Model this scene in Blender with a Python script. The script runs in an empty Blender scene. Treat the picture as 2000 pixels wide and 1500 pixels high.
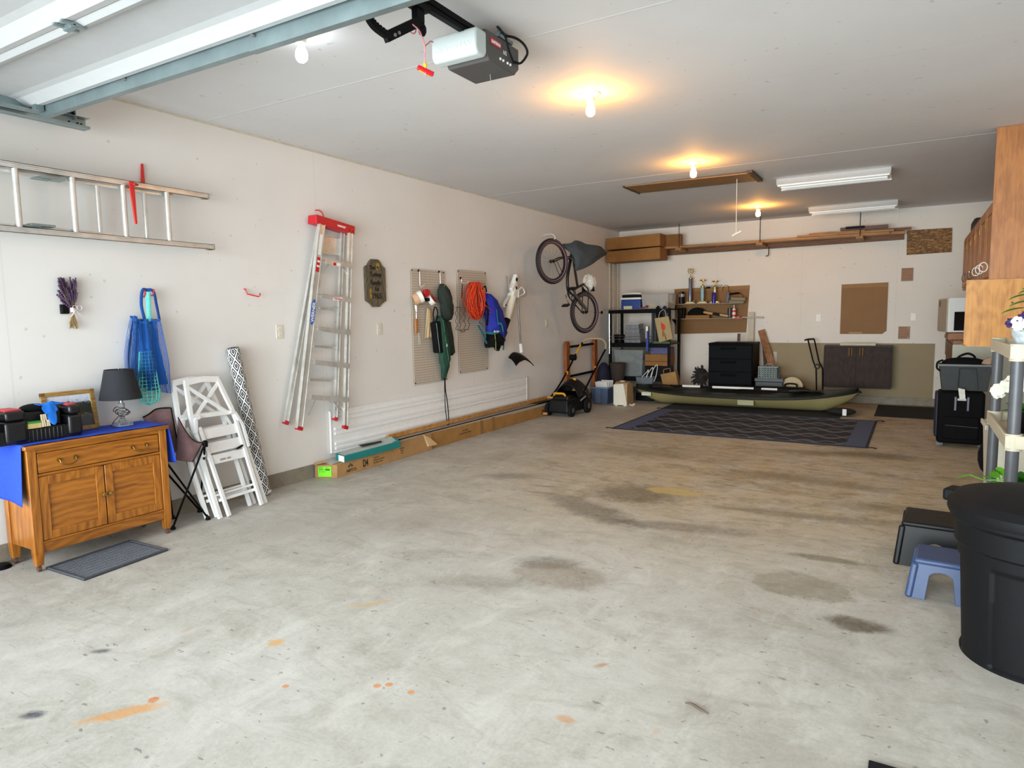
import bpy, bmesh, math, random
from mathutils import Vector, Matrix, Euler, noise
random.seed(7)
C = bpy.context.scene.collection
PI = math.pi
V = Vector

# ------------------------------------------------------------------ camera
cam = bpy.data.cameras.new('camera'); camo = bpy.data.objects.new('camera', cam); C.objects.link(camo)
cam.sensor_width = 36.0; cam.lens = 1308.357 / 2000 * 36.0; cam.clip_start = 0.02; cam.clip_end = 200
camo.matrix_world = Matrix(((0.85966, -0.03759, 0.50949, 0.0), (0.51061, 0.09508, -0.85454, 0.0),
                            (-0.01632, 0.99476, 0.10093, 1.32), (0, 0, 0, 1)))
bpy.context.scene.camera = camo
# ------------------------------------------------------------------ world, daylight, exposure
sc = bpy.context.scene
w = bpy.data.worlds.new('sky'); sc.world = w; w.use_nodes = True
nt = w.node_tree; bg = nt.nodes['Background']
tc = nt.nodes.new('ShaderNodeTexCoord'); sx = nt.nodes.new('ShaderNodeSeparateXYZ'); cr = nt.nodes.new('ShaderNodeValToRGB')
nt.links.new(tc.outputs['Generated'], sx.inputs[0]); nt.links.new(sx.outputs['Z'], cr.inputs[0]); nt.links.new(cr.outputs[0], bg.inputs[0])
cr.color_ramp.elements[0].position = 0.0; cr.color_ramp.elements[0].color = (.68, .78, .80, 1)
cr.color_ramp.elements[1].position = 0.5; cr.color_ramp.elements[1].color = (.86, .95, 1.0, 1)
bg.inputs[1].default_value = 1.15
# daylight falling in through the open door
dl = bpy.data.lights.new('daylight', 'AREA'); dl.shape = 'RECTANGLE'; dl.size = 5.0; dl.size_y = 2.1; dl.energy = 190; dl.color = (.88, .96, 1.0)
dlo = bpy.data.objects.new('daylight', dl); C.objects.link(dlo); dlo.location = (-1.6, -.75, 1.25); dlo.rotation_euler = (math.radians(90), 0, 0)
dl.spread = math.radians(100)
sc.view_settings.view_transform = 'Standard'; sc.view_settings.look = 'None'
sc.view_settings.gamma = 1; sc.view_settings.use_curve_mapping = False
sc.view_settings.exposure = 0.12

# ------------------------------------------------------------------ colours and materials
def lin(h):
    if not isinstance(h, str): return (*h, 1) if len(h) == 3 else h
    h = h.lstrip('#'); c = [int(h[i:i+2], 16) / 255 for i in (0, 2, 4)]
    return tuple((x / 12.92 if x <= .04045 else ((x + .055) / 1.055) ** 2.4) for x in c) + (1,)
MATS = {}
def nnew(nt, t, **kw):
    n = nt.nodes.new(t)
    for k, v in kw.items():
        if k.startswith('_'): setattr(n, k[1:], v)
    return n
def mix(nt, fac, a, b, mode='MIX'):
    n = nt.nodes.new('ShaderNodeMix'); n.data_type = 'RGBA'; n.blend_type = mode
    for s, i in ((fac, 0), (a, 6), (b, 7)):
        if isinstance(s, (int, float)): n.inputs[i].default_value = s
        elif isinstance(s, tuple): n.inputs[i].default_value = s
        else: nt.links.new(s, n.inputs[i])
    return n.outputs[2]
def math_(nt, op, a, b=None, c=None, clamp=False):
    n = nt.nodes.new('ShaderNodeMath'); n.operation = op; n.use_clamp = clamp
    for i, s in enumerate((a, b, c)):
        if s is None: continue
        if isinstance(s, (int, float)): n.inputs[i].default_value = s
        else: nt.links.new(s, n.inputs[i])
    return n.outputs[0]
def base(name):
    m = bpy.data.materials.new(name); m.use_nodes = True
    return m, m.node_tree, m.node_tree.nodes['Principled BSDF']
def noise_n(nt, scale=5, detail=4, rough=.55, vec=None, sc3=None, obj=True, dist=0):
    n = nt.nodes.new('ShaderNodeTexNoise'); n.inputs['Scale'].default_value = scale
    n.inputs['Detail'].default_value = detail; n.inputs['Roughness'].default_value = rough
    n.inputs['Distortion'].default_value = dist
    if vec is None:
        t = nt.nodes.new('ShaderNodeTexCoord'); vec = t.outputs['Object']
    if sc3:
        mp = nt.nodes.new('ShaderNodeMapping'); mp.inputs['Scale'].default_value = sc3; nt.links.new(vec, mp.inputs[0]); vec = mp.outputs[0]
    nt.links.new(vec, n.inputs['Vector'])
    return n.outputs['Fac']
def ramp(nt, fac, stops):
    r = nt.nodes.new('ShaderNodeValToRGB'); nt.links.new(fac, r.inputs[0])
    e = r.color_ramp.elements
    while len(e) < len(stops): e.new(.5)
    for i, (p, c) in enumerate(stops):
        e[i].position = p; e[i].color = lin(c) if isinstance(c, str) else ((c, c, c, 1) if isinstance(c, (int, float)) else c)
    return r.outputs[0]
def bump(nt, bs, h, strength=.2, dist=.01):
    b = nt.nodes.new('ShaderNodeBump'); b.inputs['Strength'].default_value = strength; b.inputs['Distance'].default_value = dist
    nt.links.new(h, b.inputs['Height']); nt.links.new(b.outputs[0], bs.inputs['Normal'])
def M(name, col='#888888', rough=.55, metal=0, var=.12, vs=18, bmp=0, bs_=60, spec=.5, emit=None, es=0, alpha=1, trans=0, sc3=None, coat=0):
    if name in MATS: return MATS[name]
    m, nt, bs = base(name); MATS[name] = m
    c = lin(col)
    if var:
        f = noise_n(nt, vs, 4, .6, sc3=sc3)
        lo = tuple(x * (1 - var) for x in c[:3]) + (1,); hi = tuple(min(1, x * (1 + var)) for x in c[:3]) + (1,)
        nt.links.new(ramp(nt, f, [(.3, lo), (.7, hi)]), bs.inputs['Base Color'])
    else: bs.inputs['Base Color'].default_value = c
    bs.inputs['Roughness'].default_value = rough; bs.inputs['Metallic'].default_value = metal
    bs.inputs['Specular IOR Level'].default_value = spec
    if coat: bs.inputs['Coat Weight'].default_value = coat
    if alpha < 1: bs.inputs['Alpha'].default_value = alpha
    if trans: bs.inputs['Transmission Weight'].default_value = trans
    if emit: bs.inputs['Emission Color'].default_value = lin(emit); bs.inputs['Emission Strength'].default_value = es
    if bmp: bump(nt, bs, noise_n(nt, bs_, 3, .6), bmp, .004)
    return m
def wood(name, c1, c2, axis='y', rough=.4, scale=1.0, dark=None, coat=0):
    if name in MATS: return MATS[name]
    m, nt, bs = base(name); MATS[name] = m
    s = {'x': (.6, 9, 9), 'y': (9, .6, 9), 'z': (9, 9, .6)}[axis]
    f = noise_n(nt, 5 * scale, 6, .65, sc3=s, dist=.6)
    t = nt.nodes.new('ShaderNodeTexCoord'); mp = nt.nodes.new('ShaderNodeMapping'); nt.links.new(t.outputs['Object'], mp.inputs[0])
    s2 = {'x': (.35, 1, 1), 'y': (1, .35, 1), 'z': (1, 1, .35)}[axis]; mp.inputs['Scale'].default_value = s2
    wv = nt.nodes.new('ShaderNodeTexWave'); wv.wave_type = 'RINGS'; wv.inputs['Scale'].default_value = 9 * scale
    wv.inputs['Distortion'].default_value = 9; wv.inputs['Detail'].default_value = 3; wv.inputs['Detail Scale'].default_value = 1.2
    nt.links.new(mp.outputs[0], wv.inputs[0])
    g = math_(nt, 'ADD', math_(nt, 'MULTIPLY', f, .84), math_(nt, 'MULTIPLY', wv.outputs['Fac'], .16))
    nt.links.new(ramp(nt, g, [(.28, c2), (.62, c1)]), bs.inputs['Base Color'])
    bs.inputs['Roughness'].default_value = rough
    if coat: bs.inputs['Coat Weight'].default_value = coat
    bump(nt, bs, g, .12, .003)
    return m

# ------------------------------------------------------------------ geometry helper
def frame_of(d, up=V((0, 0, 1))):
    d = d.normalized()
    if abs(d.dot(up)) > .98: up = V((1, 0, 0)) if abs(d.x) < .9 else V((0, 1, 0))
    a = d.cross(up).normalized(); b = a.cross(d).normalized()
    return a, b
class G:
    def __init__(s): s.b = bmesh.new(); s.T = None
    def _v(s, p): return s.b.verts.new(p)
    def face(s, vs):
        try: return s.b.faces.new(vs)
        except ValueError: return None
    def hexa(s, p):            # 8 points: bottom ring 4, top ring 4
        v = [s._v(q) for q in p]
        for f in ((3, 2, 1, 0), (4, 5, 6, 7), (0, 1, 5, 4), (1, 2, 6, 5), (2, 3, 7, 6), (3, 0, 4, 7)): s.face([v[i] for i in f])
        return s
    def box(s, x0, x1, y0, y1, z0, z1, m=None):
        p = [V(q) for q in ((x0, y0, z0), (x1, y0, z0), (x1, y1, z0), (x0, y1, z0), (x0, y0, z1), (x1, y0, z1), (x1, y1, z1), (x0, y1, z1))]
        if m: p = [m @ q for q in p]
        return s.hexa(p)
    def bar(s, p0, p1, w, h, up=V((0, 0, 1)), w1=None, h1=None):
        p0 = V(p0); p1 = V(p1); a, b = frame_of(p1 - p0, V(up)); w1 = w if w1 is None else w1; h1 = h if h1 is None else h1
        q = []
        for p, ww, hh in ((p0, w, h), (p1, w1, h1)):
            for i, j in ((-1, -1), (1, -1), (1, 1), (-1, 1)): q.append(p + a * i * ww / 2 + b * j * hh / 2)
        return s.hexa(q)
    def ring(s, c, a, b, ra, rb, n, ph=0): return [s._v(c + a * math.cos(ph + 2 * PI * i / n) * ra + b * math.sin(ph + 2 * PI * i / n) * rb) for i in range(n)]
    def skin(s, rings, closed=False, cap=True, loop=True):
        n = len(rings[0]); R = rings + ([rings[0]] if closed else [])
        for r0, r1 in zip(R, R[1:]):
            for i in range(n if loop else n - 1): s.face((r0[i], r0[(i + 1) % n], r1[(i + 1) % n], r1[i]))
        if cap and not closed and loop: s.face(rings[0][::-1]); s.face(rings[-1])
        return s
    def cyl(s, p0, p1, r0, r1=None, n=16, cap=True):
        p0 = V(p0); p1 = V(p1); r1 = r0 if r1 is None else r1; a, b = frame_of(p1 - p0)
        return s.skin([s.ring(p0, a, b, r0, r0, n), s.ring(p1, a, b, r1, r1, n)], cap=cap)
    def tube(s, pts, r, n=8, closed=False, flat=1.0, up=V((0, 0, 1)), taper=None):
        pts = [V(p) for p in pts]; N = len(pts); rings = []; a0 = None
        for i, p in enumerate(pts):
            if closed: t = pts[(i + 1) % N] - pts[i - 1]
            else: t = pts[min(i + 1, N - 1)] - pts[max(i - 1, 0)]
            if t.length < 1e-9: t = V((0, 0, 1))
            t.normalize()
            if a0 is None: a, b = frame_of(t, V(up))
            else:
                a = (a0 - t * a0.dot(t))
                if a.length < 1e-6: a, _ = frame_of(t)
                a.normalize(); b = t.cross(a) * -1
                b = a.cross(t).normalized()
            a0 = a
            rr = r if not isinstance(r, (list, tuple)) else r[i]
            rings.append(s.ring(p, a, b, rr, rr * flat, n))
        return s.skin(rings, closed=closed)
    def lathe(s, prof, c=(0, 0, 0), axis=V((0, 0, 1)), n=32, cap=True, closed=False):
        c = V(c); ax = V(axis).normalized(); a, b = frame_of(ax, V((0, 1, 0)) if abs(ax.z) > .9 else V((0, 0, 1)))
        rings = [s.ring(c + ax * h, a, b, max(r, 1e-4), max(r, 1e-4), n) for r, h in prof]
        return s.skin(rings, cap=cap, closed=closed)
    def prism(s, poly, o, ex, ey, dv):
        o = V(o); ex = V(ex); ey = V(ey); dv = V(dv)
        a = [s._v(o + ex * x + ey * y) for x, y in poly]; b = [s._v(o + ex * x + ey * y + dv) for x, y in poly]; n = len(poly)
        s.face(a[::-1]); s.face(b)
        for i in range(n): s.face((a[i], a[(i + 1) % n], b[(i + 1) % n], b[i]))
        return s
    def ell(s, c, r, n=16, m=None, k=None):
        c = V(c); rings = []
        for j in range(k or n // 2 + 1):
            t = PI * j / ((k or n // 2 + 1) - 1); rr = max(math.sin(t), 1e-3)
            ring = []
            for i in range(n):
                q = V((rr * math.cos(2 * PI * i / n) * r[0], rr * math.sin(2 * PI * i / n) * r[1], -math.cos(t) * r[2]))
                if m: q = m @ q
                ring.append(s._v(c + q))
            rings.append(ring)
        return s.skin(rings)
    def grid(s, f, nu, nv, loop=False):
        rows = [[s._v(V(f(i / nu, j / nv))) for i in range(nu + (0 if loop else 1))] for j in range(nv + 1)]
        m = nu if loop else nu
        for r0, r1 in zip(rows, rows[1:]):
            for i in range(nu): 
                k = (i + 1) % len(r0) if loop else i + 1
                s.face((r0[i], r0[k], r1[k], r1[i]))
        return s
    def quad(s, *p): s.face([s._v(V(q)) for q in p]); return s
    def build(s, name, mat=None, parent=None, smooth=False, bevel=0, solid=0, wire=0, sub=0, local=False, seg=2, ang=35):
        b = s.b
        bmesh.ops.remove_doubles(b, verts=b.verts, dist=1e-6)
        bmesh.ops.recalc_face_normals(b, faces=b.faces)
        loc = V((0, 0, 0))
        if parent is not None and not local:
            bmesh.ops.transform(b, matrix=WM[parent.name].inverted(), verts=b.verts)
        elif parent is None and len(b.verts):
            xs = [v.co for v in b.verts]
            mn = V([min(v[i] for v in xs) for i in range(3)]); mx = V([max(v[i] for v in xs) for i in range(3)])
            loc = V(((mn.x + mx.x) / 2, (mn.y + mx.y) / 2, mn.z))
            bmesh.ops.translate(b, vec=-loc, verts=b.verts)
        me = bpy.data.meshes.new(name); b.to_mesh(me); b.free()
        if smooth:
            for p in me.polygons: p.use_smooth = True
            try: me.set_sharp_from_angle(angle=math.radians(ang))
            except Exception: pass
        o = bpy.data.objects.new(name, me); C.objects.link(o); o.location = loc
        if mat: me.materials.append(mat)
        if parent is not None: o.parent = parent; WM[o.name] = WM[parent.name]
        else: WM[o.name] = Matrix.Translation(loc)
        if wire:
            q = o.modifiers.new('w', 'WIREFRAME'); q.thickness = wire; q.use_even_offset = False; q.use_boundary = True
        if solid: q = o.modifiers.new('s', 'SOLIDIFY'); q.thickness = solid; q.offset = 0
        if sub: q = o.modifiers.new('u', 'SUBSURF'); q.levels = sub; q.render_levels = sub
        if bevel:
            q = o.modifiers.new('b', 'BEVEL'); q.width = bevel; q.segments = seg; q.limit_method = 'ANGLE'; q.angle_limit = math.radians(ang)
            for p in me.polygons: p.use_smooth = True
            try: me.set_sharp_from_angle(angle=math.radians(ang))
            except Exception: pass
        return o
WM = {}
def tag(o, label, cat=None, group=None, kind=None):
    if label: o['label'] = label
    if cat: o['category'] = cat
    if group: o['group'] = group
    if kind: o['kind'] = kind
    return o
def thing(name, label, cat, loc=(0, 0, 0), rot=(0, 0, 0), group=None):
    o = bpy.data.objects.new(name, None); C.objects.link(o); o.location = loc; o.rotation_euler = rot; o.empty_display_size = .05
    WM[o.name] = Matrix.Translation(V(loc)) @ Euler(rot).to_matrix().to_4x4()
    return tag(o, label, cat, group)
def struct(o, k='structure'): o['kind'] = k; return o
def one(g, name, mat, label, cat, group=None, **kw): return tag(g.build(name, mat, None, **kw), label, cat, group)
def dup(root, loc, rot=None, label=None, group=None):
    r = root.copy(); C.objects.link(r); r.location = loc
    if rot: r.rotation_euler = rot
    if label: r['label'] = label
    if group: r['group'] = group
    WM[r.name] = Matrix.Translation(V(loc)) @ Euler(r.rotation_euler).to_matrix().to_4x4()
    for ch in list(root.children):
        c = ch.copy(); C.objects.link(c); c.parent = r; WM[c.name] = WM[r.name]
        for g in list(ch.children):
            d = g.copy(); C.objects.link(d); d.parent = c; WM[d.name] = WM[r.name]
    return r
def text(name, body, mat, parent, o, ex, ey, size, depth=.0008, align='CENTER', bold=0, sx=1.0, label=None):
    """lettering: origin o (baseline), ex right, ey up"""
    cu = bpy.data.curves.new('t', 'FONT'); cu.body = body; cu.size = size; cu.align_x = align; cu.extrude = depth; cu.offset = bold; cu.resolution_u = 3
    to = bpy.data.objects.new('t', cu); C.objects.link(to)
    dg = bpy.context.evaluated_depsgraph_get(); me = bpy.data.meshes.new_from_object(to.evaluated_get(dg))
    bpy.data.objects.remove(to); bpy.data.curves.remove(cu)
    ex = V(ex).normalized(); ey = V(ey).normalized(); n = ex.cross(ey).normalized()
    mt = Matrix(((ex.x * sx, ey.x, n.x, o[0]), (ex.y * sx, ey.y, n.y, o[1]), (ex.z * sx, ey.z, n.z, o[2]), (0, 0, 0, 1)))
    if parent is not None: mt = WM[parent.name].inverted() @ mt
    me.transform(mt); me.name = name; me.materials.clear(); me.materials.append(mat)
    q = bpy.data.objects.new(name, me); C.objects.link(q)
    if parent is not None: q.parent = parent; WM[q.name] = WM[parent.name]
    return q
def arc(c, r, a0, a1, n, ex=(1, 0, 0), ey=(0, 0, 1)):
    c = V(c); ex = V(ex); ey = V(ey)
    return [c + ex * math.cos(a0 + (a1 - a0) * i / n) * r + ey * math.sin(a0 + (a1 - a0) * i / n) * r for i in range(n + 1)]
def curve(pts, n=8):
    """Catmull-Rom through pts"""
    P = [V(p) for p in pts]; P = [P[0] * 2 - P[1]] + P + [P[-1] * 2 - P[-2]]; out = []
    for i in range(1, len(P) - 2):
        for k in range(n):
            t = k / n; a, b, c, d = P[i - 1:i + 3]
            out.append(.5 * ((2 * b) + (c - a) * t + (2 * a - 5 * b + 4 * c - d) * t * t + (3 * b - a - 3 * c + d) * t ** 3))
    return out + [P[-2]]
def nz(p, s=1.0): return noise.noise(V(p) * s)
XL, YB, H, XR, YF = -4.27, 10.76, 2.695, 1.15, -.62

# ------------------------------------------------------------------ common materials
white_plastic = M('white_plastic', '#e6e4dc', .4, var=.03)
ivory = M('ivory_plastic', '#ddd6c4', .4, var=.03)
black_plastic = M('black_plastic', '#0d0d10', .45, var=.2, spec=.12)
black_rubber = M('black_rubber', '#141416', .8, var=.15, spec=.22, bmp=.2)
black_metal = M('black_metal', '#060608', .5, 0, var=.1, spec=.1)
alu = M('aluminium', '#d2d1cc', .36, .55, var=.16, vs=9)
galv = M('galvanised_steel', '#8c9c9e', .38, .7, var=.14, vs=7)
chrome = M('chrome', '#c9c9c9', .15, 1, var=0)
red_plastic = M('red_plastic', '#c01824', .4, var=.06)
red_vinyl = M('red_vinyl', '#c8161c', .35, var=.05)
cardboard = M('cardboard', '#ab8455', .85, var=.1, vs=10)
cardboard2 = M('old_cardboard', '#8d6130', .85, var=.14, vs=6)
white_wood = M('white_painted_wood', '#efefee', .45, var=.03)
paper = M('white_paper', '#e9e8e4', .8, var=.03)
black_cloth = M('black_fabric', '#09090c', .9, var=.2, spec=.22, bmp=.3)
ink = M('black_ink', '#17140f', .7, var=0)
screw = M('screw_metal', '#8e8d88', .4, .8, var=.1)
# ================================================================== THE ROOM
def floor_mat():
    m, nt, bs = base('garage_concrete')
    tcn = nt.nodes.new('ShaderNodeTexCoord'); vec = tcn.outputs['Object']
    n1 = noise_n(nt, 1.1, 7, .62, vec); n2 = noise_n(nt, 7, 6, .7, vec, dist=.4); n3 = noise_n(nt, 60, 3, .7, vec)
    n4 = noise_n(nt, 2.6, 6, .7, vec, sc3=(1.6, .55, 1), dist=.3)
    col = ramp(nt, n1, [(.3, '#aca9a1'), (.5, '#b9b6ae'), (.7, '#c4c2bc')])
    col = mix(nt, math_(nt, 'MULTIPLY', ramp(nt, n2, [(.35, 0.), (.7, 1.)]), .35), col, lin('#8a8577'))
    col = mix(nt, math_(nt, 'MULTIPLY', ramp(nt, n3, [(.42, 0.), (.62, 1.)]), .22), col, lin('#cfccc2'))
    # brown tone and blotches, growing towards the back and right, broken by noise
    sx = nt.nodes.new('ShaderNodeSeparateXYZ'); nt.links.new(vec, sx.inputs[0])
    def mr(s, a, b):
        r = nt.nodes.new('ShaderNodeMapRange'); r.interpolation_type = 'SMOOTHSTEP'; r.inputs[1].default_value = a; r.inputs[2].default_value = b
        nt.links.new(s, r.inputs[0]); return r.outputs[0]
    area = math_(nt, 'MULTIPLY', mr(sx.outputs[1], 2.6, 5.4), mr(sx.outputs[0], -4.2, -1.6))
    mottle = math_(nt, 'MULTIPLY', area, ramp(nt, n4, [(.25, .35), (.65, 1.)]))
    col = mix(nt, math_(nt, 'MULTIPLY', mottle, .62), col, lin('#c0a46e'))
    blot = math_(nt, 'MULTIPLY', area, ramp(nt, noise_n(nt, 1.7, 7, .7, vec, sc3=(.75, 1.5, 1), dist=.7), [(.53, 0.), (.68, 1.)]))
    col = mix(nt, math_(nt, 'MULTIPLY', blot, .5), col, lin('#685432'))
    m5 = ramp(nt, noise_n(nt, 3.6, 8, .78, vec, sc3=(.7, 1.25, 1), dist=.9), [(.48, 0.), (.66, 1.)])
    col = mix(nt, math_(nt, 'MULTIPLY', m5, .42), col, lin('#857c6d'))
    m6 = ramp(nt, noise_n(nt, 4.2, 8, .8, vec, sc3=(1.3, .6, 1), dist=.6), [(.50, 0.), (.63, 1.)])
    col = mix(nt, math_(nt, 'MULTIPLY', m6, .30), col, lin('#d6d4cc'))
    m7 = math_(nt, 'MULTIPLY', area, ramp(nt, noise_n(nt, 5.5, 8, .8, vec, sc3=(.6, 1.5, 1), dist=1.2), [(.5, 0.), (.6, 1.)]))
    col = mix(nt, math_(nt, 'MULTIPLY', m7, .45), col, lin('#6f5c3c'))
    dots = ramp(nt, noise_n(nt, 34, 2, .5, vec), [(.70, 0.), (.73, 1.)])
    col = mix(nt, math_(nt, 'MULTIPLY', dots, .5), col, lin('#5c5348'))
    scr = ramp(nt, noise_n(nt, 20, 4, .7, vec, sc3=(.25, 3, 1), dist=.3), [(.62, 0.), (.7, 1.)])
    col = mix(nt, math_(nt, 'MULTIPLY', scr, .35), col, lin('#6f675b'))
    spk = ramp(nt, noise_n(nt, 16, 3, .7, vec, sc3=(.6, 1.3, 1)), [(.66, 0.), (.7, 1.)])
    col = mix(nt, math_(nt, 'MULTIPLY', spk, .55), col, lin('#574a38'))
    rst = ramp(nt, noise_n(nt, 5.5, 3, .6, vec, sc3=(1.2, .8, 1)), [(.69, 0.), (.75, 1.)])
    col = mix(nt, math_(nt, 'MULTIPLY', rst, .3), col, lin('#b58a52'))
    edge = noise_n(nt, 7, 7, .8, vec, dist=.5); wear = ramp(nt, noise_n(nt, 26, 6, .8, vec), [(.25, .55), (.55, 1.)])
    S = [(-.41, 3.39, .22, .165, 0, '#6f6548', .5, .25), (-.155, 3.065, .145, .075, 0, '#4e3f28', .8, .5), (-.33, 3.83, .2, .05, 0, '#62583c', .6, .5),
         (-1.62, 3.08, .2, .1, .3, '#5c564c', .55, .6), (-1.5, 2.95, .26, .16, 0, '#7c6c58', .5, .4), (-1.8, 2.7, .3, .09, .4, '#77705f', .4, .6),
         (-1.70, 4.62, .38, .28, .2, '#584a33', .65, .6), (-1.85, 4.1, .5, .16, -.5, '#52483a', .6, .6), (-1.2, 4.0, .5, .1, .2, '#5a5145', .5, .6),
         (-1.47, 4.81, .2, .1, 0, '#c3ab6e', .85, .3), (-2.42, 4.5, .12, .02, .2, '#8e4a3c', .6, .6), (-2.3, 4.32, .2, .012, .1, '#8e4a3c', .5, .6),
         (-2.256, 1.16, .13, .035, .95, '#c98f45', .75, .5), (-2.24, 1.262, .018, .018, 0, '#c4732c', .9, .4), (-2.2, 1.755, .035, .03, .8, '#cf9d50', .75, .5),
         (-1.577, 1.742, .014, .014, 0, '#c98344', .9, .3), (-1.61, 1.715, .014, .014, 0, '#c98344', .8, .3), (-1.476, 1.742, .013, .013, 0, '#c98344', .85, .3), (-1.9, 1.55, .014, .012, 0, '#c98344', .8, .3),
         (-.927, 1.865, .035, .02, 0, '#bd854c', .7, .6), (-2.12, 2.22, .09, .02, .9, '#c3a25c', .6, .5), (-.96, 2.24, .035, .015, .9, '#ab7d5b', .7, .5),
         (-2.77, 1.36, .05, .025, .6, '#4b4a50', .85, .7), (-2.509, 1.01, .05, .03, .6, '#33374a', .9, .7), (-2.9, 3.2, .9, .28, .7, '#8d8276', .35, .9),
         (-.2, 6.87, .45, .16, 0, '#55442d', .6, .7), (-.6, 7.25 - .5, .5, .14, .1, '#594a33', .5, .7), (-.57, 5.6, .6, .14, -.15, '#5e4f38', .5, .7),
         (-2.8, 4.67, .3, .13, .5, '#6a6255', .5, .7), (-3.2, 6.5, .3, .35, .2, '#6b5f4b', .45, .7), (-2.1, 6.1, .7, .25, .2, '#74603f', .45, .8),
         (-.15, 1.98, .35, .12, 0, '#8b8274', .4, .6), (-.62, 4.6, .6, .09, .1, '#5b4c33', .5, .7), (-1.1, 5.6, .35, .2, .3, '#6b5836', .45, .7), (-.05, 5.0, .4, .12, 0, '#6a5a3e', .45, .7)]
    for x, y, rx, ry, rot, c, st, soft in S:
        mp = nt.nodes.new('ShaderNodeMapping'); mp.vector_type = 'TEXTURE'; nt.links.new(vec, mp.inputs[0])
        mp.inputs['Location'].default_value = (x, y, 0); mp.inputs['Rotation'].default_value = (0, 0, rot); mp.inputs['Scale'].default_value = (rx, ry, 1000)
        ln = nt.nodes.new('ShaderNodeVectorMath'); ln.operation = 'LENGTH'; nt.links.new(mp.outputs[0], ln.inputs[0])
        d = math_(nt, 'ADD', ln.outputs['Value'], math_(nt, 'MULTIPLY', math_(nt, 'SUBTRACT', edge, .5), 1.9))
        r = nt.nodes.new('ShaderNodeMapRange'); r.inputs[1].default_value = 1.15; r.inputs[2].default_value = 1.15 - soft; nt.links.new(d, r.inputs[0])
        col = mix(nt, math_(nt, 'MULTIPLY', math_(nt, 'MULTIPLY', r.outputs[0], st), wear), col, lin(c))
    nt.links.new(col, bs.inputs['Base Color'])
    bs.inputs['Roughness'].default_value = .62; bs.inputs['Specular IOR Level'].default_value = .35
    bump(nt, bs, math_(nt, 'ADD', n3, n2), .12, .004)
    return m
def wall_mat(name, c, seam_axis=1, off=0.0, mottle=.45, seams=True, pw=1.18):
    m, nt, bs = base(name)
    t = nt.nodes.new('ShaderNodeTexCoord'); vec = t.outputs['Object']
    n1 = noise_n(nt, .9, 5, .6, vec); n2 = noise_n(nt, 14, 4, .7, vec)
    c0 = lin(c); dk = tuple(x * .93 for x in c0[:3]) + (1,)
    col = ramp(nt, n1, [(.3, dk), (.65, c0)])
    sm = ramp(nt, noise_n(nt, 3.5, 6, .8, vec, dist=1), [(.6, 0.), (.75, 1.)])
    col = mix(nt, math_(nt, 'MULTIPLY', sm, .12 * mottle), col, lin('#8d877b'))
    dots = ramp(nt, noise_n(nt, 22, 1, .3, vec), [(.765, 0.), (.78, 1.)])
    col = mix(nt, math_(nt, 'MULTIPLY', dots, .5 * mottle), col, lin('#6c6254'))
    if seams:
        s = nt.nodes.new('ShaderNodeSeparateXYZ'); nt.links.new(vec, s.inputs[0])
        f = math_(nt, 'PINGPONG', math_(nt, 'ADD', s.outputs[seam_axis], off), pw / 2)
        r = nt.nodes.new('ShaderNodeMapRange'); r.inputs[1].default_value = .006; r.inputs[2].default_value = .0; nt.links.new(f, r.inputs[0])
        col = mix(nt, math_(nt, 'MULTIPLY', r.outputs[0], .14), col, lin('#8f887a'))
    nt.links.new(col, bs.inputs['Base Color']); bs.inputs['Roughness'].default_value = .75; bs.inputs['Specular IOR Level'].default_value = .25
    bump(nt, bs, n2, .06, .004)
    return m
wm_l = wall_mat('painted_drywall', '#e6e3df', 1, .52, pw=2.28)
wm_b = wall_mat('painted_back_wall', '#e0d9ce', 0, .2, pw=1.22)
cm = wall_mat('ceiling_board', '#d8d7d6', 1, .55, mottle=.5, pw=2.44)
conc = M('curb_concrete', '#8b8375', .85, var=.2, vs=8, bmp=.5, bs_=40)
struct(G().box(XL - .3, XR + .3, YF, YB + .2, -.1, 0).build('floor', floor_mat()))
# mesh origins must stay at world zero for the stain positions
def rezero(o):
    l = o.location.copy(); o.data.transform(Matrix.Translation(l)); o.location = (0, 0, 0); return o
for o in list(C.objects):
    if o.name == 'floor': rezero(o)
struct(rezero(G().box(XL - .12, XL, YF - .3, YB + .12, 0.112, H + .1).build('wall_left', wm_l)))
struct(rezero(G().box(XL, XR + .12, YB, YB + .12, 0.10, H + .1).build('wall_back', wm_b)))
struct(rezero(G().box(XR, XR + .12, YF - .3, YB, 0, H + .1).build('wall_right', wm_l)))
struct(rezero(G().box(XL, XR, YF, YB, H, H + .1).build('ceiling', cm)))
struct(rezero(G().box(XL, XR, YF - .14, YF, 2.2, H + .1).build('wall_front', wm_l)))
struct(rezero(G().box(XL - .12, XL + .012, YF - .3, YB, 0, .112).build('baseboard_left', conc)), 'structure')
struct(rezero(G().box(XL + .012, XR, YB - .03, YB + .12, 0, .10).build('baseboard_back', conc)), 'structure')
drv = M('driveway_concrete', '#bdbab2', .8, var=.12, vs=3)
struct(rezero(G().box(-14, 12, -16, YF, -.12, -.01).build('driveway', drv)))
tape = M('ceiling_tape', '#d0cfcd', .7, var=.02)
struct(rezero(G().box(XL, XR, 3.045, 3.065, H - .001, H).build('trim_1', tape)))
struct(rezero(G().box(XL, XR, 6.635, 6.655, H - .001, H).build('trim_2', tape)))
struct(rezero(G().box(XL, XL + .008, YF, YB, H - .012, H).build('trim_3', M('cove_bead', '#cbc6b6', .7, var=.1))))

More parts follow.
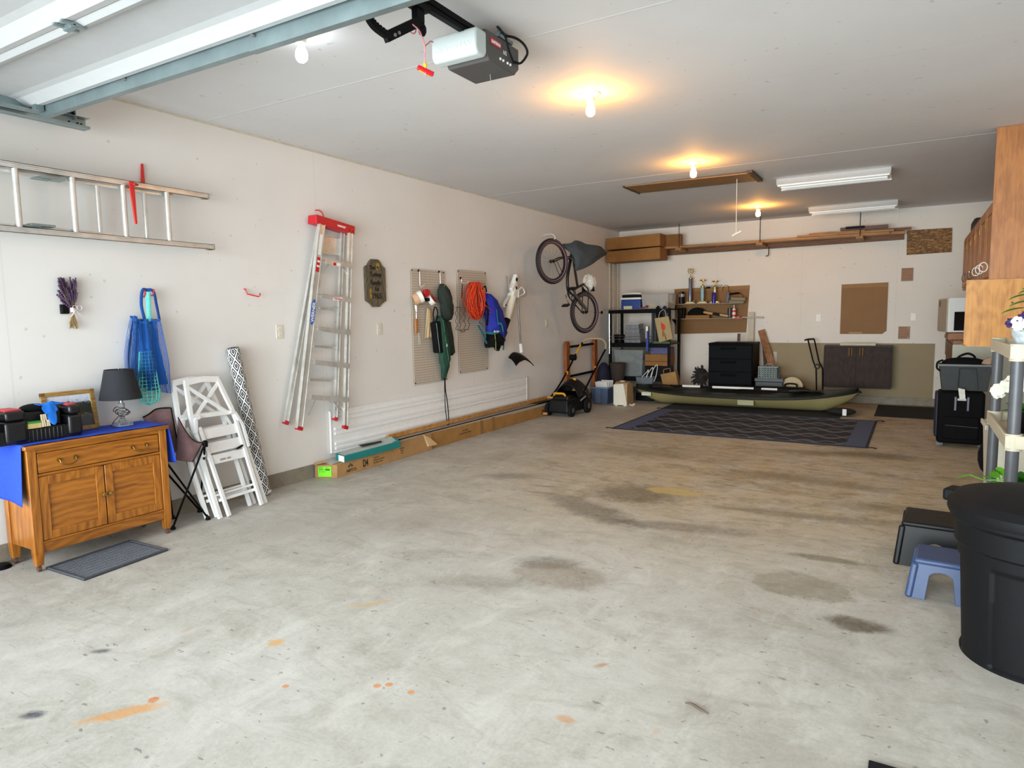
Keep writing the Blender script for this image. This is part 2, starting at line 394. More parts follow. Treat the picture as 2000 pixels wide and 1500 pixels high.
# ================================================================== GARAGE DOOR, TRACK, OPENER
dw = M('door_white_steel', '#b6b8b8', .5, var=.03)
gd = thing('garage_door', 'white sectional steel garage door lying open overhead with a galvanised strut', 'garage door', (-1.6, .7, 2.4))
ys = [1.875, 1.44, .90, .36, -.18]
for i in range(4):
    y1, y0 = ys[i], ys[i + 1] + .006
    g = G(); zt = 2.515
    prof = [(y0, zt), (y0, 2.455), (y0 + .03, 2.445), (y0 + .055, 2.452), (y0 + .075, 2.478), (y0 + .11, 2.484), (y1 - .12, 2.484), (y1 - .085, 2.478), (y1 - .055, 2.462), (y1 - .03, 2.448), (y1, 2.452), (y1, zt)]
    g.prism([(a, b) for a, b in prof], (-4.03, 0, 0), (0, 1, 0), (0, 0, 1), (4.86, 0, 0))
    g.build('door_section', dw, gd)
g = G()
def chan(g, x0, x1, ya, yb, z0=2.402, z1=2.478):
    g.hexa([V((x0, ya - .004, z0)), V((x1, yb - .004, z0)), V((x1, yb, z0)), V((x0, ya, z0)), V((x0, ya - .004, z1)), V((x1, yb - .004, z1)), V((x1, yb, z1)), V((x0, ya, z1))])
    g.hexa([V((x0, ya, z0)), V((x1, yb, z0)), V((x1, yb + .03, z0)), V((x0, ya + .03, z0)), V((x0, ya, z0 + .003)), V((x1, yb, z0 + .003)), V((x1, yb + .03, z0 + .003)), V((x0, ya + .03, z0 + .003))])
    g.hexa([V((x0, ya, z1)), V((x1, yb, z1)), V((x1, yb + .012, z1)), V((x0, ya + .012, z1)), V((x0, ya, z1 + .003)), V((x1, yb, z1 + .003)), V((x1, yb + .012, z1 + .003)), V((x0, ya + .012, z1 + .003))])
chan(g, -4.0, -2.28, 1.886, 1.902)
st = g.build('strut', galv, gd)
g = G(); chan(g, -2.34, .8, 1.90, 1.925, 2.398, 2.482); g.build('strut_extension', galv, gd)
g = G()
for x in (-3.2, -2.30, -1.2): g.cyl((x, 1.888, 2.45), (x, 1.878, 2.45), .008, n=6)
g.build('bolt', screw, gd)
for x in (-2.79, -.6):
    g = G().box(x - .03, x + .03, 1.435, 1.455, 2.428, 2.446).box(x - .035, x - .02, 1.40, 1.49, 2.438, 2.446).box(x + .02, x + .035, 1.40, 1.49, 2.438, 2.446).cyl((x - .035, 1.445, 2.437), (x + .035, 1.445, 2.437), .006, n=8)
    g.build('hinge', galv, gd)
g = G().box(-4.035, -3.97, 1.70, 1.885, 2.425, 2.432).box(-4.035, -4.03, 1.70, 1.885, 2.425, 2.50).box(-3.97, -3.93, 1.835, 1.875, 2.423, 2.45).cyl((-4.15, 1.86, 2.455), (-3.99, 1.86, 2.455), .006, n=8)
g.build('corner_bracket', galv, gd)
G().cyl((-4.125, 1.86, 2.455), (-4.10, 1.86, 2.455), .021, n=18).build('roller', black_plastic, gd, smooth=True)
# track
tr = thing('door_track', 'galvanised steel door track running along the left wall under the ceiling', 'door track', (-4.15, .8, 2.42))
g = G()
x0, x1, za, zb = -4.145, -4.095, 2.428, 2.484
g.box(x0, x0 + .003, -.45, 2.19, za, zb).box(x0, x1, -.45, 2.19, za - .002, za).box(x0, x1, -.45, 2.19, zb, zb + .002).box(x1 - .003, x1, -.45, 2.19, za, za + .012)
g.build('track_rail', galv, tr)
g = G()
g.box(-4.152, -4.148, 1.0, 2.19, 2.43, 2.48).box(-4.165, -4.148, 1.0, 2.19, 2.426, 2.43)
g.build('stiffening_angle', galv, tr)
g = G()
g.box(-4.158, -4.154, 2.075, 2.125, 2.47, 2.694)
g.box(-4.158, -4.11, 2.122, 2.126, 2.47, 2.694)
g.build('hanger_strap', galv, tr)
g = G()
for k in range(5):
    g.cyl((-4.1535, 2.10, 2.50 + k * .04), (-4.1505, 2.10, 2.50 + k * .04), .009, n=10); g.cyl((-4.134, 2.121, 2.50 + k * .04), (-4.134, 2.118, 2.50 + k * .04), .009, n=10)
for y in (2.10, 2.145, 2.165): g.cyl((-4.142, y, 2.455), (-4.1395, y, 2.455), .006, n=10)
g.build('bolt_hole', black_metal, tr)
# opener
op = thing('garage_door_opener', 'grey ceiling-mounted door opener with a white light cover and black rail', 'garage door opener', (-1.82, 2.8, 2.49))
dark = M('dark_grey_enamel', '#55555a', .5, .2, var=.06)
body = M('opener_grey', '#4f4d4b', .5, .1, var=.05)
g = G(); X0, X1, Y0, Y1, Z0, Z1 = -1.935, -1.705, 2.675, 2.975, 2.485, 2.615
g.prism([(Y0, Z1), (Y0, Z0 + .035), (Y0 + .03, Z0), (Y1 - .04, Z0), (Y1, Z0 + .035), (Y1, Z1)], (X0, 0, 0), (0, 1, 0), (0, 0, 1), (X1 - X0, 0, 0))
g.build('motor_housing', body, op, bevel=.004)
lens = M('frosted_lens', '#c3ccca', .4, var=.04)
g = G().prism([(2.585, 2.505), (2.585, 2.575), (2.60, 2.60), (2.68, 2.60), (2.68, 2.50), (2.66, 2.482), (2.60, 2.482)], (-1.945, 0, 0), (0, 1, 0), (0, 0, 1), (.245, 0, 0))
lz = g.build('light_cover', lens, op, bevel=.012, seg=3)
text('lettering', 'CRAFTSMAN', M('lens_relief', '#cdd8d3', .4, var=0), lz, (-1.825, 2.584, 2.517), (1, 0, 0), (0, 0, 1), .042, sx=.85)
g = G().box(-1.7045, -1.702, 2.715, 2.805, 2.563, 2.592); lb = g.build('brand_label', M('craft_red', '#b5202b', .5, var=0), op); lb['label'] = 'small red label with white lettering'
text('lettering', 'CRAFTSMAN', paper, lb, (-1.7015, 2.76, 2.570), (0, 1, 0), (0, 0, 1), .019, bold=.0004, sx=.72)
text('marking', '1/2', paper, op, (-1.7025, 2.84, 2.55), (0, 1, 0), (0, 0, 1), .026)
g = G()
for i, y in enumerate((2.80, 2.825, 2.865, 2.89)): g.cyl((-1.705, y, 2.52), (-1.7, y, 2.52), .006, n=10)
g.build('dial', paper, op)
g = G().box(-1.80, -1.76, 2.06, 2.74, 2.612, 2.637); g.box(-1.795, -1.765, 2.06, 2.74, 2.59, 2.612)
g.build('rail', black_metal, op, bevel=.003)
g = G()
g.tube([( -1.776, 2.1 + .01 * i, 2.641 + .003 * (i % 2)) for i in range(62)], .004, n=5); g.build('drive_chain', M('chain_bronze', '#5c4a38', .6, .5, var=.3, vs=90), op)
g = G().box(-1.805, -1.755, 2.20, 2.34, 2.57, 2.59).box(-1.795, -1.765, 2.26, 2.31, 2.52, 2.572).ell((-1.78, 2.31, 2.50), (.016, .022, .028), 10).box(-1.80, -1.76, 2.30, 2.34, 2.637, 2.655)
g.build('trolley', black_plastic, op, bevel=.003)
g = G()
pts = curve([(-1.775, 1.93, 2.475), (-1.775, 1.955, 2.43), (-1.775, 2.0, 2.396), (-1.775, 2.085, 2.382)], 5)
for a, b in zip(pts, pts[1:]): g.hexa([a + V((-.004, 0, 0)), a + V((.016, 0, 0)), b + V((.016, 0, 0)), b + V((-.004, 0, 0)), a + V((-.004, .012, .026)), a + V((.016, .012, .026)), b + V((.016, .008, .028)), b + V((-.004, .008, .028))])
g.hexa([V((-1.779, 2.075, 2.37)), V((-1.760, 2.075, 2.37)), V((-1.760, 2.29, 2.505)), V((-1.779, 2.29, 2.505)), V((-1.779, 2.055, 2.402)), V((-1.760, 2.055, 2.402)), V((-1.760, 2.27, 2.537)), V((-1.779, 2.27, 2.537))])
g.build('door_arm', black_metal, op)
g = G().cyl((-1.762, 2.11, 2.408), (-1.755, 2.11, 2.408), .007, n=8).cyl((-1.762, 2.135, 2.424), (-1.755, 2.135, 2.424), .007, n=8); g.build('bolt', screw, op)
g = G().box(-1.755, -1.745, 2.86, 2.88, 2.62, 2.694).box(-1.76, -1.715, 2.85, 2.89, 2.66, 2.664).box(-1.90, -1.71, 2.80, 2.93, 2.625, 2.64).box(-1.90, -1.89, 2.86, 2.88, 2.62, 2.694)
g.build('hanger_bracket', galv, op)
g = G().tube(curve([(-1.75, 2.86, 2.655), (-1.70, 2.92, 2.655), (-1.68, 2.98, 2.64), (-1.67, 3.0, 2.60), (-1.69, 2.97, 2.55), (-1.703, 2.93, 2.545)], 6), .006, n=6)
g.tube(curve([(-1.72, 2.80, 2.67), (-1.695, 2.83, 2.63), (-1.69, 2.86, 2.57), (-1.70, 2.92, 2.535)], 6), .005, n=6)
g.build('power_cord', black_rubber, op, smooth=True)
G().tube(curve([(-1.80, 2.86, 2.487), (-1.795, 2.865, 2.44), (-1.77, 2.88, 2.40), (-1.755, 2.885, 2.375)], 5), .0015, n=5).build('antenna_wire', M('grey_wire', '#8f8f8f', .5, var=0), op)
rp = M('pink_rope', '#c97f86', .8, var=.2, vs=120)
rope = thing('release_rope', 'pink pull rope with a red and yellow handle hanging from the door opener', 'rope', (-1.775, 2.315, 2.34))
g = G().tube(curve([(-1.765, 2.22, 2.49), (-1.745, 2.235, 2.47), (-1.755, 2.27, 2.46), (-1.77, 2.31, 2.435), (-1.775, 2.315, 2.40), (-1.775, 2.315, 2.34)], 6), .003, n=6)
g.tube(curve([(-1.775, 2.315, 2.435), (-1.775, 2.34, 2.455), (-1.775, 2.355, 2.468), (-1.775, 2.375, 2.472)], 4), .003, n=6)
g.tube(arc((-1.765, 2.225, 2.478), .024, 0, 2 * PI, 14, (0, 1, 0), (0, 0, 1)), .003, n=6); g.tube([(-1.775, 2.315, 2.335), (-1.772, 2.318, 2.315)], .003, n=6)
g.build('cord', rp, rope, smooth=True)
G().ell((-1.775, 2.315, 2.358), (.009, .009, .014), 10).bar((-1.79, 2.298, 2.343), (-1.77, 2.34, 2.33), .008, .014).build('collar', M('yellow_plastic', '#e2b722', .5, var=0), rope, smooth=True)
G().bar((-1.795, 2.29, 2.350), (-1.755, 2.345, 2.328), .016, .018).build('handle', red_plastic, rope, bevel=.003)

# ================================================================== CEILING LAMPS
porc = M('porcelain', '#e9e2d2', .35, var=.02)
warm = M('warm_bulb_glass', '#fff2d8', .3, var=0, emit='#ffb04c', es=290)
cool = M('daylight_bulb_glass', '#ffffff', .3, var=0, emit='#eef6ff', es=45)
def bulb_lamp(x, y, z, m, label, lx=.0):
    t = thing('ceiling_lamp', label, 'lamp', (x, y, z), group=None)
    G().lathe([(.001, -.0), (.062, 0), (.062, -.008), (.045, -.02), (.026, -.026), (.026, -.05), (.001, -.05)], (0, 0, 0), n=24).build('lampholder', porc, t, smooth=True, local=True)
    G().lathe([(.001, -.05), (.014, -.05), (.016, -.066), (.026, -.085), (.0295, -.105), (.026, -.124), (.014, -.136), (.001, -.139)], (0, 0, 0), n=24).build('bulb', m, t, smooth=True, local=True)
    return t
bulb_lamp(-1.78, 4.0, H, warm, 'bare warm bulb in a porcelain holder, the ceiling lamp nearest the door opener')
bulb_lamp(-1.775, 6.29, H, warm, 'bare warm bulb in a porcelain holder just in front of the brown attic hatch')
bulb_lamp(-1.775, 9.31, H, warm, 'bare warm bulb in a porcelain holder, the ceiling lamp nearest the back wall')
bulb_lamp(-2.585, 2.40, H, cool, 'bare white bulb in a porcelain holder just behind the galvanised door strut')
# fluorescent fixtures (off)
fw = M('fixture_white', '#e8e9e6', .35, var=.03)
tub = M('tube_off', '#f0f0ec', .3, var=0)
def fluoro(x0, x1, y0, y1, label):
    t = thing('fluorescent_fixture', label, 'light fixture', ((x0 + x1) / 2, (y0 + y1) / 2, H), group='fluorescent ceiling fixtures')
    hx = (x1 - x0) / 2; hy = (y1 - y0) / 2
    g = G(); g.hexa([V((-hx, -hy, -.075)), V((hx, -hy, -.075)), V((hx, hy, -.075)), V((-hx, hy, -.075)), V((-hx - .02, -.05, 0)), V((hx + .0, -.05, 0)), V((hx, .05, 0)), V((-hx - .02, .05, 0))])
    g.build('reflector', fw, t, local=True)
    G().box(-hx + .01, hx - .01, -hy + .01, -hy + .014, -.09, -.075).box(-hx, hx, hy - .014, hy - .01, -.09, -.075).build('rim', fw, t, local=True)
    for s in (-.05, .05): G().cyl((-hx + .03, s, -.088), (hx - .03, s, -.088), .013, n=12).build('tube', tub, t, smooth=True, local=True)
    return t
fluoro(-1.255, -.225, 7.5, 7.82, 'unlit white fluorescent fixture to the right of the attic hatch')
fluoro(-1.225, -.205, 9.78, 10.10, 'unlit white fluorescent fixture closest to the back wall')
# attic hatch
hm = M('hatch_hardboard', '#8a6334', .6, var=.12, vs=5)
ht = thing('attic_hatch', 'brown hardboard attic hatch panel in the ceiling with a pull cord', 'hatch', (-2.05, 7.2, H))
G().hexa([V((-2.71, 6.985, H - .012)), V((-1.42, 6.965, H - .03)), V((-1.40, 7.455, H - .02)), V((-2.70, 7.47, H - .01)), V((-2.71, 6.985, H - .004)), V((-1.42, 6.965, H - .018)), V((-1.40, 7.455, H - .01)), V((-2.70, 7.47, H - .002))]).build('panel', hm, ht)
G().box(-1.435, -1.385, 6.94, 7.48, H - .028, H - .0005).box(-2.73, -2.715, 6.97, 7.48, H - .018, H - .0005).build('edge_strip', M('dark_strip', '#4b3a28', .7, var=.1), ht)
G().cyl((-1.585, 7.2, H - .02), (-1.585, 7.2, 2.13), .0035, n=6).build('cord', ivory, ht)
G().bar((-1.625, 7.2, 2.105), (-1.535, 7.2, 2.145), .012, .012).build('cord_handle', ivory, ht)
# ================================================================== LEFT WALL: DRESSER GROUP
oak = wood('golden_oak', '#b5701f', '#7c430f', 'y', .35, coat=.3)
oakz = wood('golden_oak_upright', '#b5701f', '#7c430f', 'z', .35, coat=.3)
brass = M('aged_brass', '#8a6a35', .35, .85, var=.2)
DX, DB, DY0, DY1 = -3.94, -4.245, 1.655, 2.42
dr = thing('dresser', 'antique golden oak washstand dresser with one drawer and two doors against the left wall', 'dresser', (-4.09, 2.04, 0))
G().box(DB - .005, DX + .018, DY0 - .012, DY1 + .012, .662, .685).build('top', oak, dr, bevel=.005)
for x0, x1 in ((DX - .045, DX), (DB, DB + .045)):
    for y0, y1 in ((DY0, DY0 + .045), (DY1 - .045, DY1)):
        g = G().box(x0, x1, y0, y1, .11, .662); g.hexa([V((x0 + .005, y0 + .005, .035)), V((x1 - .005, y0 + .005, .035)), V((x1 - .005, y1 - .005, .035)), V((x0 + .005, y1 - .005, .035)), V((x0, y0, .11)), V((x1, y0, .11)), V((x1, y1, .11)), V((x0, y1, .11))])
        lg = g.build('leg', oakz, dr, bevel=.002)
        cx, cy = (x0 + x1) / 2, (y0 + y1) / 2
        G().cyl((cx, cy - .008, .016), (cx, cy + .008, .016), .015, n=16).cyl((cx, cy, .02), (cx, cy, .045), .007, n=8).build('caster', M('caster_rust', '#6b4a3c', .6, .3, var=.2), lg, smooth=True)
g = G().box(DB + .04, DX - .012, DY0 + .008, DY0 + .02, .12, .66).box(DB + .04, DX - .012, DY1 - .02, DY1 - .008, .12, .66).box(DB + .005, DB + .015, DY0 + .02, DY1 - .02, .12, .66).box(DB + .02, DX - .02, DY0 + .02, DY1 - .02, .12, .13)
g.build('carcass', oakz, dr)
for xf_, z0_, z1_ in ((.004, .64, .662), (.004, .512, .526), (.008, .10, .152), (.001, .152, .162)):
    G().box(DX - .03, DX - xf_, DY0 + .045, DY1 - .045, z0_, z1_).build('face_rail', oak, dr, bevel=.002)
d = G().box(DX - .02, DX - .003, DY0 + .05, DY1 - .05, .53, .637).build('drawer', oak, dr, bevel=.004)
for y in (1.85, 2.25):
    g = G()
    for s in (-.042, .042): g.cyl((DX - .003, y + s, .586), (DX + .004, y + s, .586), .011, n=14).ell((DX + .006, y + s, .586), (.006, .006, .006), 8)
    g.tube(curve([(DX + .008, y - .042, .586), (DX + .016, y - .035, .565), (DX + .02, y, .556), (DX + .016, y + .035, .565), (DX + .008, y + .042, .586)], 5), .004, n=8)
    g.build('handle', brass, d, smooth=True)
def door(y0, y1, z0, z1, ky):
    g = G(); t = .045
    g.box(DX - .02, DX - .004, y0, y0 + t, z0, z1).box(DX - .02, DX - .004, y1 - t, y1, z0, z1).box(DX - .02, DX - .004, y0 + t, y1 - t, z1 - t, z1).box(DX - .02, DX - .004, y0 + t, y1 - t, z0, z0 + t)
    o = g.build('door', oakz, dr, bevel=.003)
    G().box(DX - .017, DX - .012, y0 + t, y1 - t, z0 + t, z1 - t).build('door_panel', oak, o)
    G().lathe([(.004, -.004), (.004, .008), (.012, .012), (.012, .018), (.006, .022), (.001, .022)], (DX - .004, ky, .343), V((1, 0, 0)), 16).build('knob', M('bright_brass', '#a88a4c', .3, .9, var=.1), o, smooth=True)
door(DY0 + .048, 2.036, .165, .508, 2.022); door(2.042, DY1 - .048, .165, .508, 2.06)
# blue cloth runner
blue = M('royal_blue_cloth', '#1f49c4', .85, var=.12, vs=70, bmp=.5, bs_=160)
def runner(u, v):
    # v along y path; u across x
    x = DB + .0 + u * (DX - DB - .004)
    L0, L1, T = .30, .25, DY1 - DY0 + .03
    s = v * (L0 + T + L1)
    if s < L0:
        f = 1 - s / L0
        return (x + .004 * math.sin(9 * u) * f - .006, DY0 - .0175 - .012 * f - .006 * math.sin(u * 7 + 1) * f, .689 - (L0 - s) - .02 * u * f)
    if s < L0 + T: return (x + .003 * math.sin(s * 20), DY0 - .0165 + (s - L0), .690 + .0012 * math.sin(s * 40 + u * 5))
    f = (s - L0 - T) / L1
    return (x + .004 * f, DY1 + .018 + .012 * math.sin(u * 5 + 2) * f + .03 * f * u, .689 - (s - L0 - T))
g = G().grid(runner, 14, 70); cl = one(g, 'cloth_runner', blue, 'royal blue cloth runner draped over the oak dresser top and both ends', 'cloth', solid=.002, smooth=True)
# toolbox and bits on it
tb = thing('toolbox', 'black plastic tool case with red lid tops on the blue cloth', 'toolbox', (-4.07, 1.78, .692))
bp = M('toolbox_black', '#0c0d10', .38, var=.12)
g = G().box(-4.16, -4.005, 1.46, 1.965, .6925, .765)
for k in range(9): g.box(-4.006, -4.0, 1.70 + k * .02, 1.71 + k * .02, .695, .76)
g.build('body', bp, tb, bevel=.012, seg=3)
for y0, y1 in ((1.59, 1.695), (1.895, 1.97), (1.46, 1.57)):
    l = G().box(-4.165, -3.988, y0, y1, .70, .815).box(-4.165, -3.985, y0 + .004, y1 - .004, .818, .868).build('corner_block', bp, tb, bevel=.016, seg=3)
    if y0 < 1.85: G().box(-4.14, -4.01, y0 + .012, y1 - .012, .866, .876).build('red_top', M('faded_red', '#c2333b', .5, var=.1), l, bevel=.004)
    else: G().box(-4.15, -4.02, y0 + .01, y1 - .01, .866, .874).build('red_top', M('faded_red'), l, bevel=.004)
G().box(-4.155, -4.05, 1.70, 1.89, .76, .85).build('middle_tray', bp, tb, bevel=.01)
G().lathe([(.019, 0), (.019, .0025), (.001, .0025)], (-4.0, 1.945, .742), V((1, 0, 0)), 24).build('round_sticker', M('green_sticker', '#17773c', .5, var=0), tb)
G().lathe([(.0205, 0), (.0205, .0015), (.001, .0015)], (-4.0005, 1.945, .742), V((1, 0, 0)), 24).build('sticker_ring', M('pale_green', '#a8d6a8', .5, var=0), tb)
G().box(-3.9975, -3.9965, 1.934, 1.955, .748, .753).box(-3.9975, -3.9965, 1.936, 1.955, .738, .742).build('sticker_marks', paper, tb)
ls = thing('small_carton', 'small green and cream carton lodged in the side of the black tool case', 'box', (-4.02, 1.73, .777))
G().box(-4.045, -4.0, 1.70, 1.765, .766, .792).build('carton_body', M('cream_card', '#cbb473', .7, var=.1), ls); G().box(-4.044, -3.9985, 1.70, 1.765, .792, .802).build('green_band', M('green_card', '#2f8a3c', .6, var=.1), ls)
pin = M('clothespin_wood', '#d9c7a4', .7, var=.15)
for k in range(7):
    z = .768; y = 1.772 + (k % 4) * .0105; x = -3.998 if k < 4 else -4.008
    g = G().bar((x, y, z + (.0 if k < 4 else .03)), (x - .004, y + random.uniform(-.004, .004), z + (.035 if k < 4 else .066)), .007, .007)
    one(g, 'clothespin', pin, 'wooden clothespin clipped to the front of the black tool case', 'clothespin', 'clothespins on the tool case')
bl = M('bright_blue_cloth', '#0e6fd6', .8, var=.12, vs=25)
def rag(u, v):
    a = u * 2 * PI; r = v * (.058 + .03 * math.cos(3 * a + .6) + .014 * math.cos(7 * a + 1))
    x, y = r * math.cos(a), r * math.sin(a)
    drop = max(0, x - .005) * 1.15
    return (-4.06 + x * .85, 1.835 + y * 1.15, .878 + .016 * nz((x * 30, y * 30, 3)) - drop + .012 * (1 - v) - max(0, abs(y) - .05) * .3)
one(G().grid(rag, 40, 10, loop=True), 'glove', bl, 'bright blue rubber work glove flopped over the black tool case', 'glove', solid=.004, smooth=True, sub=1)
g = G().ell((-4.10, 1.775, .862), (.05, .07, .026), 18); one(g, 'pouch', black_cloth, 'black cloth pouch lying under the blue glove', 'pouch', smooth=True)
# picture
fr = thing('picture_frame', 'landscape photo in a patterned gold frame leaning on the wall behind the tool case', 'picture', (-4.2, 2.0, .70))
def pt(y, z, o=0): # leaning plane
    return V((-4.195 - (z - .7) * .16 + .004 + o + .02, y, z))
fm = wood('burl_frame', '#b18a4a', '#7a5a22', 'y', .4, 2)
y0, y1, z0, z1 = 1.855, 2.145, .694, .928
for a, b, c, d_ in ((y0, y1, z1 - .024, z1), (y0, y1, z0, z0 + .024), (y0, y0 + .026, z0, z1), (y1 - .026, y1, z0, z1)):
    q = [pt(a, c), pt(b, c), pt(b, d_), pt(a, d_)]; G().hexa([p for p in q] + [p + V((.014, 0, .002)) for p in q]).build('frame_side', fm, fr, bevel=.002)
pm, nt_, bs_n = base('road_photo')
t_ = nt_.nodes.new('ShaderNodeTexCoord'); s_ = nt_.nodes.new('ShaderNodeSeparateXYZ'); nt_.links.new(t_.outputs['Generated'], s_.inputs[0])
nn = noise_n(nt_, 40, 4, .7, t_.outputs['Object'])
hgt = math_(nt_, 'ADD', s_.outputs['Z'], math_(nt_, 'MULTIPLY', math_(nt_, 'SUBTRACT', nn, .5), .5))
nt_.links.new(ramp(nt_, hgt, [(.0, '#3d4047'), (.34, '#4a4c52'), (.36, '#8a7a55'), (.4, '#20291c'), (.72, '#27332a'), (.8, '#c9d2e2'), (1, '#e5e8f2')]), bs_n.inputs['Base Color'])
bs_n.inputs['Roughness'].default_value = .25
q = [pt(y0 + .024, z0 + .022, .003), pt(y1 - .024, z0 + .022, .003), pt(y1 - .024, z1 - .022, .003), pt(y0 + .024, z1 - .022, .003)]
G().hexa(q + [p + V((.003, 0, 0)) for p in q]).build('photo', pm, fr)
# lamp
tl = thing('table_lamp', 'small table lamp with a black tapered shade and clear glass base', 'lamp', (-4.12, 2.26, .6925))
glass = M('cut_glass', '#dfe6e8', .08, 0, var=0, trans=.85)
G().box(-.042, .042, -.042, .042, 0, .022).build('base', glass, tl, local=True, bevel=.003)
G().lathe([(.018, .022), (.024, .03), (.014, .045), (.011, .06), (.015, .085), (.018, .11), (.019, .135), (.012, .142)], n=10).build('column', glass, tl, local=True)
G().cyl((0, 0, .142), (0, 0, .19), .012, n=14).cyl((0, 0, .19), (0, 0, .345), .003, n=8).build('socket', chrome, tl, local=True, smooth=True)
g = G().lathe([(.117, .165), (.079, .345), (.077, .345), (.115, .165)], n=40, cap=False, closed=True); g.build('shade', M('black_shade', '#1d1e24', .85, var=.08, vs=150), tl, local=True, smooth=True)
g = G().cyl((0, 0, .343), (0, 0, .352), .006, n=10)
for a in range(3): g.bar((0, 0, .342), (.078 * math.cos(a * 2.1), .078 * math.sin(a * 2.1), .342), .002, .002)
g.build('finial', chrome, tl, local=True)
g = G()
for k in range(3):
    g.tube([(.03 * math.cos(a) * (1 + .2 * k) + .02, .035 * math.sin(a) - .01 * k, .075 + .015 * k + .012 * math.sin(2 * a + k)) for a in [2 * PI * i / 20 for i in range(20)]], .0025, n=5, closed=True)
g.tube(curve([(.045, -.01, .06), (.05, -.04, .07), (.045, -.075, .04), (.03, -.085, .004)], 5), .0025, n=5)
g.build('cord', M('brown_cord', '#3a2a22', .5, var=0), tl, local=True, smooth=True)
# rubber mat
rm = M('grey_rubber', '#4b4e54', .7, var=.12)
mt = thing('boot_mat', 'small grey ribbed rubber mat on the floor in front of the dresser', 'mat', (-3.81, 1.95, 0))
O = V((-3.97, 1.712, 0)); ex = V((.363, .012, 0)); ey = V((-.045, .482, 0))
P = lambda a, b, z=0: O + ex * a + ey * b + V((0, 0, z))
G().hexa([P(0, 0), P(1, 0), P(1, 1), P(0, 1), P(0, 0, .006), P(1, 0, .006), P(1, 1, .006), P(0, 1, .006)]).build('base', rm, mt)
g = G()
for k in range(34):
    b = .045 + k * .0268
    for j in range(8):
        a = .06 + j * .11
        g.hexa([P(a, b), P(a + .1, b + .012), P(a + .1, b + .024), P(a, b + .012), P(a, b, .0095), P(a + .1, b + .012, .0095), P(a + .1, b + .024, .0095), P(a, b + .012, .0095)])
g.build('tread_ribs', M('grey_rubber_light', '#62666d', .65, var=.1), mt)
for a0, a1, b0, b1 in ((0, 1, 0, .02), (0, 1, .98, 1), (0, .035, .02, .98), (.965, 1, .02, .98)):
    G().hexa([P(a0, b0), P(a1, b0), P(a1, b1), P(a0, b1), P(a0, b0, .013), P(a1, b0, .013), P(a1, b1, .013), P(a0, b1, .013)]).build('rim', rm, mt)
one(G().lathe([(.001, 0), (.05, 0), (.052, .006), (.04, .02), (.001, .022)], (-4.215, 1.60, 0), n=24), 'rubber_puck', black_plastic, 'round black cap on the floor beside the back left dresser leg', 'cap', smooth=True)

# ------------------------------------------------------------------ white folding chairs
fc = thing('folding_chair', 'white slatted folding chair with a crossed back, the front one leaned on the left wall', 'chair', (-3.945, 2.77, 0), group='white folding chairs')
ex = V((-.035, .375, 0)); exn = ex.normalized(); ey = V((-.20, -.125, .925)); eyn = ey.normalized(); ez = exn.cross(eyn).normalized()
if ez.x < 0: ez = -ez
def cp(u, v, o=0): return ex * u + ey * v + ez * o
def cb(g, a, b, w_, t_=.018, o=0): g.bar(cp(*a, o), cp(*b, o), w_, t_, up=ez)
for side in (0, 1):
    sg = -1 if side == 0 else 1; u = side
    g = G(); pts = [(u + .03 * sg, .0), (u + .02 * sg, .3), (u, .55), (u - .05 * sg, .75), (u - .16 * sg, .985)]
    for a, b in zip(pts, pts[1:]): cb(g, a, b, .026, .022)
    g.build('side_rail', white_wood, fc, local=True)
    g = G(); pts = [(u - .12 * sg, .0), (u - .10 * sg, .5), (u - .09 * sg, .66)]
    for a, b in zip(pts, pts[1:]): cb(g, a, b, .022, .02, .022)
    g.build('leg', white_wood, fc, local=True)
    g = G(); pts = [(u + .0 * sg, .45), (u + .02 * sg, .62), (u - .07 * sg, .72), (u - .16 * sg, .73)]
    for a, b in zip(pts, pts[1:]): cb(g, a, b, .02, .02, .024)
    g.build('armrest', white_wood, fc, local=True)
g = G(); cb(g, (.14, .985), (.5, 1.0), .04); cb(g, (.5, 1.0), (.86, .985), .04); g.build('top_rail', white_wood, fc, local=True)
g = G(); cb(g, (.12, .965), (.80, .74), .022, .012, .004); cb(g, (.86, .965), (.14, .74), .022, .012, -.004); g.build('crossed_back', white_wood, fc, local=True)
g = G(); cb(g, (.08, .74), (.92, .73), .03); g.build('lower_back_rail', white_wood, fc, local=True)
for v0 in (.605, .50): g = G(); cb(g, (.12, v0), (.90, v0), .07, .012, .012); g.build('seat_slat', white_wood, fc, local=True)
g = G(); cb(g, (.10, .415), (.93, .412), .062, .018, .012); g.build('seat_front_rail', white_wood, fc, local=True)
g = G(); cb(g, (.05, .125), (.96, .125), .02, .014, .006); cb(g, (-.02, .165), (1.02, .165), .014, .014); g.build('stretcher', white_wood, fc, local=True)
g = G(); cb(g, (.30, .404), (.42, .404), .012, .004, .024); cb(g, (.46, .404), (.53, .404), .012, .004, .024); g.build('hinge_slot', M('dull_grey', '#9a9a98', .5, var=0), fc, local=True)
g = G(); cb(g, (.72, .455), (.86, .47), .012, .012, .03); g.build('latch', black_plastic, fc, local=True)
dup(fc, (-4.0, 2.715, 0), label='white slatted folding chair half hidden behind the other folding chair')
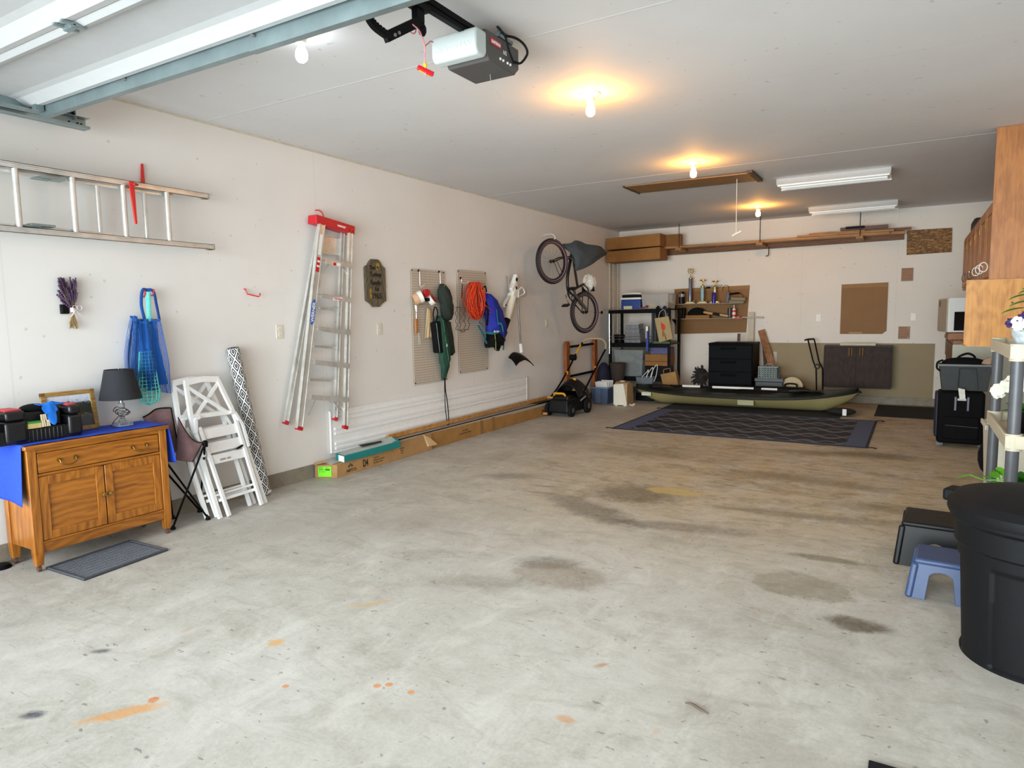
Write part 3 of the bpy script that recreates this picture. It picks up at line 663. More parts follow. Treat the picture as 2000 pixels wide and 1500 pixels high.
# camp chair
cc = thing('camping_chair', 'mauve-brown folding camp chair with black tube legs half folded beside the dresser', 'chair', (-4.1, 2.62, 0))
mv = M('mauve_canvas', '#7c5f60', .9, var=.1, vs=60); F = [(-4.005, 2.462, .012), (-3.99, 2.700, .012), (-4.205, 2.787, .012), (-4.225, 2.60, .012)]
U = [(-4.13, 2.52, .42), (-3.97, 2.70, .522), (-4.22, 2.70, .46), (-4.235, 2.50, .44)]
for i, j in ((0, 1), (1, 0), (1, 2), (2, 1), (3, 0), (2, 3)):
    G().cyl(F[i], U[j], .0065, n=10).build('leg', black_metal, cc, smooth=True)
g = G()
for f in F: g.lathe([(.016, 0), (.018, .006), (.010, .024), (.001, .026)], (f[0], f[1], 0), n=14)
g.build('foot', black_plastic, cc, smooth=True)
G().ell((-3.97, 2.70, .525), (.016, .02, .016), 10).box(-3.983, -3.957, 2.688, 2.713, .495, .525).build('corner_joint', black_plastic, cc, bevel=.003)
def sling(u, v):
    a = V((-4.04, 2.575, .705)).lerp(V((-3.975, 2.695, .525)), u); b_ = V((-4.04, 2.54, .43)).lerp(V((-3.995, 2.625, .405)), u)
    p = a.lerp(b_, v); p.x += .03 * math.sin(PI * u) * math.sin(PI * v) - .01; p.z += -.055 * math.sin(PI * u) * (1 - v)
    return p
G().grid(sling, 14, 10).build('seat_fabric', mv, cc, solid=.004, smooth=True)
G().tube([sling(i / 14, 0) for i in range(15)] + [sling(1, j / 8) for j in range(1, 9)], .004, n=6).build('piping', black_cloth, cc)
def back(u, v):
    a = V((-4.23, 2.45, .71)).lerp(V((-4.18, 2.61, .755)), u); b_ = V((-4.23, 2.52, .47)).lerp(V((-4.15, 2.645, .45)), u)
    p = a.lerp(b_, v); p.x += .012 * math.sin(9 * u + 3 * v); p.z += .02 * math.sin(PI * u) * (1 - v); return p
G().grid(back, 12, 8).build('back_fabric', mv, cc, solid=.004, smooth=True)
G().tube([back(i / 12, 0) for i in range(13)] + [back(1, j / 8) for j in range(1, 9)], .005, n=6).build('piping', black_cloth, cc)
# rolled rug
m_, n_, b_s = base('diamond_weave'); t_ = n_.nodes.new('ShaderNodeTexCoord'); s_ = n_.nodes.new('ShaderNodeSeparateXYZ'); n_.links.new(t_.outputs['Object'], s_.inputs[0])
an = math_(n_, 'MULTIPLY', math_(n_, 'ARCTAN2', s_.outputs[1], s_.outputs[0]), 5 / (2 * PI)); hh = math_(n_, 'MULTIPLY', s_.outputs[2], 9.5)
da = math_(n_, 'MULTIPLY', math_(n_, 'PINGPONG', an, .5), 2); dh = math_(n_, 'MULTIPLY', math_(n_, 'PINGPONG', hh, .5), 2)
dd = math_(n_, 'ADD', da, dh); rg = math_(n_, 'FRACT', math_(n_, 'MULTIPLY', math_(n_, 'ABSOLUTE', math_(n_, 'SUBTRACT', dd, 1)), 2.2))
n_.links.new(ramp(n_, rg, [(.36, '#e8e8e6'), (.40, '#1b1c20')]), b_s.inputs['Base Color']); b_s.inputs['Roughness'].default_value = .8
rr = thing('rolled_rug', 'rolled black and white diamond-pattern outdoor rug standing against the left wall', 'rug', (-4.18, 3.31, .012), (0, 0, 0))
ax = V((-.03, -.185, 1.12)).normalized(); q = V((0, 0, 1)).rotation_difference(ax); rr.rotation_euler = q.to_euler(); WM[rr.name] = Matrix.Translation(rr.location) @ q.to_matrix().to_4x4()
G().lathe([(.001, 0), (.046, 0), (.047, .01), (.047, 1.12), (.042, 1.125), (.001, 1.122)], n=36).build('roll', m_, rr, local=True, smooth=True)
g = G(); g.tube([((.046 - .0012 * i) * math.cos(i * .35), (.046 - .0012 * i) * math.sin(i * .35), 1.127) for i in range(34)], .0014, n=4); g.build('spiral_end', M('dark_grey', '#33343a', .8, var=0), rr, local=True)
g = G()
for k in range(12): g.tube(curve([(.046, .008, .02 + .0 * k), (.05, .012 + .004 * (k - 6), -.002 + .002 * k), (.045 + .004 * (k % 3), .02 * (k - 6) / 6, .004)], 3), .0012, n=4)
g.build('fringe', paper, rr, local=True)

# ------------------------------------------------------------------ things hanging on the left wall
# extension ladder
el = thing('extension_ladder', 'aluminium extension ladder hung level on the left wall above the dresser', 'ladder', (-4.15, 1.6, 1.8))
for z0, z1, x0, x1, ya, yb in ((2.146, 2.18, -4.165, -4.14, .35, 2.955), (1.808, 1.842, -4.165, -4.14, .35, 2.975)):
    g = G().box(x0, x0 + .003, ya, yb, z0, z1).box(x0, x1, ya, yb, z0, z0 + .003).box(x0, x1, ya, yb, z1 - .003, z1); g.box(x1 - .003, x1, ya, yb, z0, z0 + .008); g.box(x1 - .003, x1, ya, yb, z1 - .008, z1); g.box(x0 + .003, x1 - .008, ya, yb, z0 + .003, z1 - .003)
    g.build('side_rail', alu, el)
for z0, z1, ya, yb in ((2.128, 2.158, .20, 2.72), (1.83, 1.858, .20, 2.33)):
    G().box(-4.205, -4.175, ya, yb, z0, z1).build('fly_rail', alu, el)
for y in (.662, .949, 1.236, 1.523, 1.81, 2.095, 2.384, 2.663): G().cyl((-4.15, y, 1.84), (-4.15, y, 2.148), .0155, n=14).build('rung', alu, el, smooth=True)
for y in (.5, .79, 1.08, 1.38, 2.25, 2.536): G().cyl((-4.188, y, 1.845), (-4.188, y, 2.14), .0135, n=14).build('rung', alu, el, smooth=True)
for z, y in ((2.163, 2.955), (1.825, 2.975)): G().box(-4.17, -4.137, y - .002, y + .008, z - .020, z + .020).box(-4.16, -4.14, y - .05, y - .01, z - .024, z - .017).build('end_cap', M('worn_cap', '#8c8779', .6, .3, var=.2), el, bevel=.002)
for z, y in ((2.125, 2.0), (1.862, 1.93)): G().box(-4.20, -4.13, y - .07, y + .05, z - .008, z + .004).box(-4.19, -4.14, y - .10, y - .02, z - .014, z - .007).build('rail_guide', galv, el)
g = G(); X = -4.225
def leaf(p): 
    g.prism(p, (XL + .006, 0, 0), (0, 1, 0), (0, 0, 1), (.006, 0, 0))
g = G().hexa([V((-4.262, 2.560, 2.165)), V((-4.262, 2.590, 2.165)), V((-4.252, 2.590, 2.165)), V((-4.252, 2.560, 2.165)), V((-4.262, 2.572, 2.325)), V((-4.262, 2.586, 2.325)), V((-4.252, 2.586, 2.325)), V((-4.252, 2.572, 2.325))])
g.bar((-4.256, 2.575, 2.185), (-4.118, 2.425, 2.158), .03, .012, up=(0, 0, 1)).bar((-4.118, 2.42, 2.172), (-4.118, 2.43, 1.92), .032, .012, up=(1, 0, 0), w1=.014)
one(g, 'ladder_bracket', red_vinyl, 'red metal bracket holding up the extension ladder', 'bracket', bevel=.003)
# lavender
lv = thing('lavender_bunch', 'dried lavender bunch tied with white ribbon hung upside up on the left wall', 'dried flowers', (XL + .03, 2.07, 1.29))
g = G(); g2 = G(); sm_ = M('lavender_stem', '#a58c62', .8, var=.2); bu = M('lavender_bud', '#4b3550', .85, var=.35, vs=40)
for k in range(90):
    a = random.uniform(-1, 1); b = random.uniform(0, 1); top = V((XL + .012 + .03 * b, 2.075 + .05 * a - .01, 1.545 + random.uniform(-.10, .04))); tie = V((XL + .025, 2.09 + .006 * a, 1.40)); bot = V((XL + .02 + .012 * b, 2.088 - .028 * a, 1.29 + random.uniform(-.005, .03)))
    g.tube([top, top.lerp(tie, .5), tie, bot], .0011, n=4)
    d_ = (top - tie).normalized()
    for j in range(5): g2.ell(top - d_ * (.012 * j), (.0055, .0055, .007), 5, k=4)
g.build('stem_bundle', sm_, lv); g2.build('flower_heads', bu, lv)
g = G().cyl((XL + .026, 2.088, 1.385), (XL + .026, 2.088, 1.41), .013, n=14)
for s in (-1, 1): g.tube(arc((XL + .035, 2.10 + .012 * s + .01, 1.41), .014, 0, 2 * PI, 10, (0, 1, 0), (0, 0, 1)), .0035, n=5, flat=.4); g.tube(curve([(XL + .035, 2.10, 1.40), (XL + .04, 2.10 + .02 * s, 1.37), (XL + .035, 2.105 + .035 * s, 1.36)], 3), .004, n=5, flat=.3)
g.build('ribbon', M('pale_ribbon', '#ded2d8', .7, var=.05), lv, smooth=True)
one(G().box(XL + .001, XL + .022, 2.03, 2.072, 1.375, 1.43).box(XL + .022, XL + .028, 2.033, 2.069, 1.378, 1.427), 'wall_clip', black_plastic, 'black clip on the wall beside the dried lavender bunch', 'clip', bevel=.002)
# hooks and mesh bags
def jhook(name, pts, mat, label, r=.005):
    return one(G().tube(curve(pts, 6), r, n=8), name, mat, label, 'hook', smooth=True)
x = XL
hk = thing('double_hook', 'red double wall hook holding the blue mesh bag', 'hook', (x, 2.545, 1.53))
for y, z in ((2.515, 1.52), (2.575, 1.53)):
    G().tube(curve([(x, y, z - .035), (x + .03, y, z - .04), (x + .055, y - .004, z - .03), (x + .062, y - .006, z)], 6), .0045, n=8).build('prong', red_vinyl, hk, smooth=True)
one(G().tube([V(p) for p in [(x + .001, 3.30, 1.553), (x + .012, 3.302, 1.548), (x + .02, 3.312, 1.515), (x + .05, 3.39, 1.495), (x + .052, 3.398, 1.51), (x + .052, 3.40, 1.523)]], .005, n=8), 'wall_hook', red_vinyl, 'empty red hook on the left wall above the rolled rug', 'hook', smooth=True)
mb = thing('mesh_bag', 'royal blue open mesh beach bag hanging from the red double hook', 'bag', (x + .05, 2.5, .86))
bm1 = M('blue_mesh', '#1b5fb0', .7, var=.1)
YC = 2.505
def shell(side):
    def f(u, v):
        top, bot = 1.335, .885 - .07 * (u - .5)
        z = top + (bot - top) * v
        wdt = .085 + .045 * v if v < .6 else .112 - .01 * (v - .6)
        y = YC - .005 + (u - .5) * 2 * (wdt + .02 * v) - .012 * math.sin(v * 2.4)
        fold = .018 * math.cos(u * 13) * (.4 + .6 * v)
        return (XL + .055 + side * (.018 + .02 * math.sin(PI * v)) + fold, y + .006 * math.sin(u * 22), z + (.02 if u < .12 else 0) * (1 - v) - .02 * (1 - v) * math.sin(PI * u))
    return f
for s in (-1, 1): G().grid(shell(s), 36, 66).build('mesh_side', bm1, mb, wire=.0034)
G().grid(lambda u, v: (XL + .062 + .012 * math.sin(u * 14), YC - .06 + u * (.10 + .05 * v) + .02 * v, 1.34 - v * .43), 12, 12).build('inner_fold', M('blue_fold', '#0e55a6', .8, var=.2, vs=30), mb, solid=.004, smooth=True)
g = G().tube(curve([(x + .05, 2.50, 1.34), (x + .05, 2.487, 1.43), (x + .055, 2.497, 1.517), (x + .05, 2.53, 1.524), (x + .055, 2.57, 1.515), (x + .05, 2.587, 1.43), (x + .05, 2.60, 1.335)], 6), .011, n=8, flat=.35, up=(1, 0, 0)); g.build('handle', M('blue_strap', '#164f9e', .8, var=.1), mb, smooth=True)
g = G().tube([V(shell(1)(i / 16, 0)) for i in range(17)], .008, n=6).tube([V(shell(-1)(i / 16, 0)) for i in range(17)], .008, n=6); g.build('rim_binding', MATS['blue_strap'], mb, smooth=True)
tbg = thing('net_bag', 'turquoise crochet net bag hanging inside the blue mesh bag', 'bag', (x + .05, 2.5, .8))
tq = M('turquoise_yarn', '#6fd8ce', .8, var=.15, vs=60)
def net(u, v):
    a = 2 * PI * u; z = 1.13 - .345 * v; r = .078 * math.sqrt(max(.0, 1 - max(0, (v - .72) / .28) ** 2)) * (.55 + .5 * v)
    return (XL + .06 + .42 * r * math.cos(a), 2.492 + r * math.sin(a), z)
G().grid(net, 14, 15, loop=True).build('net', tq, tbg, wire=.0085)
G().tube(curve([(x + .06, 2.52, 1.18), (x + .058, 2.53, 1.35), (x + .06, 2.535, 1.51)], 6), .013, n=8, flat=.5).tube(curve([(x + .055, 2.50, 1.15), (x + .056, 2.52, 1.35), (x + .058, 2.522, 1.51)], 6), .008, n=8, flat=.5).build('strap', tq, tbg, smooth=True)

def outlet(o, ey, n, label, name='wall_outlet', slots=True, wdt=.066, hgt=.108):
    o = V(o); ey = V(ey); n = V(n); t = thing(name, label, 'outlet', tuple(o))
    P = lambda a, b, c: o + ey * a + V((0, 0, b)) + n * c
    def bx(g, a0, a1, b0, b1, c0, c1): g.hexa([P(a0, b0, c0), P(a1, b0, c0), P(a1, b1, c0), P(a0, b1, c0), P(a0, b0, c1), P(a1, b0, c1), P(a1, b1, c1), P(a0, b1, c1)])
    g = G(); bx(g, -wdt / 2, wdt / 2, -hgt / 2, hgt / 2, .0, .006); g.build('cover_plate', ivory, t, bevel=.002)
    for s in (-.021, .021):
        r = G().lathe([(.0165, .006), (.0165, .0085), (.001, .0085)], o + V((0, 0, s)), n, 20).build('receptacle', white_plastic, t)
        g = G(); bx(g, -.007, -.0045, s - .004, s + .005, .0085, .0088); bx(g, .0045, .007, s - .004, s + .005, .0085, .0088); bx(g, -.002, .002, s - .011, s - .007, .0085, .0088); g.build('slots', ink, r)
    return t
outlet((XL, 3.605, 1.227), (0, 1, 0), (1, 0, 0), 'ivory outlet on the left wall between the rolled rug and the stepladder')
outlet((XL, 4.76, 1.22), (0, 1, 0), (1, 0, 0), 'ivory outlet on the left wall below the wooden plaque')
outlet((XL, 8.105, 1.213), (0, 1, 0), (1, 0, 0), 'ivory outlet on the left wall below and left of the bicycle')
outlet((XL, 2.455, 1.225), (0, 1, 0), (1, 0, 0), 'ivory outlet mostly hidden behind the blue mesh bag')
outlet((-1.176, YB, 1.22), (1, 0, 0), (0, -1, 0), 'ivory outlet on the back wall left of the brown board')
outlet((.015, YB, 1.218), (1, 0, 0), (0, -1, 0), 'ivory outlet on the back wall right of the brown board')

# stepladder
sl = thing('stepladder', 'aluminium stepladder with red feet and red top hung on the left wall', 'ladder', (-4.2, 4.0, .4))
xf, xr_ = XL + .11, XL + .05
Lt, Lb, Rt, Rb = V((xf, 3.992, 2.093)), V((xf, 3.657, .461)), V((xf, 4.316, 2.072)), V((xf, 4.160, .393))
def railbar(name, a, b, w_=.046, t_=.022): 
    g = G(); g.bar(a, b, w_, t_, up=(1, 0, 0)); n = (b - a).normalized()
    off = V((t_ / 2 + .001, 0, 0)); s = n.cross(V((1, 0, 0))).normalized()
    for k in (-.4, .4): g.bar(a + off + s * w_ * k, b + off + s * w_ * k, .006, .006, up=(1, 0, 0))
    return g.build(name, alu, sl)
lr = railbar('front_rail', Lt, Lb, .066); railbar('front_rail', Rt, Rb, .045)
A, B_, C_, D_ = V((xr_, 4.03, 2.09)), V((xr_, 3.58, .515)), V((xr_, 4.285, 2.07)), V((xr_, 4.105, .47))
railbar('rear_rail', A, B_, .046, .018); railbar('rear_rail', C_, D_, .042, .018)
for a, b, f in (((3.992, 1.809), (4.300, 1.785), 1), ((3.931, 1.529), (4.265, 1.493), 1), ((3.876, 1.264), (4.231, 1.218), 1), ((3.822, .993), (4.209, .933), 1), ((3.773, .715), (4.174, .644), 1)):
    g = G(); p0, p1 = V((xf - .012, a[0], a[1])), V((xf - .012, b[0], b[1])); g.bar(p0, p1, .006, .085, up=(1, 0, 0)).bar(p0 + V((.04, 0, -.018)), p1 + V((.04, 0, -.018)), .04, .004, up=(1, 0, 0)); g.build('step', alu, sl)
for (a, b) in (((3.985, 1.41), (4.245, 1.393)), ((3.90, 1.101), (4.186, 1.07)), ((3.84, .83), (4.15, .79))):
    G().bar(V((xr_, *a)), V((xr_, *b)), .02, .02, up=(1, 0, 0)).build('rear_bar', alu, sl)
G().box(xr_ - .01, xr_ - .006, 4.03, 4.29, 1.86, 2.0).build('rear_plate', alu, sl)
for a, b in (((3.985, 1.70), (4.07, 1.785)), ((4.29, 1.66), (4.20, 1.775)), ((3.76, .55), (3.86, .69)), ((4.165, .52), (4.06, .665)), ((4.12, .53), (4.02, .66))):
    G().bar(V((xf - .005, *a)), V((xf - .005, *b)), .012, .004, up=(1, 0, 0)).build('brace', alu, sl)
G().bar((xf - .01, 3.945, 1.60), (xf - .01, 3.885, 1.49), .014, .005, up=(1, 0, 0)).bar((xf - .02, 3.955, 1.64), (xf - .01, 3.94, 1.60), .03, .01, up=(1, 0, 0)).build('spreader', alu, sl)
tp = G().bar((XL + .075, 3.925, 2.125), (XL + .075, 4.36, 2.075), .07, .10, up=(1, 0, 0)).build('top_cap', red_plastic, sl, bevel=.006)
tv = V((0, .435, -.05)).normalized(); uv = V((0, .05, .435)).normalized()
text('lettering', 'werner', paper, tp, (XL + .1265, 4.20, 2.083), tv, uv, .032, bold=.0006)
for p, w_ in ((Lb, .058), (Rb, .05), (B_, .04), (D_, .04)): G().bar(p + V((0, -w_ / 2, .008)), p + V((0, w_ / 2, -.012)), .03, .03, up=(1, 0, 0)).build('foot', red_plastic, sl, bevel=.003)
dn = (Lb - Lt).normalized()
def lab(nm, v0, v1, w_, mat_, o=.0135, par=None): 
    a = Lt + dn * v0 + V((o, 0, 0)); b = Lt + dn * v1 + V((o, 0, 0)); return G().bar(a, b, w_, .001, up=(1, 0, 0)).build(nm, mat_, par or sl)
lab('instruction_label', .09, .26, .034, paper); lab('warning_label', .28, .40, .032, red_plastic)
w2 = lab('warning_label', .305, .322, .026, paper, .0145)
lab('warning_label', .345, .36, .026, paper, .0145)
g = G(); cxx = Lt + dn * .73 + V((.0145, 0, 0)); pr = dn.cross(V((1, 0, 0))).normalized()
bdg = G().prism([(.105 * math.cos(t), .0235 * math.sin(t)) for t in [2 * PI * i / 28 for i in range(28)]], cxx, dn, pr, (.001, 0, 0)).build('oval_badge', M('badge_blue', '#2c62b5', .4, var=0), sl)
text('lettering', 'WERNER', paper, bdg, tuple(cxx + V((.0025, 0, 0)) + pr * -.0135 * (1 if pr.y < 0 else -1)), dn if False else -dn, V((0, -1, 0)) if False else pr * (1 if pr.y > 0 else 1), .04, bold=.0006)
G().box(xf + .031, xf + .032, 4.07, 4.155, 1.758, 1.785).build('warning_label', paper, sl); G().box(xf + .032, xf + .033, 4.07, 4.105, 1.76, 1.784).build('warning_label', red_plastic, sl)
sb = G().box(xf + .031, xf + .032, 4.055, 4.16, 1.472, 1.497).build('step_label', paper, sl)
text('lettering', 'CAUTION', red_plastic, sb, (xf + .033, 4.107, 1.478), (0, 1, -.1), (0, .1, 1), .02, bold=.0003)
one(G().tube(curve([(XL + .0, 4.035, 2.215), (XL + .03, 4.045, 2.213), (XL + .045, 4.07, 2.19), (XL + .05, 4.085, 2.13), (XL + .052, 4.09, 2.128)], 6), .005, n=8), 'ladder_hook', red_vinyl, 'red hook the stepladder hangs from', 'hook', smooth=True)

# plaque
pq = thing('wooden_plaque', 'weathered dark wood plaque with black hand lettering on the left wall', 'sign', (XL, 4.71, 1.42))
pw_ = wood('weathered_wood', '#6e6450', '#3f372a', 'z', .7, 1.4)
yc, hw = 4.712, .137
half = [(0, 1.425), (.045, 1.425), (.07, 1.447), (.105, 1.468), (.135, 1.478), (.137, 1.50), (.137, 1.775), (.130, 1.79), (.10, 1.80), (.07, 1.84), (.045, 1.858), (0, 1.858)]
poly = [(yc + a, b) for a, b in half] + [(yc - a, b) for a, b in half[::-1][1:-1]]
G().prism(poly, (XL + .001, 0, 0), (0, 1, 0), (0, 0, 1), (.022, 0, 0)).build('board', pw_, pq, bevel=.005)
mo = M('yellow_lichen', '#a3862f', .8, var=.2)
g = G()
for y, z, a, b in ((4.745, 1.80, .022, .028), (4.735, 1.775, .014, .02), (4.635, 1.56, .012, .03), (4.64, 1.52, .015, .02)):
    g.prism([(a * math.cos(t) * (1 + .2 * math.sin(3 * t)), b * math.sin(t) * (1 + .2 * math.cos(5 * t))) for t in [2 * PI * i / 18 for i in range(18)]], (XL + .0235, y, z), (0, 1, 0), (0, 0, 1), (.0012, 0, 0))
g.build('paint_patch', mo, pq)
for s, z, y, sz in (('The', 1.765, 4.665, .05), ('Torrey', 1.70, 4.71, .058), ('Family', 1.625, 4.71, .06), ('Est', 1.57, 4.72, .05), ('1965', 1.50, 4.715, .072)):
    text('lettering', s, ink, pq, (XL + .0245, y, z), (0, 1, 0), (0, 0, 1), sz, bold=.0014, sx=.95)

# pegboards
pgm, n_, b_s = base('pegboard'); t_ = n_.nodes.new('ShaderNodeTexCoord'); vm = n_.nodes.new('ShaderNodeVectorMath'); vm.operation = 'SCALE'; vm.inputs[3].default_value = 1 / .0254
n_.links.new(t_.outputs['Object'], vm.inputs[0]); fr_ = n_.nodes.new('ShaderNodeVectorMath'); fr_.operation = 'FRACTION'; n_.links.new(vm.outputs[0], fr_.inputs[0]); s_ = n_.nodes.new('ShaderNodeSeparateXYZ'); n_.links.new(fr_.outputs[0], s_.inputs[0])
aa = math_(n_, 'POWER', math_(n_, 'SUBTRACT', s_.outputs[1], .5), 2); bb = math_(n_, 'POWER', math_(n_, 'SUBTRACT', s_.outputs[2], .5), 2); ds = math_(n_, 'SQRT', math_(n_, 'ADD', aa, bb))
n_.links.new(ramp(n_, ds, [(.15, '#4a4239'), (.2, '#c3b7a8')]), b_s.inputs['Base Color']); b_s.inputs['Roughness'].default_value = .6
for y0, y1, z0, z1, lb_ in ((5.23, 5.78, .65, 1.80, 'tan pegboard panel hung with tape rolls and green bags, the left of the two'), (6.015, 6.585, .70, 1.83, 'tan pegboard panel hung with orange cord and backpack, the right of the two')):
    pb = thing('pegboard', lb_, 'pegboard', (XL, (y0 + y1) / 2, z0))
    G().box(XL + .012, XL + .018, y0, y1, z0, z1).build('panel', pgm, pb)
    for y in (y0 + .012, y1 - .012): G().box(XL + .001, XL + .012, y - .008, y + .008, z0 + .01, z1 - .01).build('batten', M('batten', '#8a7a66', .8, var=.1), pb)
    for y in (y0 + .01, y1 - .02):
        for z in (z0 + .015, z1 - .015): G().ell((XL + .019, y, z), (.006, .008, .008), 8).build('fixing', black_plastic, pb)
PX = XL + .018
wire_m = M('hook_wire', '#d8d6d0', .35, .4, var=0)
def peghook(y, z, L, label, drop=.0, reach=.08):
    t = thing('pegboard_hook', label, 'hook', (PX, y, z - L))
    G().tube(curve([(PX + .002, y, z), (PX + .02, y, z - .01), (PX + .022, y, z - L * .5), (PX + .024, y, z - L), (PX + reach * .6, y, z - L - .01), (PX + reach, y, z - L + .012)], 6), .003, n=7).build('wire', wire_m, t, smooth=True)
    G().ell((PX + .008, y, z), (.01, .011, .013), 10).build('cap', black_plastic, t, smooth=True)
peghook(5.335, 1.785, .15, 'white wire hook on the left pegboard holding the leftmost tape roll')
peghook(5.675, 1.79, .155, 'white wire hook on the left pegboard above the green hood')
def tape(c, axis, ro, ri, w_, mo_, mi, label, face=None):
    t = thing('tape_roll', label, 'tape', tuple(c)); ax_ = V(axis).normalized()
    G().lathe([(ro, -w_ / 2), (ro, w_ / 2), (ri, w_ / 2), (ri, -w_ / 2)], c, ax_, 28, cap=False, closed=True).build('tape_body', mo_, t, smooth=True)
    G().lathe([(ri + .001, -w_ / 2 - .001), (ri + .001, w_ / 2 + .001), (ri - .004, w_ / 2 + .001), (ri - .004, -w_ / 2 - .001)], c, ax_, 28, cap=False, closed=True).build('core', mi, t, smooth=True)
    if face: G().lathe([(ro - .004, w_ / 2), (ro - .004, w_ / 2 + .0015), (ri + .004, w_ / 2 + .0015), (ri + .004, w_ / 2)], c, ax_, 28, cap=False, closed=True).build('label_ring', face, t)
tan = M('tan_tape', '#caa27e', .6, var=.05); rcore = M('tape_red', '#b83324', .5, var=.15, vs=60)
tape((PX + .055, 5.285, 1.52), (.55, .62, .35), .062, .038, .05, white_plastic, rcore, 'roll of white tape, front roll on the left pegboard')
tape((PX + .035, 5.243, 1.50), (.55, .62, .35), .060, .038, .05, tan, cardboard, 'roll of tan tape, leftmost on the left pegboard')
tape((PX + .06, 5.46, 1.50), (.75, .3, .5), .060, .03, .05, white_plastic, rcore, 'roll of white tape with red printed face on the left pegboard', rcore)
td = thing('tape_dispenser', 'red handheld tape dispenser between the two white tape rolls', 'tape dispenser', (PX + .06, 5.38, 1.5))
G().prism([(0, 0), (.05, .015), (.07, .06), (.03, .085), (-.02, .075), (-.03, .03)], (PX + .05, 5.36, 1.52), (0, 1, 0), (0, 0, 1), (.03, 0, 0)).build('dispenser_body', red_plastic, td, bevel=.006)
G().box(PX + .04, PX + .085, 5.355, 5.41, 1.48, 1.515).build('blade_guard', black_plastic, td, bevel=.006)
# serving fork with wooden handle
sf = thing('toasting_fork', 'long fork with a wooden handle hanging on the left pegboard', 'fork', (PX + .02, 5.26, 1.07))
g = G()
for s in (-.008, .008): g.tube([(PX + .02, 5.262 + s, 1.47), (PX + .02, 5.264 + s, 1.395), (PX + .02, 5.266, 1.35)], .003, n=6)
g.cyl((PX + .02, 5.266, 1.37), (PX + .02, 5.265, 1.31), .004, n=8).build('shank', chrome, sf, smooth=True)
G().bar((PX + .02, 5.262, 1.31), (PX + .02, 5.258, 1.165), .036, .018, up=(1, 0, 0)).build('handle', M('orange_wood', '#b4713a', .5, var=.12), sf, bevel=.006)
g = G()
for s in (-.010, .012): g.tube([(PX + .024, 5.275, 1.20), (PX + .024, 5.288, 1.16), (PX + .024, 5.295 + s, 1.10), (PX + .024, 5.30 + s, 1.05)], .0025, n=6)
g.build('tine_loop', wire_m, sf, smooth=True)
def cloth_sheet(pts, dx, fold, nu=16, nv=22, x=PX + .02):
    """quad given by 4 corners (tl,tr,br,bl) in (y,z) bulged out of the wall with folds"""
    tl, tr, br, bl = [V((0, a, b)) for a, b in pts]
    def f(u, v):
        p = tl.lerp(tr, u).lerp(bl.lerp(br, u), v); p.x = x + dx * math.sin(PI * u) ** .7 * (.35 + .65 * math.sin(PI * min(1, v + .15))) + fold * math.sin(u * 15 + 2.2 * v) * v; return p
    return f
ap = G().grid(cloth_sheet([(5.44, 1.42), (5.50, 1.40), (5.53, 1.12), (5.385, 1.105)], .01, .006), 10, 14)
one(ap, 'canvas_apron', M('cream_canvas', '#cdb68d', .9, var=.08, vs=50), 'cream canvas apron on the left pegboard behind the black case', 'apron', solid=.004, smooth=True)
bc = thing('black_case', 'narrow black instrument case with zip hanging on the left pegboard', 'bag', (PX + .05, 5.5, .95))
G().hexa([V((PX + .03, 5.50, .955)), V((PX + .10, 5.50, .955)), V((PX + .10, 5.60, .95)), V((PX + .03, 5.60, .95)), V((PX + .03, 5.46, 1.27)), V((PX + .10, 5.46, 1.27)), V((PX + .10, 5.56, 1.285)), V((PX + .03, 5.56, 1.285))]).build('case_body', black_cloth, bc, bevel=.016, seg=3)
G().tube(curve([(PX + .07, 5.485, 1.275), (PX + .07, 5.475, 1.36), (PX + .07, 5.51, 1.425), (PX + .07, 5.55, 1.37), (PX + .07, 5.52, 1.275)], 6), .006, n=8).build('carry_handle', black_cloth, bc, smooth=True)
G().tube([(PX + .102, 5.48 + .045 * k / 10, 1.26 - .03 * k) for k in range(11)], .0022, n=5).build('zip', galv, bc)
def blob(rings, n=20, x0=PX + .02):
    """rings: (z, yc, half width, depth)"""
    g = G(); R = []
    for z, yc_, hw_, dp in rings:
        R.append([g._v(V((x0 + dp * (.5 + .5 * math.cos(2 * PI * i / n)) * (1 + .13 * math.sin(5 * 2 * PI * i / n + z * 30)), yc_ + hw_ * math.sin(2 * PI * i / n), z + .006 * math.sin(i * 1.7)))) for i in range(n)])
    g.skin(R); return g
gdk = M('dark_green_cloth', '#1f4637', .85, var=.22, vs=14); gdk2 = M('olive_black_cloth', '#25302a', .85, var=.3, vs=14)
gb = thing('green_chair_bag', 'long dark green carry bag with strap hanging on the left pegboard', 'bag', (PX + .06, 5.65, .67))
blob([(1.33, 5.60, .03, .05), (1.28, 5.60, .065, .08), (1.15, 5.625, .085, .09), (1.0, 5.65, .085, .09), (.87, 5.66, .085, .085), (.80, 5.67, .06, .07), (.70, 5.655, .03, .05), (.665, 5.652, .01, .03)]).build('bag_body', gdk, gb, smooth=True, ang=80)
G().tube([V((PX + .115, 5.575 + .012 * k, 1.29 - .06 * k)) for k in range(8)], .003, n=5).build('seam', M('green_seam', '#3a7a5f', .7, var=0), gb)
G().box(PX + .113, PX + .117, 5.625, 5.64, 1.015, 1.045).build('tag', paper, gb)
g = G().tube(curve([(PX + .06, 5.652, .69), (PX + .055, 5.655, .55), (PX + .055, 5.66, .35), (PX + .06, 5.685, .185), (PX + .06, 5.705, .22), (PX + .055, 5.70, .4), (PX + .055, 5.67, .55), (PX + .06, 5.66, .69)], 8), .007, n=6, flat=.35, up=(1, 0, 0)); g.build('strap', black_cloth, gb, smooth=True)
G().tube(curve([(PX + .10, 5.57, 1.31), (PX + .11, 5.54, 1.42), (PX + .10, 5.56, 1.54)], 6), .003, n=5).build('drawcord', gdk2, gb)
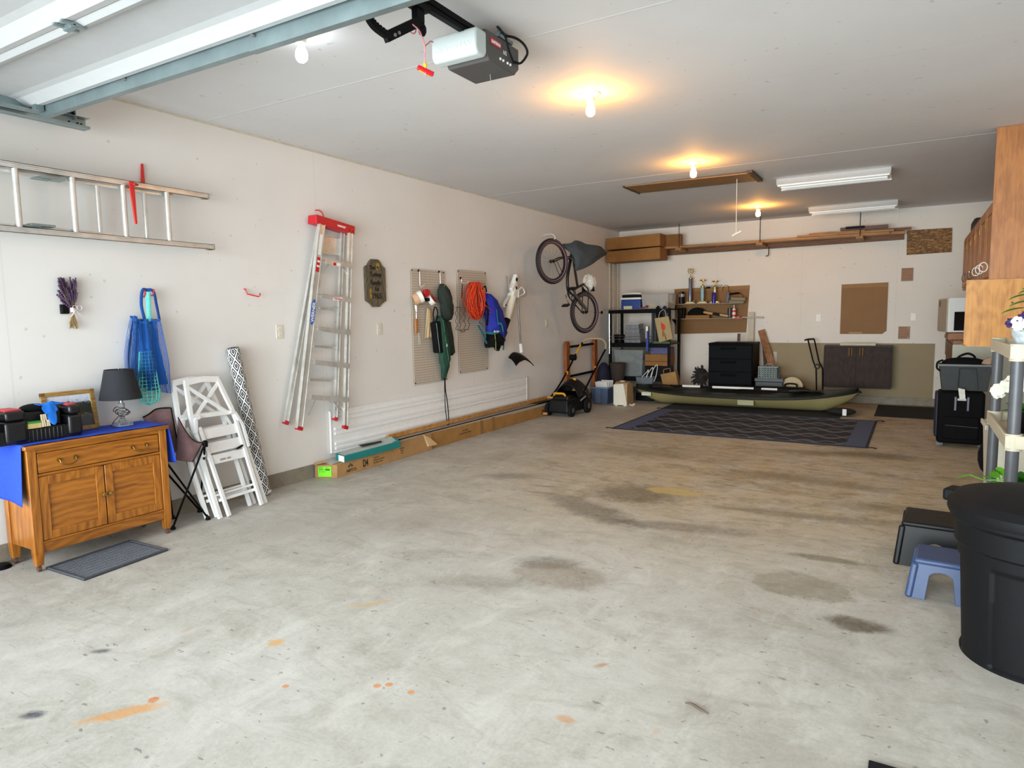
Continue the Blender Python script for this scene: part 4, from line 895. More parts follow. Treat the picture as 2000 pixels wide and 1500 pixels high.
hd = blob([(1.66, 5.675, .02, .02), (1.65, 5.68, .05, .05), (1.60, 5.67, .085, .09), (1.52, 5.675, .10, .11), (1.44, 5.71, .10, .10), (1.36, 5.72, .085, .09), (1.30, 5.73, .07, .07), (1.285, 5.735, .03, .04)])
one(hd, 'rain_hood', gdk2, 'dark olive hooded rain jacket bunched on the left pegboard hook', 'jacket', smooth=True, ang=80)
fb = blob([(1.275, 5.735, .03, .04), (1.26, 5.745, .05, .06), (1.1, 5.765, .06, .07), (.95, 5.785, .055, .07), (.915, 5.78, .03, .05)], x0=PX + .015)
one(fb, 'folded_chair_bag', M('charcoal_green', '#1c241f', .85, var=.2), 'narrow charcoal bag hanging behind the green carry bag', 'bag', smooth=True, ang=80)
# right pegboard: cord, grill rack
oc = thing('cord_coil', 'coiled orange extension cord hanging on the right pegboard', 'cord', (PX + .06, 6.2, 1.28))
om = M('orange_cord', '#d4401c', .5, var=.12, vs=90)
g = G()
for k in range(40):
    w_ = .02 + .11 * (k % 9) / 8 + .02 * random.random(); h_ = .155 + .05 * random.random(); cx = PX + .03 + .10 * random.random(); cy = 6.215 + .05 * (random.random() - .5); ph = random.random() * 6
    top = 1.69 + .01 * random.random()
    g.tube([(cx + .012 * math.sin(3 * a + ph), cy + w_ * math.sin(a) * (1.0 - .25 * math.cos(a)) + .10 * (1 - math.cos(a)) * .12, top - h_ * (1 - math.cos(a)) * 1.0) for a in [2 * PI * i / 28 for i in range(28)]], .0048, n=6, closed=True)
g.build('coil', om, oc, smooth=True)
G().tube(curve([(PX + .13, 6.33, 1.46), (PX + .15, 6.40, 1.41), (PX + .15, 6.47, 1.385), (PX + .14, 6.46, 1.365), (PX + .13, 6.38, 1.37)], 6), .0045, n=6).build('loose_end', om, oc, smooth=True)
G().tube(curve([(PX + .04, 6.24, 1.70), (PX + .09, 6.30, 1.695), (PX + .10, 6.38, 1.68), (PX + .06, 6.42, 1.70)], 5), .006, n=6).build('twist_tie', M('pink_cord', '#d98a80', .6, var=0), oc, smooth=True)
peghook(6.06, 1.74, .05, 'wire hook on the right pegboard holding the coiled orange cord', reach=.12)
peghook(6.42, 1.70, .03, 'wire hook on the right pegboard holding the blue backpack', reach=.10)
gr = thing('roasting_rack', 'black bent-wire roasting rack with handle hanging on the right pegboard', 'rack', (PX + .03, 6.05, 1.17))
dk = M('dark_iron', '#2a241f', .5, .6, var=.2)
g = G()
for yy_ in (5.93, 6.0, 6.09, 6.17):
    g.tube([(PX + .03, yy_ + .016 * math.sin(k * 1.25), 1.42 - .0165 * k) for k in range(15)], .0028, n=5)
g.tube([(PX + .03, 5.92, 1.185), (PX + .03, 6.0, 1.178), (PX + .03, 6.17, 1.182)], .003, n=5).tube([(PX + .03, 5.925, 1.425), (PX + .03, 6.03, 1.425)], .003, n=5).tube([(PX + .03, 6.0, 1.178), (PX + .03, 6.02, 1.155), (PX + .03, 6.08, 1.158), (PX + .03, 6.09, 1.18)], .003, n=5)
g.build('wire_grid', dk, gr)
G().cyl((PX + .03, 6.03, 1.44), (PX + .035, 6.055, 1.68), .005, n=8).build('handle_rod', dk, gr); G().bar((PX + .035, 6.03, 1.26), (PX + .035, 6.04, 1.52), .03, .008, up=(1, 0, 0)).build('handle_plate', M('bare_steel', '#a59e94', .4, .6, var=.1), gr)
# backpack
bk = thing('backpack', 'royal blue hiking backpack with teal straps hanging on the right pegboard', 'backpack', (PX + .1, 6.5, .98))
bb_ = M('backpack_blue', '#14269a', .7, var=.18, vs=10); tl_ = M('backpack_teal', '#12707a', .7, var=.1)
R = [(1.585, 6.47, .02, .03), (1.57, 6.48, .06, .09), (1.50, 6.53, .12, .13), (1.38, 6.56, .145, .16), (1.22, 6.60, .165, .18), (1.12, 6.60, .175, .19), (1.04, 6.58, .165, .18), (.99, 6.56, .13, .15), (.97, 6.56, .06, .08)]
blob(R, 28).build('pack_body', bb_, bk, smooth=True, ang=80)
G().tube(curve([(PX + .03, 6.44, 1.55), (PX + .05, 6.42, 1.62), (PX + .08, 6.44, 1.66), (PX + .07, 6.48, 1.60)], 5), .008, n=8).build('haul_loop', black_cloth, bk, smooth=True)
blob([(1.13, 6.51, .10, .18), (1.06, 6.52, .13, .20), (.99, 6.52, .12, .19), (.965, 6.52, .06, .1)], 22, x0=PX + .03).build('lower_pocket', black_cloth, bk, smooth=True, ang=80)
for pts_, wd in (([(.19, 6.50, 1.40), (.205, 6.49, 1.30), (.21, 6.50, 1.22)], .011), ([(.20, 6.50, 1.24), (.22, 6.56, 1.22), (.215, 6.60, 1.08), (.19, 6.63, .93)], .014), ([(.17, 6.29, 1.14), (.215, 6.40, 1.13), (.22, 6.52, 1.15)], .013), ([(.06, 6.31, 1.22), (.14, 6.28, 1.12), (.17, 6.31, 1.02)], .02)):
    G().tube(curve([(PX + a, b, c) for a, b, c in pts_], 6), wd, n=8, flat=.35, up=(1, 0, 0)).build('strap', tl_, bk, smooth=True)
G().tube(curve([(PX + .05, 6.46, 1.56), (PX + .16, 6.36, 1.38), (PX + .17, 6.32, 1.22)], 6), .02, n=8, flat=.4, up=(1, 0, 0)).build('shoulder_strap', black_cloth, bk, smooth=True)
G().tube(curve([(PX + .08, 6.30, 1.26), (PX + .17, 6.25, 1.20), (PX + .18, 6.27, 1.10), (PX + .12, 6.33, 1.05)], 6), .008, n=8).build('waist_belt', M('grey_web', '#4b5560', .7, var=0), bk, smooth=True)
G().box(PX + .226, PX + .23, 6.375, 6.41, 1.14, 1.16).box(PX + .226, PX + .23, 6.43, 6.475, 1.14, 1.158).build('white_tags', paper, bk)
G().tube([(PX + .21, 6.42, 1.12), (PX + .21, 6.435, 1.02), (PX + .2, 6.45, .92)], .004, n=5).build('cord_end', M('lime_cord', '#93954a', .7, var=0), bk)
# leaf blower
lbw = thing('leaf_blower', 'white leaf blower with a long black nozzle hanging on the left wall', 'leaf blower', (XL + .1, 6.95, .93))
g = G().bar((XL + .09, 7.07, 1.70), (XL + .09, 7.15, 1.82), .05, .06, up=(1, 0, 0)).bar((XL + .09, 7.0, 1.62), (XL + .09, 7.12, 1.72), .075, .08, up=(1, 0, 0)).bar((XL + .09, 7.03, 1.52), (XL + .09, 7.10, 1.66), .10, .09, up=(1, 0, 0)).bar((XL + .1, 7.14, 1.55), (XL + .1, 7.12, 1.80), .035, .04, up=(1, 0, 0))
g.build('motor_housing', white_plastic, lbw, bevel=.016, seg=3)
G().tube(curve([(XL + .1, 7.10, 1.56), (XL + .1, 6.96, 1.545), (XL + .1, 6.86, 1.48), (XL + .1, 6.83, 1.42)], 5), .02, n=10).build('handle', M('blower_grey', '#c9c6c0', .4, var=.05), lbw, smooth=True)
G().cyl((XL + .1, 7.03, 1.55), (XL + .1, 6.90, 1.27), .055, .04, n=20).build('blower_tube', ivory, lbw, smooth=True)
G().cyl((XL + .1, 6.905, 1.28), (XL + .1, 6.66, .93), .043, .032, n=20).build('nozzle', black_plastic, lbw, smooth=True)
G().box(XL + .13, XL + .137, 7.06, 7.09, 1.64, 1.675).ell((XL + .135, 7.09, 1.76), (.01, .02, .025), 8).box(XL + .112, XL + .122, 6.84, 6.86, 1.44, 1.46).build('switch', black_plastic, lbw)
G().bar((XL + .09, 6.93, 1.80), (XL + .09, 6.97, 1.60), .02, .02, up=(1, 0, 0)).build('guard_rod', chrome, lbw)
# trimmer
wt = thing('string_trimmer', 'string trimmer with grey shaft and black guard hanging beside the leaf blower', 'string trimmer', (XL + .12, 7.15, .78))
G().cyl((XL + .12, 7.13, 1.56), (XL + .12, 7.185, .96), .0115, n=12).build('shaft', M('shaft_grey', '#8f8982', .35, .6, var=.1), wt, smooth=True)
G().cyl((XL + .12, 7.183, .98), (XL + .12, 7.20, .87), .021, .024, n=14).build('collar', white_plastic, wt, smooth=True)
g = G().grid(lambda u, v: (XL + .08 + .15 * v, 7.10 + (u - .5) * (.30 + .14 * v), .875 - .30 * (u - .45) ** 2 - .09 * v * v), 20, 8); g.build('guard', black_plastic, wt, solid=.008, smooth=True)
G().lathe([(.001, 0), (.04, 0), (.045, .02), (.03, .04), (.001, .045)], (XL + .16, 7.08, .765), n=20).build('line_spool', M('spool_tan', '#7b7350', .5, var=.1), wt, smooth=True)
G().tube(curve([(XL + .12, 7.14, 1.62), (XL + .13, 7.22, 1.67), (XL + .13, 7.28, 1.60), (XL + .12, 7.14, 1.555)], 5), .009, n=8).cyl((XL + .12, 7.14, 1.64), (XL + .12, 7.13, 1.54), .018, n=12).build('grip', white_plastic, wt, smooth=True)
one(G().bar((XL, 7.10, 1.605), (XL + .11, 7.20, 1.60), .02, .02).tube(curve([(XL + .06, 7.17, 1.60), (XL + .10, 7.30, 1.565), (XL + .11, 7.36, 1.59), (XL + .11, 7.355, 1.66)], 6), .007, n=8), 'tool_hook', M('coated_hook', '#b5b2aa', .35, .5, var=.1), 'grey double tool hook holding the leaf blower and string trimmer', 'hook', smooth=True)

# ------------------------------------------------------------------ panel, boards and cartons along the wall
wp = thing('spare_door_panel', 'white ribbed garage door panel leaning along the base of the left wall', 'panel', (XL + .03, 5.8, .165))
g = G().box(XL + .004, XL + .022, 4.075, 7.50, .165, .535); g.build('panel_skin', white_wood, wp, bevel=.003)
g = G()
for z in (.205, .245, .335, .375, .455, .495):
    g.box(XL + .022, XL + .033, 4.12, 7.46, z - .012, z + .012)
for z0, z1 in ((.165, .176), (.524, .535)): g.box(XL + .022, XL + .028, 4.075, 7.5, z0, z1)
for y0, y1 in ((4.075, 4.086), (7.489, 7.5)): g.box(XL + .022, XL + .028, y0, y1, .165, .535)
g.build('raised_ribs', white_wood, wp, bevel=.002)
lime = M('lime_label', '#7ff01a', .6, var=.03)
c1 = thing('long_carton', 'long brown carton with a lime green end label by the left wall', 'box', (-4.15, 4.6, 0))
def qy(x, y, z): return V((x, y, z))
g = G().hexa([qy(-4.235, 3.865, 0), qy(-4.07, 3.955, 0), qy(-4.09, 5.28, 0), qy(-4.235, 5.28, 0), qy(-4.235, 3.87, .112), qy(-4.07, 3.96, .112), qy(-4.09, 5.27, .165), qy(-4.235, 5.27, .165)])
g.build('carton_body', cardboard, c1, bevel=.003)
dv_ = (V((-4.07, 3.955, 0)) - V((-4.235, 3.865, 0))).normalized(); nn_ = V((dv_.y, -dv_.x, 0)); o_ = V((-4.235, 3.865, 0)) + nn_ * .001
def on_end(a0, a1, z0, z1, t=.001): 
    return [o_ + dv_ * a0 + V((0, 0, z0)), o_ + dv_ * a1 + V((0, 0, z0)), o_ + dv_ * a1 + V((0, 0, z1)), o_ + dv_ * a0 + V((0, 0, z1))]
q = on_end(.03, .142, .012, .098); lbl = G().hexa(q + [p + nn_ * .0012 for p in q]).build('end_label', lime, c1)
g = G()
for a0, a1, z0, z1 in ((.036, .07, .085, .09), (.036, .08, .074, .077), (.036, .075, .067, .07), (.09, .13, .064, .078), (.04, .05, .052, .056), (.06, .09, .052, .055), (.092, .12, .084, .088)):
    q = on_end(a0, a1, z0, z1); q = [p + nn_ * .0015 for p in q]; g.hexa(q + [p + nn_ * .0006 for p in q])
g.build('label_print', M('label_ink', '#3a6a10', .7, var=0), lbl)
ex_ = V((-.015, 1, 0)).normalized()
text('lettering', 'ABTCO', ink, c1, (-4.071, 4.125, .022), ex_, (0, 0, 1), .036)
text('lettering', 'D4', ink, c1, (-4.072, 4.30, .03), ex_, (0, 0, 1), .088, bold=.001, sx=.62)
for k, s in enumerate(('Textured', 'Backboard & Frieze', 'Specialty Profiles')): text('lettering', s, M('faint_ink', '#6b4d2b', .8, var=0), c1, (-4.0735, 4.40, .078 - .022 * k), ex_, (0, 0, 1), .019, align='LEFT')
for k, s in enumerate(('HANDLE', 'WITH', 'CARE')): text('lettering', s, M('faint_ink'), c1, (-4.0785, 4.80, .095 - .022 * k), ex_, (0, 0, 1), .018)
g = G()
for k in range(3): 
    yy_ = 4.115 + (k - 1) * .018
    g.prism([(0, 0), (.012, .022), (.024, 0), (.018, 0), (.012, .012), (.006, 0)], (-4.0705, yy_ - .012, .062 + (.012 if k == 1 else 0)), (0, 1, 0), (0, 0, 1), (.001, 0, 0))
g.build('tree_mark', ink, c1)
G().hexa([qy(-4.10, 5.20, .03), qy(-4.07, 5.20, .05), qy(-4.06, 5.33, .045), qy(-4.09, 5.33, .035), qy(-4.10, 5.14, .17), qy(-4.075, 5.14, .165), qy(-4.068, 5.22, .13), qy(-4.09, 5.22, .14)]).build('torn_flap', M('pale_cardboard', '#c6a678', .9, var=.1), c1)
c2 = thing('long_carton', 'long brown cardboard carton running from the labelled carton toward the mower', 'box', (-4.2, 6.7, 0))
G().hexa([qy(-4.25, 5.29, 0), qy(-4.115, 5.29, 0), qy(-4.14, 8.02, 0), qy(-4.25, 8.02, 0), qy(-4.25, 5.29, .165), qy(-4.115, 5.29, .16), qy(-4.14, 8.02, .13), qy(-4.25, 8.02, .13)]).build('carton_body', M('carton_brown', '#a1763f', .85, var=.14, vs=7), c2, bevel=.003)
g = G()
for y in (6.2, 6.45): g.box(-4.124, -4.121, y, y + .06, .0, .155)
g.build('tape_strip', M('carton_tape', '#8e6a3a', .5, var=.05), c2)
text('lettering', 'D4', ink, c2, (-4.135, 7.72, .03), ex_, (0, 0, 1), .08, bold=.001, sx=.62)
for k, s in enumerate(('TEXTURED', 'BACKBOARD & FRIEZE')): text('lettering', s, M('faint_ink'), c2, (-4.1175, 5.9, .09 - .028 * k), ex_, (0, 0, 1), .022)
pine = wood('pine_board', '#c08c4c', '#9a6428', 'y', .5)
one(G().bar((-4.205, 4.75, .205), (-4.205, 7.95, .215), .03, .04), 'pine_board', pine, 'long pine board lying on the cartons against the white panel', 'board', bevel=.002)
one(G().box(-4.20, -4.13, 4.55, 7.9, .168, .178).box(-4.135, -4.13, 4.55, 7.9, .135, .178), 'metal_flashing', M('flashing_grey', '#b8b2a6', .45, .2, var=.1), 'long grey metal flashing strip lying on top of the cartons', 'flashing')
one(G().hexa([qy(-4.24, 3.95, .113), qy(-4.10, 3.93, .113), qy(-4.14, 4.75, .166), qy(-4.25, 4.75, .166), qy(-4.24, 3.95, .123), qy(-4.10, 3.93, .118), qy(-4.14, 4.75, .172), qy(-4.25, 4.75, .172)]), 'metal_sheet', M('panel_grey', '#b7bab5', .4, .4, var=.1), 'thin grey metal sheet under the teal box on the labelled carton', 'sheet')
tb2 = thing('teal_box', 'flat teal cardboard box with a white end lying on the labelled carton', 'box', (-4.08, 4.4, .12))
teal = M('teal_card', '#0f7a78', .55, var=.06)
q = [qy(-4.165, 4.04, .128), qy(-4.055, 4.03, .118), qy(-4.03, 4.73, .128), qy(-4.14, 4.75, .165)]
G().hexa(q + [p + V((0, 0, .052)) for p in q]).build('box_body', teal, tb2, bevel=.002)
G().hexa([qy(-4.12, 4.028, .126), qy(-4.054, 4.024, .12), qy(-4.054, 4.030, .12), qy(-4.12, 4.034, .126), qy(-4.12, 4.028, .176), qy(-4.054, 4.024, .171), qy(-4.054, 4.03, .171), qy(-4.12, 4.034, .176)]).build('white_end', paper, tb2)
G().hexa([qy(-4.16, 4.06, .1815), qy(-4.075, 4.05, .172), qy(-4.05, 4.70, .182), qy(-4.135, 4.72, .219), qy(-4.16, 4.06, .183), qy(-4.075, 4.05, .1735), qy(-4.05, 4.70, .1835), qy(-4.135, 4.72, .2205)]).build('lid_top', M('grey_card', '#a9b5b0', .7, var=.1), tb2)
G().hexa([qy(-4.15, 4.30, .21), qy(-4.10, 4.30, .2), qy(-4.07, 4.52, .205), qy(-4.09, 4.53, .215), qy(-4.15, 4.30, .212), qy(-4.10, 4.30, .202), qy(-4.07, 4.52, .207), qy(-4.09, 4.53, .217)]).build('dark_slot', ink, tb2)
one(G().hexa([qy(-4.24, 3.86, .125), qy(-4.20, 3.83, .122), qy(-4.16, 3.94, .128), qy(-4.22, 3.99, .13), qy(-4.24, 3.86, .129), qy(-4.20, 3.83, .126), qy(-4.16, 3.94, .132), qy(-4.22, 3.99, .134)]), 'cardboard_scrap', M('pale_cardboard'), 'torn cardboard scrap at the near end of the labelled carton', 'cardboard')
one(G().box(-4.235, -4.12, 7.55, 8.0, .181, .186).box(-4.13, -4.12, 7.55, 8.0, .181, .20), 'dark_tray', M('dark_tray_m', '#39382f', .5, .2, var=.1), 'dark flat tray lying on the far end of the long cartons', 'tray')
# ================================================================== BICYCLE
bw = V((.1146, .9934, 0)); bn = V((.9934, -.1146, 0)); BP = V((-3.93, 7.63, 0))
def bp3(u, z, o=0): return BP + bw * u + bn * o + V((0, 0, z))
bi = thing('bicycle', 'black cruiser bicycle with pink-striped tyres hung by its front wheel on the left wall', 'bicycle', tuple(bp3(.4, 1.07)))
tyre = M('tyre_black', '#120e10', .7, var=.1); rim_ = M('mauve_sidewall', '#a88492', .5, var=.06); fr_m = M('bike_black', '#101114', .25, .3, var=0, coat=.5)
def wheel(u, z, name, R=.285, yaw=-.17):
    c = bp3(u, z); ax_ = (Matrix.Rotation(yaw, 3, 'Z') @ bn).normalized()
    g = G(); n = 48; a, b = frame_of(ax_, V((0, 0, 1)))
    def loop(r, w_): return [(r + w_ * math.cos(t), w_ * math.sin(t)) for t in [2 * PI * k / 12 for k in range(12)]]
    rings = []
    for i in range(n):
        t = 2 * PI * i / n; d_ = a * math.cos(t) + b * math.sin(t)
        rings.append([g._v(c + d_ * rr_ + ax_ * h_) for rr_, h_ in loop(R - .026, .027)])
    g.skin(rings, closed=True, cap=False); wh = g.build('wheel', tyre, bi, smooth=True)
    for s in (1, -1):
        G().lathe([(R - .048, .014 * s), (R - .048, .019 * s), (R - .022, .0255 * s + .0025 * s), (R - .022, .022 * s)], c, ax_, 48, cap=False, closed=True).build('sidewall_stripe', rim_, wh, smooth=True)
    G().lathe([(R - .066, -.012), (R - .066, .012), (R - .048, .012), (R - .048, -.012)], c, ax_, 48, cap=False, closed=True).build('rim', fr_m, wh, smooth=True)
    g = G()
    for k in range(28):
        t = 2 * PI * k / 28; s = 1 if k % 2 else -1
        p = c + (a * math.cos(t) + b * math.sin(t)) * (R - .06); q_ = c + ax_ * .025 * s + (a * math.cos(t + .5 * s) + b * math.sin(t + .5 * s)) * .016
        g.cyl(q_, p, .0013, n=4, cap=False)
    g.build('spokes', M('spoke_steel', '#a9a49a', .3, .8, var=0), wh)
    G().cyl(c - ax_ * .05, c + ax_ * .05, .012, n=12).cyl(c + ax_ * .018, c + ax_ * .026, .022, n=14).cyl(c - ax_ * .026, c - ax_ * .018, .022, n=14).build('hub', fr_m, wh, smooth=True)
    return c, ax_
wheel(0, 1.998, 'front'); wheel(.783, 1.354, 'rear')
def T_(name, pts, r, mat_=None, par=None, n=10): return G().tube(curve([bp3(*p) for p in pts], 6), r, n=n).build(name, mat_ or fr_m, par or bi, smooth=True)
T_('down_tube', [(.46, 2.10), (.41, 1.98), (.36, 1.84), (.355, 1.70), (.385, 1.61)], .021)
T_('top_tube', [(.50, 2.07), (.53, 1.95), (.56, 1.84), (.605, 1.69)], .017)
T_('head_tube', [(.43, 2.06), (.50, 2.19)], .022); T_('seat_tube', [(.385, 1.60), (.60, 1.685), (.76, 1.735)], .016)
T_('seatpost', [(.76, 1.735), (.87, 1.765)], .012, chrome)
for s in (-.045, .045):
    T_('fork_leg', [(.43, 2.05, s * .4), (.30, 2.07, s), (.15, 2.04, s), (0, 1.998, s)], .009)
    T_('seat_stay', [(.74, 1.72, s * .4), (.80, 1.66, s), (.80, 1.50, s), (.785, 1.354, s)], .008)
    T_('chain_stay', [(.39, 1.60, s * .5), (.50, 1.53, s), (.783, 1.354, s)], .009)
cc_ = bp3(.39, 1.60, .05)
cr_ = G().lathe([(.075, 0), (.088, .0), (.088, .004), (.075, .004)], cc_, bn, 36, cap=False, closed=True)
for k in range(5):
    t = k * 2 * PI / 5; a, b = frame_of(bn); cr_.bar(cc_, cc_ + (a * math.cos(t) + b * math.sin(t)) * .08, .014, .004, up=bn)
cr_.build('chainring', fr_m, bi)
G().bar(bp3(.39, 1.60, .065), bp3(.28, 1.66, .065), .02, .012, up=bn).bar(bp3(.39, 1.60, -.06), bp3(.48, 1.46, -.06), .02, .012, up=bn).build('crank_arm', chrome, bi, bevel=.003)
for u, z, o in ((.28, 1.66, .12), (.48, 1.45, -.11)): G().box(-.045, .045, -.04, .04, -.012, .012, Matrix.Translation(bp3(u, z, o)) @ Matrix.Rotation(.3, 4, 'X')).build('pedal', black_plastic, bi, bevel=.004)
g = G()
for dz in (.06, -.035): g.tube([bp3(.36 + .01 * k * 3.9, 1.60 + dz * (1 - k / 11) - .022 * k * 1.02, .05) for k in range(12)], .004, n=5)
g.build('chain', MATS['chain_bronze'], bi)
G().bar(bp3(.42, 1.61, .056), bp3(.74, 1.39, .056), .05, .006, up=bn).build('chain_guard', fr_m, bi, bevel=.002)
G().grid(lambda u, v: bp3(.86 + .03 * v, 1.86 - .22 * u, 0) + bn * ((.02 + .10 * u) * (v - .5) * 1.5) + bw * (.05 * math.cos((v - .5) * PI)), 10, 10).build('saddle', black_plastic, bi, solid=.02, smooth=True)
T_('handlebar', [(.50, 2.17), (.56, 2.20, .0), (.68, 2.19, .12), (.95, 2.16, .2)], .011); T_('handlebar', [(.50, 2.17), (.56, 2.20, .0), (.58, 2.18, -.08), (.70, 2.16, -.12)], .011)
G().tube([bp3(1.02, 1.352), bp3(1.24, 1.35)], .004, n=6).ell(bp3(1.25, 1.35), (.02, .02, .025), 8).build('reflector_stalk', black_plastic, bi)
G().bar(bp3(-.02, 1.99, .04), bp3(.16, 1.80, .02), .006, .006, up=bn).bar(bp3(.04, 2.01, .04), bp3(.21, 1.86, .02), .006, .006, up=bn).build('fender_stay', fr_m, bi)
# plastic bag over saddle
pbm = M('clear_plastic_bag', '#e6e1d8', .2, var=.25, vs=30, alpha=.85)
one(G().grid(lambda u, v: bp3(.90 + .10 * math.sin(PI * v) * math.cos(2 * PI * u) * (1 + .2 * math.sin(9 * u * 6.28)), 1.76 + .12 * math.cos(PI * v), .085 * math.sin(PI * v) * math.sin(2 * PI * u) * (1 + .15 * math.cos(40 * u))), 26, 12, loop=True), 'saddle_bag', pbm, 'crumpled clear plastic bag pulled over the bicycle saddle', 'plastic bag', smooth=True)
# grey cover over handlebar
cvm = M('slate_cover', '#3b4144', .8, var=.15, vs=9)
top_ = curve([bp3(.25, 2.235, .0), bp3(.36, 2.25, .06), bp3(.42, 2.285, .10), bp3(.60, 2.245, .15), bp3(.80, 2.235, .2), bp3(.95, 2.20, .2), bp3(1.05, 2.155, .2)], 4)
bot_ = curve([bp3(.25, 2.20, .0), bp3(.33, 2.10, .08), bp3(.36, 1.97, .12), bp3(.37, 1.89, .13), bp3(.55, 1.95, .2), bp3(.80, 2.06, .22), bp3(1.03, 2.135, .2)], 4)
def cov(side):
    def f(u, v):
        i = u * (len(top_) - 1); k = min(int(i), len(top_) - 2); fr__ = i - k
        p = top_[k].lerp(top_[k + 1], fr__).lerp(bot_[k].lerp(bot_[k + 1], fr__), v)
        return p + bn * (side * .07 * math.sin(PI * v) * math.sin(PI * min(1, u * 1.02)) + .02 * nz((u * 4, v * 3, side), 1.5)) 
    return f
g = G().grid(cov(1), 26, 14).grid(cov(-1), 26, 14); one(g, 'handlebar_cover', cvm, 'slate grey fabric cover draped over the bicycle handlebars', 'cover', smooth=True, ang=80)
one(G().tube(curve([(XL, 8.0, 2.36), (XL + .12, 7.85, 2.36), (XL + .30, 7.70, 2.345), (-3.90, 7.66, 2.30), (-3.90, 7.64, 2.27)], 6), .006, n=8), 'bike_hook', white_plastic, 'white hook on the left wall holding up the bicycle wheel', 'hook', smooth=True)

# ================================================================== BACK LEFT CORNER
wpo = wood('orange_post', '#9a561c', '#6f3810', 'z', .5)
pf = thing('wood_post_stand', 'two round-topped orange wood posts joined by black bars behind the mower', 'stand', (-4.2, 9.1, 0))
for y in (8.60, 9.58):
    prof = [(-.055, 0), (.055, 0), (.055, .90)] + [(.055 * math.cos(t), .90 + .05 * math.sin(t)) for t in [PI * k / 10 for k in range(1, 10)]] + [(-.055, .90)]
    G().prism(prof, (XL + .035, y, 0), (0, 1, 0), (0, 0, 1), (.05, 0, 0)).build('post', wpo, pf, bevel=.003)
for z in (.875, .45): G().bar((XL + .06, 8.62, z - .01), (XL + .06, 9.56, z), .03, .025, up=(1, 0, 0)).build('cross_bar', black_metal, pf)
# lawn mower
lm = thing('lawn_mower', 'black and yellow battery lawn mower with folding handle near the left wall', 'lawn mower', (-3.9, 8.1, 0))
ym = M('mower_yellow', '#dd9c1c', .4, var=.05); bk2 = M('mower_black', '#08090a', .45, spec=.25, var=.15)
g = G(); P_ = lambda x, y, z: V((x, y, z))
g.hexa([P_(-4.08, 7.74, .05), P_(-3.78, 7.74, .05), P_(-3.72, 8.32, .06), P_(-4.08, 8.32, .06), P_(-4.06, 7.77, .22), P_(-3.80, 7.77, .22), P_(-3.75, 8.28, .29), P_(-4.06, 8.28, .29)]).build('deck', bk2, lm, bevel=.02, seg=3)
g = G().grid(lambda u, v: (-3.92 + .165 * math.cos(PI * u) * (1 - .15 * v), 8.0 + .42 * v, .22 + (.14 + .10 * math.sin(PI * min(1, v * .9 + .1))) * math.sin(PI * u)), 18, 12); g.build('grass_box', bk2, lm, solid=.012, smooth=True)
G().box(-4.03, -3.80, 7.80, 8.05, .19, .27).build('battery_cover', bk2, lm, bevel=.02, seg=3)
G().tube(curve([(-4.02, 7.84, .255), (-4.015, 7.82, .295), (-3.95, 7.80, .30), (-3.87, 7.80, .298), (-3.85, 7.83, .25)], 6), .014, n=10).build('carry_handle', ym, lm, smooth=True)
G().box(-4.12, -4.04, 7.80, 7.84, .235, .25).build('deck_trim', ym, lm, bevel=.004); G().box(-3.90, -3.86, 8.14, 8.17, .43, .47).build('vent_trim', ym, lm, bevel=.004); G().box(-3.80, -3.77, 8.2, 8.27, .28, .315).build('latch', ym, lm, bevel=.004)
for x, y, r in ((-3.765, 7.82, .085), (-4.10, 7.82, .085), (-3.735, 8.25, .10), (-4.10, 8.25, .10)):
    wh = G().cyl((x - .022, y, r), (x + .022, y, r), r, n=28).build('wheel', black_rubber, lm, bevel=.006); G().cyl((x + .02, y, r), (x + .026, y, r), r * .4, n=20).build('hubcap', M('hub_grey', '#4a4a48', .5, var=0), wh)
for s, p in (('l', [(-4.09, 7.86, .24), (-4.07, 8.05, .36), (-4.05, 8.35, .60), (-4.03, 8.55, .80), (-3.99, 8.66, .93)]), ('r', [(-3.70, 8.05, .30), (-3.67, 8.25, .50), (-3.64, 8.45, .70), (-3.61, 8.58, .84)])):
    G().tube(curve(p, 5), .012, n=10).build('handle_tube', black_metal, lm, smooth=True)
G().tube(curve([(-3.99, 8.66, .93), (-3.96, 8.70, .975), (-3.85, 8.72, .985), (-3.71, 8.70, .975), (-3.63, 8.64, .91), (-3.61, 8.58, .84)], 6), .013, n=10).build('push_bar', M('foam_tan', '#a99375', .6, var=.1), lm, smooth=True)
G().cyl((-4.10, 8.49, .73), (-4.02, 8.49, .73), .042, n=20).build('switch_box', black_plastic, lm, smooth=True); G().bar((-4.03, 8.52, .78), (-4.0, 8.62, .90), .014, .02).build('bail_lever', ym, lm)
for p in ((-4.05, 8.28, .53), (-3.66, 8.36, .60)): G().ell(p, (.016, .02, .028), 10).build('clamp_knob', ym, lm, smooth=True)
text('lettering', 'BRUSHLESS', M('lettering_grey', '#b8b8b0', .6, var=0), lm, (-3.735, 8.12, .20), (0, 1, .25), (0, -.25, 1), .035)
one(G().box(-4.16, -4.08, 7.72, 7.76, .02, .05), 'wood_block', pine, 'small wood block on the floor at the mower corner', 'block')
